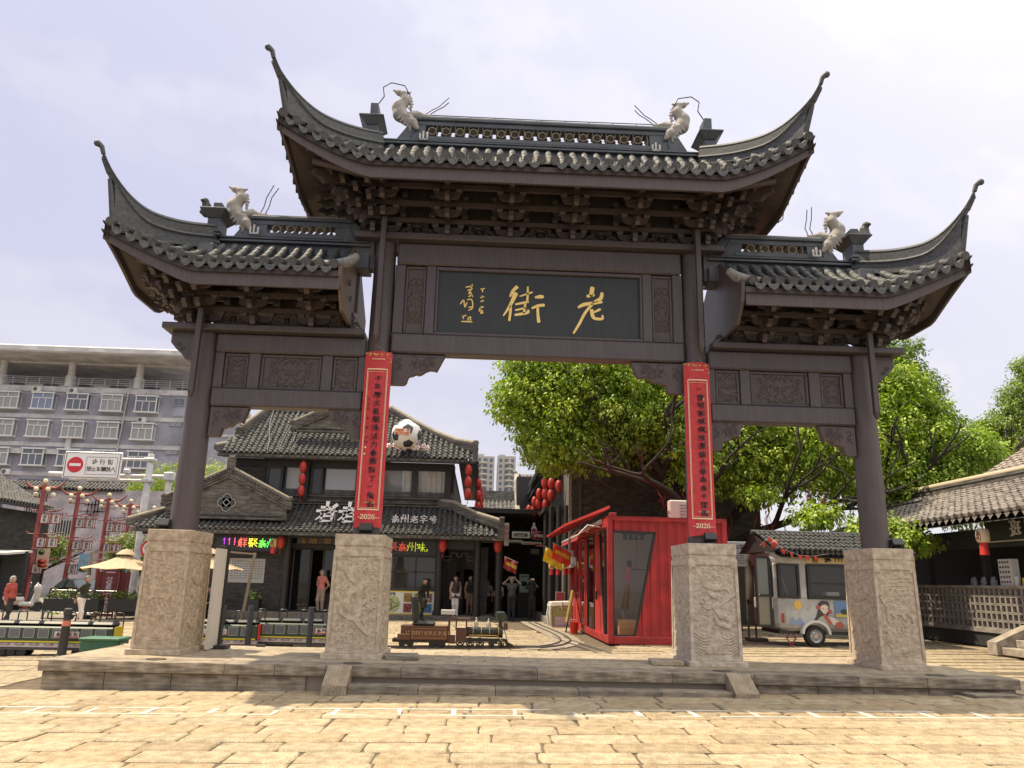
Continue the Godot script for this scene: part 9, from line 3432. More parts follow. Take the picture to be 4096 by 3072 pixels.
	for q in [[v3(-15.6,0,-19.0),1.62,"open beige cantilever umbrella over the planters left of the far left pedestal"],[v3(-11.6,0,-17.2),1.35,"open beige cantilever umbrella beside the seated men, half hidden by the far left pedestal"]]:
		var at:=on(q[0].x,q[0].z)
		o=thing("cafe_umbrella",q[2],"umbrella",at,0.0,"beige cafe umbrellas")
		b=MB.new()
		var R: float=q[1]
		var H:=2.0
		for k in 8:
			var a:=TAU*(k+0.5)/8.0
			var c:=TAU*(k+1.5)/8.0
			for i in 5:
				var f:=func(an: float,t: float,mid: float)->Vector3:
					var r: float=R*t
					return v3(cos(an)*r,H+0.62*(1.0 - t) - 0.12*sin(PI*t)*0.6 - mid,sin(an)*r)
				for h in 2:
					var a0:=lerpf(a,c,h*0.5)
					var a1:=lerpf(a,c,h*0.5+0.5)
					var m0:=0.05 if h==1 else 0.0
					var m1:=0.05 if h==0 else 0.0
					var k0:=cos(PI/8.0)/cos(PI/8.0)
					b.quad(f.call(a1,(i+1)/5.0,m1*(i+1)/5.0),f.call(a0,(i+1)/5.0,m0*(i+1)/5.0),f.call(a0,i/5.0,m0*i/5.0),f.call(a1,i/5.0,m1*i/5.0))
		obj("canopy",b,cloth,o)
		b=MB.new()
		b.lathe([V(0.42,H+0.56),V(0.2,H+0.74),V(0.0,H+0.8)],8)
		obj("vent_cap",b,cloth,o)
		b=MB.new()
		var px:=1.55 if q[0].x>-13 else -1.5
		b.cbox(v3(px,1.3,-0.3),v3(0.11,2.7,0.09),0.01,Basis(v3(0,0,1),-0.1 if px>0 else 0.05))
		bar(b,v3(px+0.12*signf(px),2.6,-0.3),v3(0,H+0.7,0),0.06,0.07)
		bar(b,v3(px,2.3,-0.3),v3(px*0.5,H+0.4,-0.15),0.04,0.05)
		obj("mast",b,mat(0.2,0.16,0.12,0.6),o)
		b=MB.new()
		b.cbox(v3(px - 0.05,0.06,-0.3),v3(0.8,0.12,0.8),0.03)
		obj("base",b,mat(0.06,0.06,0.06,0.7),o)
	o=thing("maroon_booth","maroon folding booth with white characters behind the planters","booth",on(-17.0,-21.0))
	b=MB.new()
	b.box(v3(0,1.0,0),v3(0.66,1.95,0.05))
	b.box(v3(-0.5,0.95,-0.2),v3(0.4,1.85,0.05),Basis(Vector3.UP,0.5))
	b.box(v3(0.55,0.95,-0.2),v3(0.5,1.85,0.05),Basis(Vector3.UP,-0.4))
	obj("panel",b,mat(0.15,0.02,0.022,0.6,{"tex": "cloth","rep": 1.0}),o)
	b=MB.new()
	words(b,"慈善一条街",v3(-0.13,1.66,0.028),0.26,v3(-0.01,-0.29,0),Vector3.RIGHT,Vector3.DOWN,0.11,0.006)
	for k in 5: b.box(v3(-0.16+0.08*k,1.86,0.03),v3(0.06,0.04,0.004))
	obj("lettering",b,mat(0.6,0.52,0.58,0.5),o)
	var leafm:=mat(1,1,1,0.6,{"vc": true,"back": Color(0.25,0.3,0.06)})
	var g:=RandomNumberGenerator.new()
	g.seed=91
	for q in [[-17.35,-18.9,2.2,"long black planter of shrubs behind the walking man, left one"],[-14.95,-18.9,1.9,"long black planter of mixed leaves beside the walking man"],[-13.2,-18.9,1.0,"short black planter with pale leaves by the far left pedestal"],[-10.35,-19.6,0.55,"square dark planter with a leafy plant under the wall notice"]]:
		var at:=on(q[0],q[1])
		o=thing("planter",q[3],"planter",at,0.0,"black planters")
		b=MB.new()
		b.cbox(v3(0,0.55,0),v3(q[2],0.52,0.5),0.01)
		obj("box",b,mat(0.014,0.015,0.016,0.3),o)
		b=MB.new()
		for s in [-1.0,1.0]:
			for e in [-1.0,1.0]: b.box(v3(s*(q[2]*0.5 - 0.04),0.15,e*0.22),v3(0.04,0.3,0.04))
		b.box(v3(0,0.03,0.22),v3(q[2],0.03,0.04))
		obj("stand",b,mat(0.015,0.015,0.015,0.4),o)
		b=MB.new()
		for k in int(150*q[2]):
			var kind:=int(fposmod((k % 7)+q[0],3.0))
			var c: Color=[Color(0.12,0.2,0.03),Color(0.22,0.28,0.04),Color(0.08,0.16,0.09)][g.randi() % 3]
			if g.randf()<0.08: c=Color(0.3,0.12,0.08)
			leaf(b,v3(g.randf_range(-0.5,0.5)*q[2],0.8+absf(g.randfn(0,0.17)),g.randf_range(-0.25,0.25)),g,g.randf_range(0.06,0.13),c)
		stuff(obj("leaves",b,leafm,o))
	var chair: Node3D=null
	for q in [[-13.75,-19.6,0.4,"black woven chair by the gap in the planters"],[-12.15,-19.5,2.6,"black chair under the seated man with folded arms"],[-12.75,-19.2,-1.2,"black chair holding the man seen from behind"],[-14.05,-20.4,2.0,"black chair behind the maroon booth's right edge"]]:
		var at:=on(q[0],q[1])
		if chair==null:
			chair=thing("black_chair",q[3],"chair",at,q[2],"black cafe chairs")
			b=MB.new()
			b.cbox(v3(0,0.44,0),v3(0.5,0.06,0.5),0.02)
			obj("seat",b,mat(0.012,0.012,0.013,0.5),chair)
			b=MB.new()
			b.cbox(v3(0,0.7,-0.25),v3(0.5,0.5,0.05),0.02,Basis(Vector3.RIGHT,-0.15))
			obj("backrest",b,mat(0.014,0.014,0.015,0.5),chair)
			for s in [-1.0,1.0]:
				b=MB.new()
				b.tube([v3(s*0.26,0.02,0.24),v3(s*0.26,0.64,0.22),v3(s*0.26,0.66,-0.2)],0.022,6)
				obj("arm_frame",b,mat(0.012,0.012,0.013,0.5),chair)
				b=MB.new()
				b.tube([v3(s*0.24,0.0,-0.26),v3(s*0.24,0.45,-0.23)],0.022,6)
				obj("leg",b,mat(0.012,0.012,0.013,0.5),chair)
		else: dup(chair,at,q[2],q[3])
	o=thing("cafe_table","low dark round table in front of the two seated men","table",on(-11.7,-18.6))
	b=MB.new()
	b.lathe([V(0,0.36),V(0.55,0.36),V(0.56,0.39),V(0.0,0.4)],24)
	obj("table_top",b,mat(0.02,0.02,0.021,0.4),o)
	b=MB.new()
	b.lathe([V(0.3,0),V(0.28,0.04),V(0.05,0.06),V(0.04,0.36)],14)
	obj("pedestal",b,mat(0.02,0.02,0.021,0.4),o)
	o=thing("crowd_barrier","pale steel crowd barrier beside the dark car","barrier",on(-18.0,-20.2))
	b=MB.new()
	b.tube([v3(-1.0,0.0,0),v3(-1.0,1.05,0),v3(-0.95,1.1,0),v3(1.7,1.1,0),v3(1.75,1.05,0),v3(1.75,0,0)],0.025,6)
	b.cyl(v3(-1.0,0.2,0),v3(1.75,0.2,0),0.02,6)
	obj("rail",b,mat(0.55,0.52,0.5,0.4,{"metal": 0.4}),o)
	for k in 17:
		b=MB.new()
		b.cyl(v3(-0.85+0.155*k,0.2,0),v3(-0.85+0.155*k,1.1,0),0.012,5)
		obj("bar",b,mat(0.55,0.52,0.5,0.4,{"metal": 0.4}),o)
	build_car()
	build_scooters()

func leaf(b: MB,p: Vector3,g: RandomNumberGenerator,s: float,c: Color)->void:
	var bas:=Basis.from_euler(v3(g.randf_range(-1.2,1.2),g.randf()*TAU,g.randf_range(-0.8,0.8)))
	b.col=c*g.randf_range(0.6,1.3)
	b.col.a=1.0
	var x:=bas.x*s
	var y:=bas.y*s*0.38
	var n:=bas.z*s*0.12
	b.tri(p - x,p - y+n,p+y+n)
	b.tri(p+x,p+y+n,p - y+n)

func build_car()->void:
	var paint:=mat(0.016,0.02,0.032,0.22,{"metal": 0.4,"coat": 0.8})
	var blk:=mat(0.01,0.01,0.011,0.5)
	var o:=thing("dark_car","dark blue family car parked behind the planters, front towards the left","car",on(-21.2,-27.6),-0.72)
	var sec:=[[2.3,0.72,0.42,0.78],[2.2,0.84,0.3,0.9],[1.6,0.9,0.26,1.0],[0.95,0.91,0.25,1.06],[0.2,0.92,0.25,1.09],[-0.8,0.92,0.25,1.1],[-1.7,0.91,0.27,1.1],[-2.15,0.86,0.35,1.08],[-2.28,0.76,0.45,0.95]]
	var b:=MB.new()
	var rings:=[]
	for s in sec:
		var r:=PackedVector3Array()
		for q in [V(-0.92,0),V(-1,0.18),V(-1,0.65),V(-0.94,0.92),V(-0.75,1.0),V(0.75,1.0),V(0.94,0.92),V(1,0.65),V(1,0.18),V(0.92,0)]: r.append(v3(s[0],lerpf(s[2],s[3],q.y),q.x*s[1]))
		rings.append(r)
	b.skin(rings)
	obj("body",b,paint,o)
	b=MB.new()
	rings=[]
	for s in [[0.95,0.78,1.06,1.07],[0.25,0.74,1.08,1.46],[-0.4,0.72,1.09,1.52],[-1.3,0.7,1.09,1.48],[-2.0,0.66,1.08,1.14]]:
		var r:=PackedVector3Array()
		for q in [V(-1.1,0),V(-0.92,0.9),V(-0.75,1.0),V(0.75,1.0),V(0.92,0.9),V(1.1,0)]: r.append(v3(s[0],lerpf(s[2],s[3],q.y),q.x*s[1]))
		rings.append(r)
	b.skin(rings)
	obj("cabin_glass",b,mat(0.04,0.05,0.06,0.05,{"spec": 0.9}),o)
	b=MB.new()
	b.skin([PackedVector3Array([v3(0.12,1.45,-0.58),v3(0.12,1.47,0.58),v3(-1.35,1.49,0.55),v3(-1.35,1.49,-0.55)]),PackedVector3Array([v3(0.05,1.5,-0.55),v3(0.05,1.5,0.55),v3(-1.35,1.52,0.52),v3(-1.35,1.52,-0.52)])])
	for s in [-1.0,1.0]:
		bar(b,v3(0.95,1.07,s*0.83),v3(0.15,1.46,s*0.68),0.06,0.06)
		bar(b,v3(-0.55,1.09,s*0.83),v3(-0.5,1.5,s*0.68),0.06,0.08)
	obj("roof",b,paint,o)
	b=MB.new()
	b.box(v3(2.27,0.62,0),v3(0.06,0.24,1.3))
	b.box(v3(2.27,0.4,0),v3(0.06,0.12,1.4))
	for k in 5: b.box(v3(2.305,0.54+0.045*k,0),v3(0.01,0.012,1.2))
	obj("grille",b,mat(0.05,0.05,0.055,0.3,{"metal": 0.6}),o)
	b=MB.new()
	b.lathe([V(0.055,0.0),V(0.07,0.0),V(0.07,0.015),V(0.055,0.015),V(0.055,0)],16,Transform3D(Basis(v3(0,0,1),-PI/2),v3(2.3,0.66,0)))
	bar(b,v3(2.312,0.7,-0.03),v3(2.312,0.64,0.0),0.008,0.012)
	bar(b,v3(2.312,0.7,0.03),v3(2.312,0.64,0.0),0.008,0.012)
	obj("badge",b,mat(0.6,0.6,0.6,0.25,{"metal": 0.9}),o)
	for s in [-1.0,1.0]:
		b=MB.new()
		b.cbox(v3(2.18,0.74,s*0.72),v3(0.16,0.14,0.32),0.03)
		obj("headlight",b,mat(0.6,0.6,0.62,0.1,{"coat": 1.0}),o)
		b=MB.new()
		b.cbox(v3(0.72,1.12,s*1.0),v3(0.14,0.12,0.16),0.03)
		obj("wing_mirror",b,paint,o)
		for x in [1.45,-1.4]:
			var w:=Node3D.new()
			w.name="wheel"
			o.add_child(w,true)
			var m:=Transform3D(Basis(Vector3.RIGHT,PI/2*s),v3(x,0.32,s*0.84))
			b=MB.new()
			b.lathe([V(0.2,-0.12),V(0.3,-0.12),V(0.33,-0.08),V(0.33,0.06),V(0.3,0.09),V(0.2,0.09)],22,m)
			obj("tyre",b,mat(0.015,0.015,0.015,0.8),w)
			b=MB.new()
			b.lathe([V(0,0.05),V(0.06,0.06),V(0.19,0.04),V(0.21,0.08)],18,m)
			obj("rim",b,mat(0.4,0.4,0.41,0.3,{"metal": 0.8}),w)
	b=MB.new()
	b.box(v3(2.32,0.44,0),v3(0.02,0.14,0.44))
	obj("number_plate",b,mat(0.03,0.08,0.3,0.4),o)
	b=MB.new()
	words(b,"苏",v3(2.332,0.485,0.19),0.085,Vector3.ZERO,v3(0,0,-1),Vector3.DOWN,0.13,0.003)
	obj("lettering",b,mat(0.7,0.7,0.72,0.5),o)
	latin("M 2A30W",0.085,mat(0.7,0.7,0.72,0.5),o,v3(2.331,0.44,-0.05),Basis(Vector3.UP,PI/2),"plate_lettering")

func build_scooters()->void:
	for q in [[v3(-22.3,0,-24.2),0.5,"black and white motor scooter under a white quilted cover at the left edge",true],[v3(-23.0,0,-25.2),0.9,"dark motor scooter parked behind the covered one",false]]:
		var o:=thing("scooter",q[2],"scooter",on(q[0].x,q[0].z),q[1],"scooters parked at the left")
		for x in [-0.62,0.62]:
			var b:=MB.new()
			b.lathe([V(0.13,-0.05),V(0.22,-0.05),V(0.235,0),V(0.22,0.05),V(0.13,0.05),V(0.0,0.03)],18,lying(v3(x,0.235,0)))
			obj("wheel",b,mat(0.02,0.02,0.02,0.7),o)
		var b:=MB.new()
		var C:=Color.WHITE
		nets(b,[[v3(-0.7,0.6,0),v3(-0.1,0.55,0),0.15,0.14,C],[v3(-0.1,0.35,0),v3(0.35,0.32,0),0.12,0.1,C],[v3(0.35,0.32,0),v3(0.5,0.95,0),0.1,0.1,C],[v3(0.5,0.5,0),v3(0.66,0.48,0),0.09,0.06,C],[v3(-0.4,0.4,0),v3(-0.6,0.3,0),0.12,0.1,C]],0.035,0.06)
		obj("body",b,mat(0.5,0.48,0.46,0.35) if q[3] else mat(0.04,0.04,0.045,0.35),o)
		b=MB.new()
		b.cbox(v3(-0.4,0.76,0),v3(0.7,0.1,0.28),0.04)
		obj("saddle",b,mat(0.02,0.02,0.02,0.5),o)
		b=MB.new()
		b.tube([v3(0.45,1.02,-0.36),v3(0.5,1.05,0),v3(0.45,1.02,0.36)],0.022,6)
		obj("handlebar",b,mat(0.02,0.02,0.02,0.5),o)
		for s in [-1.0,1.0]:
			b=MB.new()
			b.tube([v3(0.47,1.03,s*0.25),v3(0.5,1.22,s*0.34)],0.008,4)
			b.ball(v3(0.5,1.27,s*0.35),v3(0.02,0.07,0.06),8)
			obj("mirror",b,mat(0.25,0.32,0.4,0.1,{"metal": 0.7}),o)
		if q[3]:
			b=MB.new()
			nets(b,[[v3(0.5,1.1,-0.25),v3(0.5,1.1,0.25),0.16,0.16,C],[v3(0.52,0.95,-0.2),v3(0.55,0.6,-0.12),0.15,0.1,C],[v3(0.52,0.95,0.2),v3(0.55,0.6,0.12),0.15,0.1,C]],0.04,0.1)
			obj("white_cover",b,mat(0.6,0.57,0.54,0.75,{"tex": "cloth","rep": 2.0}),o)
	var o:=thing("caution_stand","fluorescent yellow-green caution stand on the road by the scooters","warning sign",on(-19.9,-22.3))
	var b:=MB.new()
	b.prism(pv2([V(-0.16,0),V(0.16,0),V(0.1,0.62),V(-0.1,0.62)]),0.03,Transform3D(Basis(Vector3.RIGHT,-0.15),Vector3.ZERO))
	b.prism(pv2([V(-0.16,0),V(0.16,0),V(0.1,0.62),V(-0.1,0.62)]),0.03,Transform3D(Basis(Vector3.RIGHT,0.2),v3(0,0,-0.28)))
	obj("panel",b,mat(0.42,0.62,0.03,0.5),o)
	b=MB.new()
	for k in 4: bar(b,v3(-0.08,0.14+0.12*k,0.02 - 0.018*k),v3(0.08,0.2+0.12*k,0.015 - 0.018*k),0.01,0.035)
	obj("black_stripe",b,mat(0.03,0.03,0.03,0.6),o)

# ---------------------------------------------------------------- people
# P: joints in units of body height, in the person's own frame (front towards +z, right hand at -x)
func person(called_label: String,at: Vector3,turn: float,h: float,P: Dictionary)->Node3D:
	var t:=thing("person",called_label,"person",at,turn,P.get("group",""))
	var skin: Color=P.get("skin",Color(0.4,0.24,0.17))
	var shirt: Color=P.shirt
	var legs: Color=P.legs
	var shoe: Color=P.get("shoe",Color(0.03,0.028,0.028))
	var hairc: Vector3=P.get("hair",v3(0.015,0.013,0.012))
	var fore: Color=skin if P.get("short",true) else shirt
	var k:=func(x: float,y: float,z: float)->Vector3: return v3(x,y,z)*h
	var lean: float=P.get("lean",0.0)
	var wide: float=P.get("wide",1.0)
	var hip: Vector3=P.get("hip",v3(0,0.53,0))*h
	var chest: Vector3=hip+v3(0,0.2,lean*0.2)*h
	var neck: Vector3=hip+v3(0,0.3,lean*0.34)*h
	var head: Vector3=neck+P.get("head",v3(0,0.095,0.012))*h
	var bones:=[]
	bones.append([hip+k.call(-0.03,0,0),hip+k.call(0.03,0,0),0.062*h*wide,0.062*h*wide,legs])
	bones.append([hip+k.call(0,0.05,0.0),chest,0.062*h*wide,0.07*h*wide,shirt])
	bones.append([hip+k.call(-0.03,0.05,0.01),hip+k.call(0.03,0.05,0.01),0.06*h*wide,0.06*h*wide,shirt])
	bones.append([chest+k.call(-0.045,0.02,0),chest+k.call(0.045,0.02,0),0.058*h*wide,0.058*h*wide,shirt])
	bones.append([neck+k.call(-0.075,-0.01,0),neck+k.call(0.075,-0.01,0),0.034*h,0.034*h,shirt])
	bones.append([neck,head,0.031*h,0.028*h,skin])
	var hands:=[]
	for s in [-1.0,1.0]:
		var side:="r" if s<0 else "l"
		var sh: Vector3=neck+k.call(s*0.098,-0.015,0)
		var el: Vector3=P.get(side+"e",v3(s*0.128,0.645,-0.01))*h
		var ha: Vector3=P.get(side+"h",v3(s*0.13,0.49,0.03))*h
		if P.has("hip") and not P.has(side+"e"):
			el+=hip - v3(0,0.53,0)*h
			ha+=hip - v3(0,0.53,0)*h
		var mid: Vector3=sh.lerp(el,0.6)
		bones.append([sh,mid,0.033*h,0.03*h,shirt])
		bones.append([mid,el,0.029*h,0.025*h,fore if P.get("sleeveless",false)==false else skin])
		if P.get("sleeveless",false): bones[-2][4]=skin
		bones.append([el,ha,0.026*h,0.018*h,fore])
		hands.append([ha,(ha - el).normalized(),s])
		var hp: Vector3=hip+k.call(s*0.048,-0.01,0)
		var kn: Vector3=P.get(side+"k",v3(s*0.052,0.285,0.01))*h
		var an: Vector3=P.get(side+"a",v3(s*0.055,0.04,-0.005))*h
		var fl: float=P.get("flare",1.0)
		bones.append([hp,kn,0.055*h*minf(wide,1.1),0.037*h*fl,legs])
		bones.append([kn,an,0.036*h*fl,0.026*h*fl,legs])
		var toe: Vector3=an+P.get(side+"t",v3(s*0.01,-0.022,0.085))*h
		bones.append([an+k.call(0,-0.018,-0.01),toe,0.022*h,0.02*h,shoe])
	var b:=MB.new()
	nets(b,bones,0.021*h,0.03*h)
	var f:=Basis.from_euler(P.get("face",Vector3.ZERO))
	var q:=func(x: float,y: float,z: float)->Vector3: return head+f*(v3(x,y,z)*h)
	var hb:=[[q.call(0,0.012,-0.01),q.call(0,0.02,0.008),0.05*h,0.046*h,skin],[q.call(0,-0.03,0.02),q.call(0,-0.005,0.018),0.03*h,0.038*h,skin],[q.call(0,0.0,0.052),q.call(0,-0.012,0.06),0.006*h,0.009*h,skin],[q.call(-0.05,0.0,0),q.call(-0.052,-0.012,0),0.01*h,0.008*h,skin],[q.call(0.05,0.0,0),q.call(0.052,-0.012,0),0.01*h,0.008*h,skin],[q.call(0,-0.09,-0.012),q.call(0,-0.03,-0.005),0.03*h,0.028*h,skin]]
	nets(b,hb,0.0072*h,0.012*h)
	for s in [-1.0,1.0]:
		b.col=Color(0.03,0.02,0.02)
		b.ball(q.call(s*0.02,0.008,0.05),v3(0.008,0.004,0.004)*h,6)
	b.col=Color(0.35,0.12,0.1)
	b.ball(q.call(0,-0.034,0.049),v3(0.014,0.004,0.004)*h,6)
	for w in hands:
		var p: Vector3=w[0]
		var d: Vector3=w[1]
		var side_v:=d.cross(v3(0,0,1) if absf(d.z)<0.8 else v3(0,1,0)).normalized()
		var nv:=side_v.cross(d)
		var one:=[]
		one.append([p,p+d*0.045*h,0.016*h,0.019*h,skin])
		nets(b,one,0.008*h,0.01*h)
		b.col=skin
		for i in 4:
			var o: Vector3=p+d*0.055*h+side_v*(i - 1.5)*0.0095*h
			var ln: float=[0.036,0.042,0.04,0.03][i]*h
			b.tube([o,o+d*ln*0.55+nv*ln*0.12,o+d*ln*0.8+nv*ln*0.5],[0.0062*h,0.0056*h,0.0045*h],5)
		var th: Vector3=p+d*0.02*h - side_v*0.016*h
		b.tube([th,th+d*0.02*h - side_v*0.018*h+nv*0.006*h,th+d*0.04*h - side_v*0.02*h+nv*0.012*h],[0.0075*h,0.0065*h,0.005*h],5)
	obj("body",b,mat(1,1,1,0.75,{"vc": true}),t)
	var style: String=P.get("style","short")
	var hm:=mat(hairc.x,hairc.y,hairc.z,0.6)
	b=MB.new()
	var W:=Color.WHITE
	if style=="cap":
		nets(b,[[q.call(0,0.036,-0.008),q.call(0,0.042,0.006),0.05*h,0.046*h,W],[q.call(0,0.03,0.05),q.call(0,0.024,0.085),0.02*h,0.012*h,W]],0.01*h,0.01*h)
		obj("cap",b,hm,t)
	else:
		var hs:=[[q.call(0,0.03,-0.02),q.call(0,0.04,0.004),0.05*h,0.044*h,W],[q.call(0,0.0,-0.035),q.call(0,0.02,-0.03),0.036*h,0.044*h,W]]
		if style=="bob": hs+=[[q.call(-0.042,0.01,-0.012),q.call(-0.045,-0.045,-0.015),0.022*h,0.018*h,W],[q.call(0.042,0.01,-0.012),q.call(0.045,-0.045,-0.015),0.022*h,0.018*h,W],[q.call(0,0,-0.04),q.call(0,-0.05,-0.042),0.04*h,0.032*h,W]]
		if style=="long": hs+=[[q.call(-0.035,0.01,-0.02),q.call(-0.035,-0.12,-0.035),0.028*h,0.025*h,W],[q.call(0.035,0.01,-0.02),q.call(0.035,-0.12,-0.035),0.028*h,0.025*h,W],[q.call(0,0,-0.04),q.call(0,-0.16,-0.055),0.04*h,0.034*h,W]]
		nets(b,hs,0.01*h,0.014*h)
		obj("hair",b,hm,t)
	return t

func build_people()->void:
	var B:=Vector3.ZERO
	var t:=person("grey-haired man in dark jacket and white trousers walking left, hands behind his back",on(-14.45,-13.5),PI*0.5,1.68,{"shirt": Color(0.03,0.025,0.023),"legs": Color(0.62,0.56,0.52),"short": false,"hair": v3(0.12,0.115,0.11),"lean": 0.18,"re": v3(-0.13,0.66,-0.09),"rh": v3(-0.03,0.54,-0.11),"le": v3(0.13,0.66,-0.09),"lh": v3(0.03,0.53,-0.12),"rk": v3(-0.05,0.29,0.06),"ra": v3(-0.05,0.05,0.07),"lk": v3(0.05,0.29,0.0),"la": v3(0.05,0.07,-0.15),"lt": v3(0,-0.045,0.07),"flare": 1.15})
	person("grey-haired woman in a red patterned blouse walking in at the left edge",on(-17.3,-14.3),PI*0.42,1.66,{"shirt": Color(0.33,0.06,0.05),"legs": Color(0.02,0.018,0.02),"short": false,"hair": v3(0.26,0.25,0.24),"style": "bob","rk": v3(-0.05,0.29,0.07),"ra": v3(-0.05,0.04,0.1),"la": v3(0.05,0.06,-0.12)})
	var sit:={"hip": v3(0,0.285,0),"rk": v3(-0.07,0.27,0.26),"lk": v3(0.07,0.27,0.26),"ra": v3(-0.06,0.04,0.28),"la": v3(0.06,0.04,0.28)}
	var a:=sit.duplicate()
	a.merge({"shirt": Color(0.012,0.012,0.014),"legs": Color(0.012,0.012,0.013),"re": v3(-0.15,0.42,0.06),"rh": v3(-0.02,0.36,0.16),"le": v3(0.15,0.42,0.06),"lh": v3(0.0,0.35,0.17)},true)
	person("seated man in a black polo shirt facing the camera under the wall notice",on(-12.12,-19.45)+v3(0,0.0,0.05),-0.2,1.72,a)
	a=sit.duplicate()
	a.merge({"shirt": Color(0.012,0.012,0.014),"legs": Color(0.014,0.014,0.016),"short": false,"hair": v3(0.05,0.045,0.04),"re": v3(-0.15,0.55,0.12),"rh": v3(-0.06,0.66,0.1),"le": v3(0.15,0.42,0.06),"lh": v3(0.05,0.36,0.2)},true)
	person("seated man in black holding his head, half hidden by the far left pedestal",on(-12.8,-19.0),1.9,1.72,a)
	person("man in a pink polo shirt and flat cap standing in the restaurant doorway",v3(-7.62,-0.12,-19.75),-0.35,1.74,{"shirt": Color(0.5,0.16,0.13),"legs": Color(0.3,0.22,0.16),"style": "cap","hair": v3(0.2,0.19,0.18),"wide": 1.12,"re": v3(-0.15,0.64,-0.05),"rh": v3(-0.06,0.53,-0.1),"le": v3(0.16,0.64,-0.06),"lh": v3(0.04,0.52,-0.11),"rk": v3(-0.07,0.285,0.03),"face": v3(0,-0.5,0),"flare": 1.2})
	t=person("masked worker in black walking with a pail before the snack counter",on(-3.3,-18.7),0.9,1.68,{"shirt": Color(0.012,0.012,0.013),"legs": Color(0.013,0.013,0.014),"short": false,"lean": 0.22,"re": v3(-0.15,0.63,0.03),"rh": v3(-0.08,0.5,0.12),"le": v3(0.15,0.64,0.06),"lh": v3(0.07,0.52,0.16),"rk": v3(-0.05,0.29,0.08),"ra": v3(-0.05,0.04,0.1),"la": v3(0.06,0.06,-0.1),"face": v3(0.3,0,0)})
	var b:=MB.new()
	b.ball(v3(0,1.52,0.19),v3(0.05,0.045,0.03),10)
	obj("face_mask",b,mat(0.6,0.6,0.62,0.7),t)
	var o:=thing("black_pail","black pail carried by the masked worker","bucket",on(-3.2,-18.45)+v3(0.0,0.52,0))
	b=MB.new()
	b.lathe([V(0,0),V(0.12,0),V(0.16,0.3),V(0.15,0.3),V(0.11,0.02)],16)
	obj("pail",b,mat(0.015,0.015,0.016,0.5),o)
	b=MB.new()
	b.tube([v3(-0.155,0.29,0),v3(-0.1,0.38,0.0),v3(0.1,0.38,0.0),v3(0.155,0.29,0)],0.007,5)
	obj("handle",b,mat(0.4,0.39,0.36,0.5),o)
	t=person("woman in a dark patterned sleeveless top and white trousers at the entrance step",v3(-1.95,-0.12,-19.4),0.15,1.64,{"shirt": Color(0.03,0.03,0.033),"legs": Color(0.64,0.6,0.58),"sleeveless": true,"style": "bob","flare": 1.25,"shoe": Color(0.55,0.52,0.5),"face": v3(0.2,-0.6,0),"rk": v3(-0.04,0.285,0.02),"ra": v3(-0.03,0.04,0.0)})
	b=MB.new()
	b.lathe([V(0.15,0.72),V(0.125,0.9),V(0.12,1.0)],14,Transform3D(Basis.from_scale(v3(1.15,1,0.85)),Vector3.ZERO),0,TAU,0.05)
	obj("blouse_hem",b,mat(0.06,0.06,0.065,0.7,{"tex": "scale","rep": 4.0,"world": false}),t)
	o=thing("shoulder_bag","small dark shoulder bag on the woman in white trousers","bag",v3(-1.72,0.62,-19.35))
	b=MB.new()
	b.cbox(v3(0,0,0),v3(0.1,0.16,0.2),0.03)
	obj("bag",b,mat(0.03,0.022,0.02,0.5),o)
	b=MB.new()
	b.tube([v3(0,0.08,0.07),v3(-0.06,0.5,0.02),v3(-0.08,0.68,0.0)],0.01,5)
	obj("strap",b,mat(0.03,0.022,0.02,0.5),o)
	person("woman in a black dress standing in the shade behind the entrance column",v3(-1.35,-0.12,-20.3),0.3,1.66,{"shirt": Color(0.012,0.012,0.013),"legs": Color(0.25,0.15,0.11),"sleeveless": true,"style": "bob","skin": Color(0.3,0.18,0.13)})
	t=person("woman in a pale top and black trousers looking into the alley, hands clasped",on(-0.1,-19.6),PI+0.5,1.58,{"shirt": Color(0.36,0.33,0.3),"legs": Color(0.013,0.013,0.015),"style": "bob","flare": 1.2,"le": v3(0.13,0.64,0.02),"lh": v3(0.03,0.54,0.12),"re": v3(-0.13,0.64,0.02),"rh": v3(-0.02,0.53,0.12)})
	b=MB.new()
	b.ball(v3(0.0,1.6,-0.04),v3(0.035,0.018,0.03),8)
	obj("hair_clip",b,mat(0.6,0.58,0.56,0.5),t)
	t=person("big man in a grey shirt seen from behind, raising a phone to photograph the alley",on(0.42,-19.0),PI,1.76,{"shirt": Color(0.055,0.06,0.068),"legs": Color(0.016,0.017,0.02),"hair": v3(0.2,0.19,0.18),"wide": 1.25,"flare": 1.3,"re": v3(-0.2,0.84,0.08),"rh": v3(-0.09,0.95,0.15),"le": v3(0.2,0.84,0.08),"lh": v3(0.09,0.95,0.15)})
	o=thing("phone","phone held up by the big man in grey","phone",on(0.4,-19.4)+v3(0,1.72,0),0.0,"phones raised in the alley")
	b=MB.new()
	b.cbox(Vector3.ZERO,v3(0.16,0.08,0.012),0.005)
	obj("phone",b,mat(0.02,0.02,0.022,0.3),o)
	o=thing("phone","phone held up by the long-haired woman in black","phone",on(1.3,-19.85)+v3(0,1.63,0),0.0,"phones raised in the alley")
	b=MB.new()
	b.cbox(Vector3.ZERO,v3(0.16,0.08,0.012),0.005)
	obj("phone",b,mat(0.35,0.35,0.36,0.3),o)
	person("long-haired woman in black seen from behind, photographing the alley with raised arms",on(1.3,-19.5),PI,1.64,{"shirt": Color(0.016,0.017,0.018),"legs": Color(0.02,0.021,0.023),"short": false,"style": "long","flare": 1.2,"re": v3(-0.16,0.8,0.1),"rh": v3(-0.05,0.97,0.17),"le": v3(0.16,0.8,0.1),"lh": v3(0.05,0.97,0.17)})
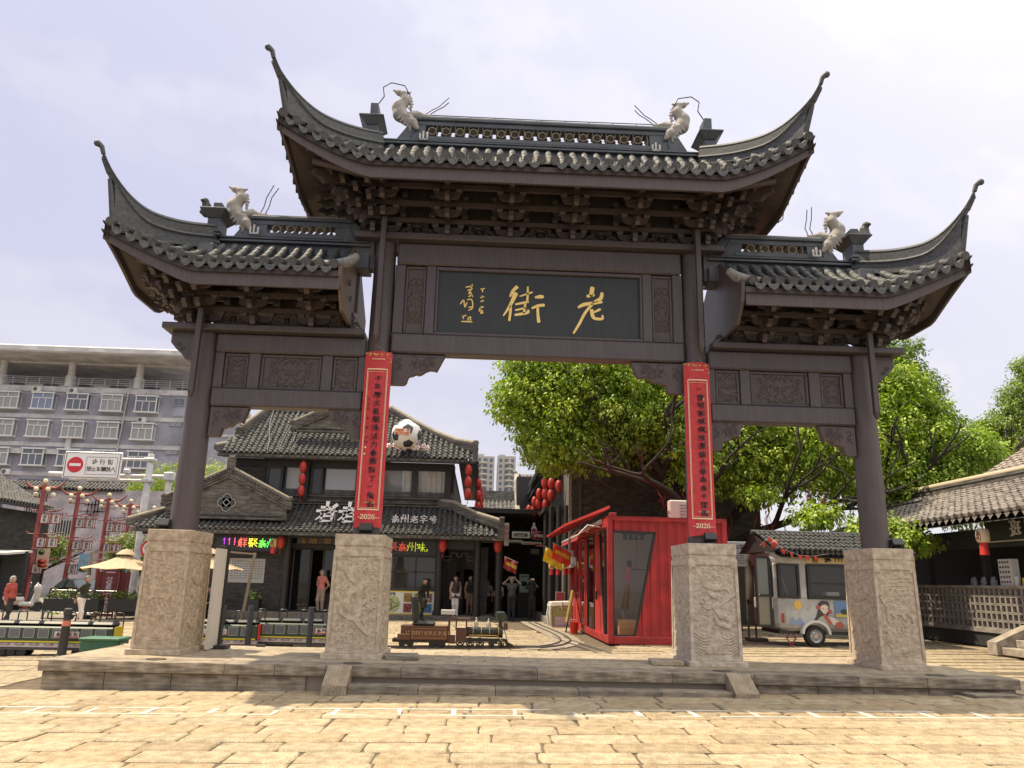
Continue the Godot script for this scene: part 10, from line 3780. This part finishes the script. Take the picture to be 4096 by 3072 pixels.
	person("person in dark clothes in the deep shade of the alley's left side",on(-0.55,-22.5),0.0,1.65,{"shirt": Color(0.3,0.3,0.32),"legs": Color(0.015,0.015,0.016)})
	person("seated helper with folded arms behind the black chair at the maroon booth",on(-14.0,-20.35),0.2,1.65,{"hip": v3(0,0.285,0),"rk": v3(-0.07,0.27,0.26),"lk": v3(0.07,0.27,0.26),"ra": v3(-0.06,0.04,0.28),"la": v3(0.06,0.04,0.28),"shirt": Color(0.02,0.02,0.022),"legs": Color(0.02,0.02,0.022)})

# ---------------------------------------------------------------- trees
func clump_mesh(g: RandomNumberGenerator,n: int,s: float,r: float,droop: float)->ArrayMesh:
	var b:=MB.new()
	for k in n:
		var d:=v3(g.randfn(),g.randfn()*0.7,g.randfn()).normalized()
		var p:=d*r*pow(g.randf(),0.5)
		var out:=(d+v3(0,-droop,0)).normalized()
		var side:=out.cross(v3(g.randf() - 0.5,1,g.randf() - 0.5)).normalized()
		var nn:=side.cross(out)
		var l:=s*g.randf_range(0.7,1.25)
		var c:=g.randf_range(0.75,1.2)
		b.col=Color(c,c,c)
		var tip:=p+out*l+nn*l*-0.18
		var m1:=p+out*l*0.45+side*l*0.24
		var m2:=p+out*l*0.45 - side*l*0.24
		b.tri(p,m2,m1)
		b.tri(m1,m2,tip)
	return b.mesh()

func crown(t: Node3D,called: String,lobes: Array,count: int,clumps: Array,m: Material,g: RandomNumberGenerator,tones: Array)->void:
	var mm:=MultiMesh.new()
	mm.transform_format=MultiMesh.TRANSFORM_3D
	mm.use_colors=true
	mm.mesh=clumps[0]
	var total:=0.0
	for l in lobes: total+=l[1].x*l[1].y+l[1].z*l[1].y
	var list:=[]
	for l in lobes:
		var n:=int(count*(l[1].x*l[1].y+l[1].z*l[1].y)/total)
		for k in n:
			var d:=v3(g.randfn(),g.randfn(),g.randfn()).normalized()
			var rr:=pow(g.randf(),0.42)
			var bump:=1.0+0.16*sin(d.x*7.0+l[0].x)*sin(d.y*6.0+l[0].y*2.0)+0.1*sin(d.z*11.0+d.y*9.0)
			var p: Vector3=l[0]+v3(d.x*l[1].x,d.y*l[1].y,d.z*l[1].z)*rr*bump
			list.append(p)
	mm.instance_count=list.size()
	for i in list.size():
		var sc:=g.randf_range(0.75,1.3)
		mm.set_instance_transform(i,Transform3D(Basis.from_euler(v3(g.randf_range(-0.5,0.5),g.randf()*TAU,g.randf_range(-0.5,0.5))).scaled(Vector3.ONE*sc),list[i] - t.position))
		var c: Color=tones[g.randi() % tones.size()]
		var v:=g.randf_range(1.45,2.0)
		mm.set_instance_color(i,Color(c.r*v,c.g*v,c.b*v))
	var o:=MultiMeshInstance3D.new()
	o.name=called
	o.multimesh=mm
	o.material_override=m
	t.add_child(o,true)
	stuff(o)

func limb(b: MB,p: Vector3,d: Vector3,r: float,len: float,depth: int,g: RandomNumberGenerator)->void:
	var pts:=[p]
	var rad:=[r]
	var q:=p
	var dir:=d
	var n:=4
	for i in n:
		dir=(dir+v3(g.randfn()*0.14,g.randfn()*0.08+0.02,g.randfn()*0.14)).normalized()
		q+=dir*len/n
		pts.append(q)
		rad.append(r*(1.0 - 0.4*(i+1)/n))
	b.tube(pts,rad,7 if depth>1 else 5)
	if depth>0:
		for k in 3:
			var nd:=(dir+v3(g.randfn()*0.55,g.randfn()*0.25+0.12,g.randfn()*0.55)).normalized()
			limb(b,pts[n - k % 2],nd,r*0.55,len*0.72,depth - 1,g)

func build_trees()->void:
	var g:=RandomNumberGenerator.new()
	g.seed=5
	var bark:=mat(0.05,0.04,0.032,0.9,{"tex": "streak","rep": 1.2,"bump": 0.8})
	var leafm:=mat(1,1,1,0.5,{"vc": true,"back": Color(0.75,0.8,0.25)})
	var c1:=clump_mesh(g,12,0.15,0.2,0.7)
	var c2:=clump_mesh(g,12,0.15,0.2,0.5)
	var fresh:=[Color(0.2,0.27,0.03),Color(0.16,0.235,0.028),Color(0.25,0.3,0.04),Color(0.11,0.17,0.022)]
	var deep:=fresh
	var t:=thing("camphor_tree","huge bright green camphor tree rising behind the red kiosk and the middle bay","tree",v3(7.4,-0.1,-12.5))
	var b:=MB.new()
	b.tube([v3(7.4,-0.2,-12.5),v3(7.35,1.0,-12.5),v3(7.2,2.4,-12.6),v3(7.0,3.6,-12.8)],[0.55,0.42,0.38,0.34],12)
	for q in [[v3(7.0,3.4,-12.8),v3(-0.8,0.55,0.1),0.26,3.2],[v3(7.1,3.2,-12.7),v3(-0.2,1.0,-0.2),0.26,3.0],[v3(7.2,2.9,-12.7),v3(0.7,0.7,0.1),0.24,3.0],[v3(7.2,2.6,-12.6),v3(0.9,0.35,0.5),0.18,2.8],[v3(7.1,3.0,-12.7),v3(-0.5,0.5,0.7),0.2,2.6],[v3(7.1,3.2,-12.7),v3(-1.0,0.5,-0.1),0.14,2.2]]: limb(b,q[0] - t.position*0.0,q[1].normalized(),q[2],q[3],3,g)
	part("trunk",b,bark,t)
	crown(t,"crown",[[v3(2.0,7.5,-13.6),v3(2.1,1.5,2.0)],[v3(0.6,8.0,-13.9),v3(1.5,1.1,1.5)],[v3(1.0,9.3,-14.0),v3(1.5,1.1,1.6)],[v3(1.6,6.2,-13.4),v3(1.5,1.0,1.5)],[v3(4.2,7.4,-13.2),v3(2.2,1.9,2.2)],[v3(5.8,6.9,-12.8),v3(1.9,1.7,2.0)],[v3(3.6,9.2,-13.6),v3(2.2,1.5,2.2)],[v3(6.5,8.8,-13.3),v3(2.3,1.7,2.2)],[v3(2.9,5.9,-12.9),v3(1.3,0.75,1.3)]],9500,[c1],leafm,g,fresh)
	crown(t,"crown",[[v3(8.6,6.4,-12.2),v3(2.4,1.8,2.2)],[v3(9.8,5.6,-11.4),v3(2.2,1.4,2.0)],[v3(7.4,5.2,-12.0),v3(2.0,1.0,1.8)],[v3(10.4,6.6,-11.6),v3(2.0,1.6,2.0)],[v3(9.0,8.0,-12.5),v3(2.2,1.6,2.2)]],5200,[c1],leafm,g,deep)
	crown(t,"low_sprays",[[v3(9.2,3.5,-9.0),v3(0.9,0.35,0.7)],[v3(10.6,3.0,-8.0),v3(1.0,0.45,0.8)],[v3(11.2,2.75,-7.4),v3(0.7,0.4,0.6)],[v3(7.9,4.2,-10.2),v3(0.8,0.3,0.7)]],420,[c1],leafm,g,deep)
	var rib:=mat(0.42,0.05,0.04,0.7,{"back": Color(0.2,0.02,0.01)})
	for q in [[v3(7.0,3.55,-11.6),14,"bunch of faded red prayer ribbons tied round the camphor trunk's fork"],[v3(8.3,3.7,-10.4),10,"red ribbons on a low branch above the food trailer"],[v3(10.6,3.0,-7.8),9,"long red ribbons hanging beside the far right column"],[v3(5.2,4.6,-12.2),10,"red ribbons in the shaded branches beside the right red banner"],[v3(9.6,4.1,-9.8),8,"red ribbon knot high in the right bay's branches"]]:
		var o:=thing("red_ribbons",q[2],"ribbons",q[0])
		for k in q[1]:
			b=MB.new()
			var p:=v3(g.randfn()*0.3,g.randfn()*0.15,g.randfn()*0.3)
			var l:=g.randf_range(0.25,0.7)*(1.6 if k % 5==0 else 1.0)
			var pts:=[]
			for i in 6: pts.append(p+v3(sin(i*1.3+k)*0.05,-l*i/5.0,cos(i+k)*0.04))
			b.tube(pts,[0.02,0.025,0.022,0.024,0.02,0.01],4,true,0.25)
			obj("ribbon",b,rib,o)
	t=thing("broadleaf_tree","dense green tree right of the archway's far right column","tree",v3(14.6,0,-14.5))
	b=MB.new()
	b.tube([v3(14.6,-0.2,-14.5),v3(14.5,2.0,-14.5),v3(14.3,4.0,-14.4)],[0.4,0.32,0.26],10)
	for k in 5: limb(b,v3(14.4,2.8+0.3*k,-14.4),v3(cos(k*1.3),0.8,sin(k*1.3)).normalized(),0.16,2.4,2,g)
	part("trunk",b,bark,t)
	crown(t,"crown",[[v3(15.0,8.7,-14.4),v3(1.5,1.25,1.5)],[v3(14.2,9.4,-15.0),v3(1.2,0.9,1.3)],[v3(16.0,7.6,-14.2),v3(1.2,1.1,1.3)]],2600,[c1],leafm,g,fresh)
	crown(t,"crown",[[v3(14.2,7.0,-13.8),v3(1.8,1.5,1.6)],[v3(15.6,6.3,-13.6),v3(1.5,1.4,1.5)],[v3(14.0,5.2,-13.2),v3(1.7,1.2,1.5)],[v3(15.8,4.8,-13.2),v3(1.5,1.0,1.4)],[v3(12.4,5.6,-13.0),v3(1.6,1.4,1.5)],[v3(12.8,7.6,-14.0),v3(1.6,1.4,1.5)]],4600,[c2],leafm,g,deep)
	t=thing("rear_tree","darker tree top showing behind the dense green tree on the right","tree",v3(18.0,0,-19.5))
	b=MB.new()
	b.tube([v3(18.0,-0.2,-19.5),v3(18.0,4.0,-19.5),v3(18.0,8.0,-19.5)],[0.35,0.28,0.2],9)
	for k in 4: limb(b,v3(18.0,5.0+0.8*k,-19.5),v3(cos(k*1.7),0.9,sin(k*1.7)).normalized(),0.12,2.2,2,g)
	part("trunk",b,bark,t)
	crown(t,"crown",[[v3(18.2,12.0,-19.5),v3(1.3,1.1,1.3)],[v3(17.6,11.0,-19.5),v3(1.4,1.3,1.4)],[v3(18.8,10.2,-19.5),v3(1.4,1.3,1.4)],[v3(18.0,8.6,-19.5),v3(1.8,1.6,1.6)]],2000,[c2],leafm,g,[Color(0.1,0.15,0.04),Color(0.13,0.19,0.045)])
	for q in [[v3(24.6,0,-22.0),[[v3(26.0,10.6,-22),v3(1.5,1.3,1.4)],[v3(26.8,12.2,-22),v3(1.2,1.0,1.2)],[v3(25.0,9.0,-22),v3(1.6,1.2,1.5)],[v3(26.5,8.4,-22),v3(1.6,1.4,1.5)],[v3(23.6,9.3,-22),v3(0.9,0.4,0.8)],[v3(24.0,7.6,-22),v3(1.6,1.1,1.5)]],"loose-branched tree leaning in at the right edge"],[v3(20.6,0,-18.0),[[v3(20.4,6.6,-18),v3(1.8,1.2,1.6)],[v3(22.4,6.6,-18.5),v3(1.8,1.4,1.6)],[v3(18.6,5.8,-17.5),v3(1.5,1.1,1.5)],[v3(23.8,6.2,-18.5),v3(1.6,1.4,1.5)],[v3(19.6,5.0,-17.5),v3(1.8,1.0,1.5)],[v3(21.6,5.2,-17.5),v3(1.8,1.0,1.5)]],"band of light green bushy trees behind the right shop's roof"]]:
		t=thing("garden_tree",q[2],"tree",q[0],0.0,"garden trees behind the right shop")
		b=MB.new()
		b.tube([q[0]+v3(0,-0.3,0),q[0]+v3(0.1,3.0,0),q[0]+v3(0.4,6.5,0)],[0.28,0.22,0.14],8)
		for k in 6: limb(b,q[0]+v3(0.2,3.5+0.6*k,0),v3(cos(k*1.4),0.8,sin(k*1.4)).normalized(),0.09,2.2,2,g)
		part("trunk",b,bark,t)
		crown(t,"crown",q[1],3000,[c2],leafm,g,[Color(0.15,0.2,0.045),Color(0.18,0.23,0.05),Color(0.11,0.16,0.035)])
	t=thing("bamboo_stand","clump of pale green bamboo stems behind the right shop's lower roof","bamboo",v3(16.6,2,-13.5))
	for k in 9:
		b=MB.new()
		var x:=15.9+0.22*k+g.randf_range(-0.08,0.08)
		var pts:=[]
		for i in 6: pts.append(v3(x+0.05*sin(i+k)+0.03*i,2.5+0.75*i,-12.8+0.1*(k % 3)))
		b.tube(pts,0.03,6)
		part("stem",b,mat(0.3,0.36,0.1,0.5),t)
	crown(t,"leaves",[[v3(17.0,6.4,-12.8),v3(1.0,0.9,0.8)],[v3(16.3,5.2,-12.8),v3(0.8,0.5,0.6)]],420,[c2],leafm,g,[Color(0.2,0.28,0.05),Color(0.24,0.32,0.06)])
	for q in [[v3(-27.5,0,-52),[[v3(-27.0,8.2,-52),v3(3.2,2.4,2.0)],[v3(-23.5,8.6,-52),v3(2.6,2.2,2.0)],[v3(-30.0,7.2,-52),v3(2.2,1.6,1.8)],[v3(-33,6.6,-52),v3(1.6,1.2,1.4)]],2600,"bright yellow-green tree between the lamp posts and the white poles",0.9],[v3(-23.2,0,-36),[[v3(-23.0,2.6,-36),v3(1.5,1.2,1.0)],[v3(-21.6,2.0,-35),v3(1.3,0.9,0.9)],[v3(-20.6,3.4,-35),v3(0.7,1.0,0.7)]],900,"shrubby climbing plants behind the posters",0.6],[v3(-26.5,0,-33),[[v3(-26.0,2.6,-32.5),v3(1.4,0.8,0.9)],[v3(-27.6,2.6,-32.5),v3(1.2,0.6,0.9)]],500,"leafy bush over the awning shop at the left",0.6]]:
		t=thing("lane_tree",q[3],"tree" if q[4]>0.8 else "shrub",q[0])
		b=MB.new()
		b.tube([q[0]+v3(0,-0.6,0),q[0]+v3(0.1,1.5,0),q[1][0][0]],[0.25*q[4],0.18*q[4],0.1*q[4]],8)
		for k in 4: limb(b,q[0].lerp(q[1][0][0],0.5),v3(cos(k*1.7),0.7,sin(k*1.7)).normalized(),0.07,1.4,1,g)
		part("trunk",b,bark,t)
		crown(t,"crown",q[1],q[2],[c2],leafm,g,[Color(0.2,0.26,0.03),Color(0.15,0.21,0.03),Color(0.26,0.3,0.045)] if q[4]>0.8 else [Color(0.1,0.14,0.03),Color(0.14,0.18,0.04)])

func _ready()->void:
	rng.seed=4711
	make_textures()
	build_camera()
	build_light()
	build_ground()
	build_platform()
	build_pedestals()
	build_gate()
	build_restaurant()
	build_office()
	build_alley()
	build_side_houses()
	build_dragons()
	build_banners()
	build_restaurant_signs()
	build_lanterns()
	build_kiosk()
	build_trailer()
	build_trains()
	build_left_street()
	build_people()
	build_trees()
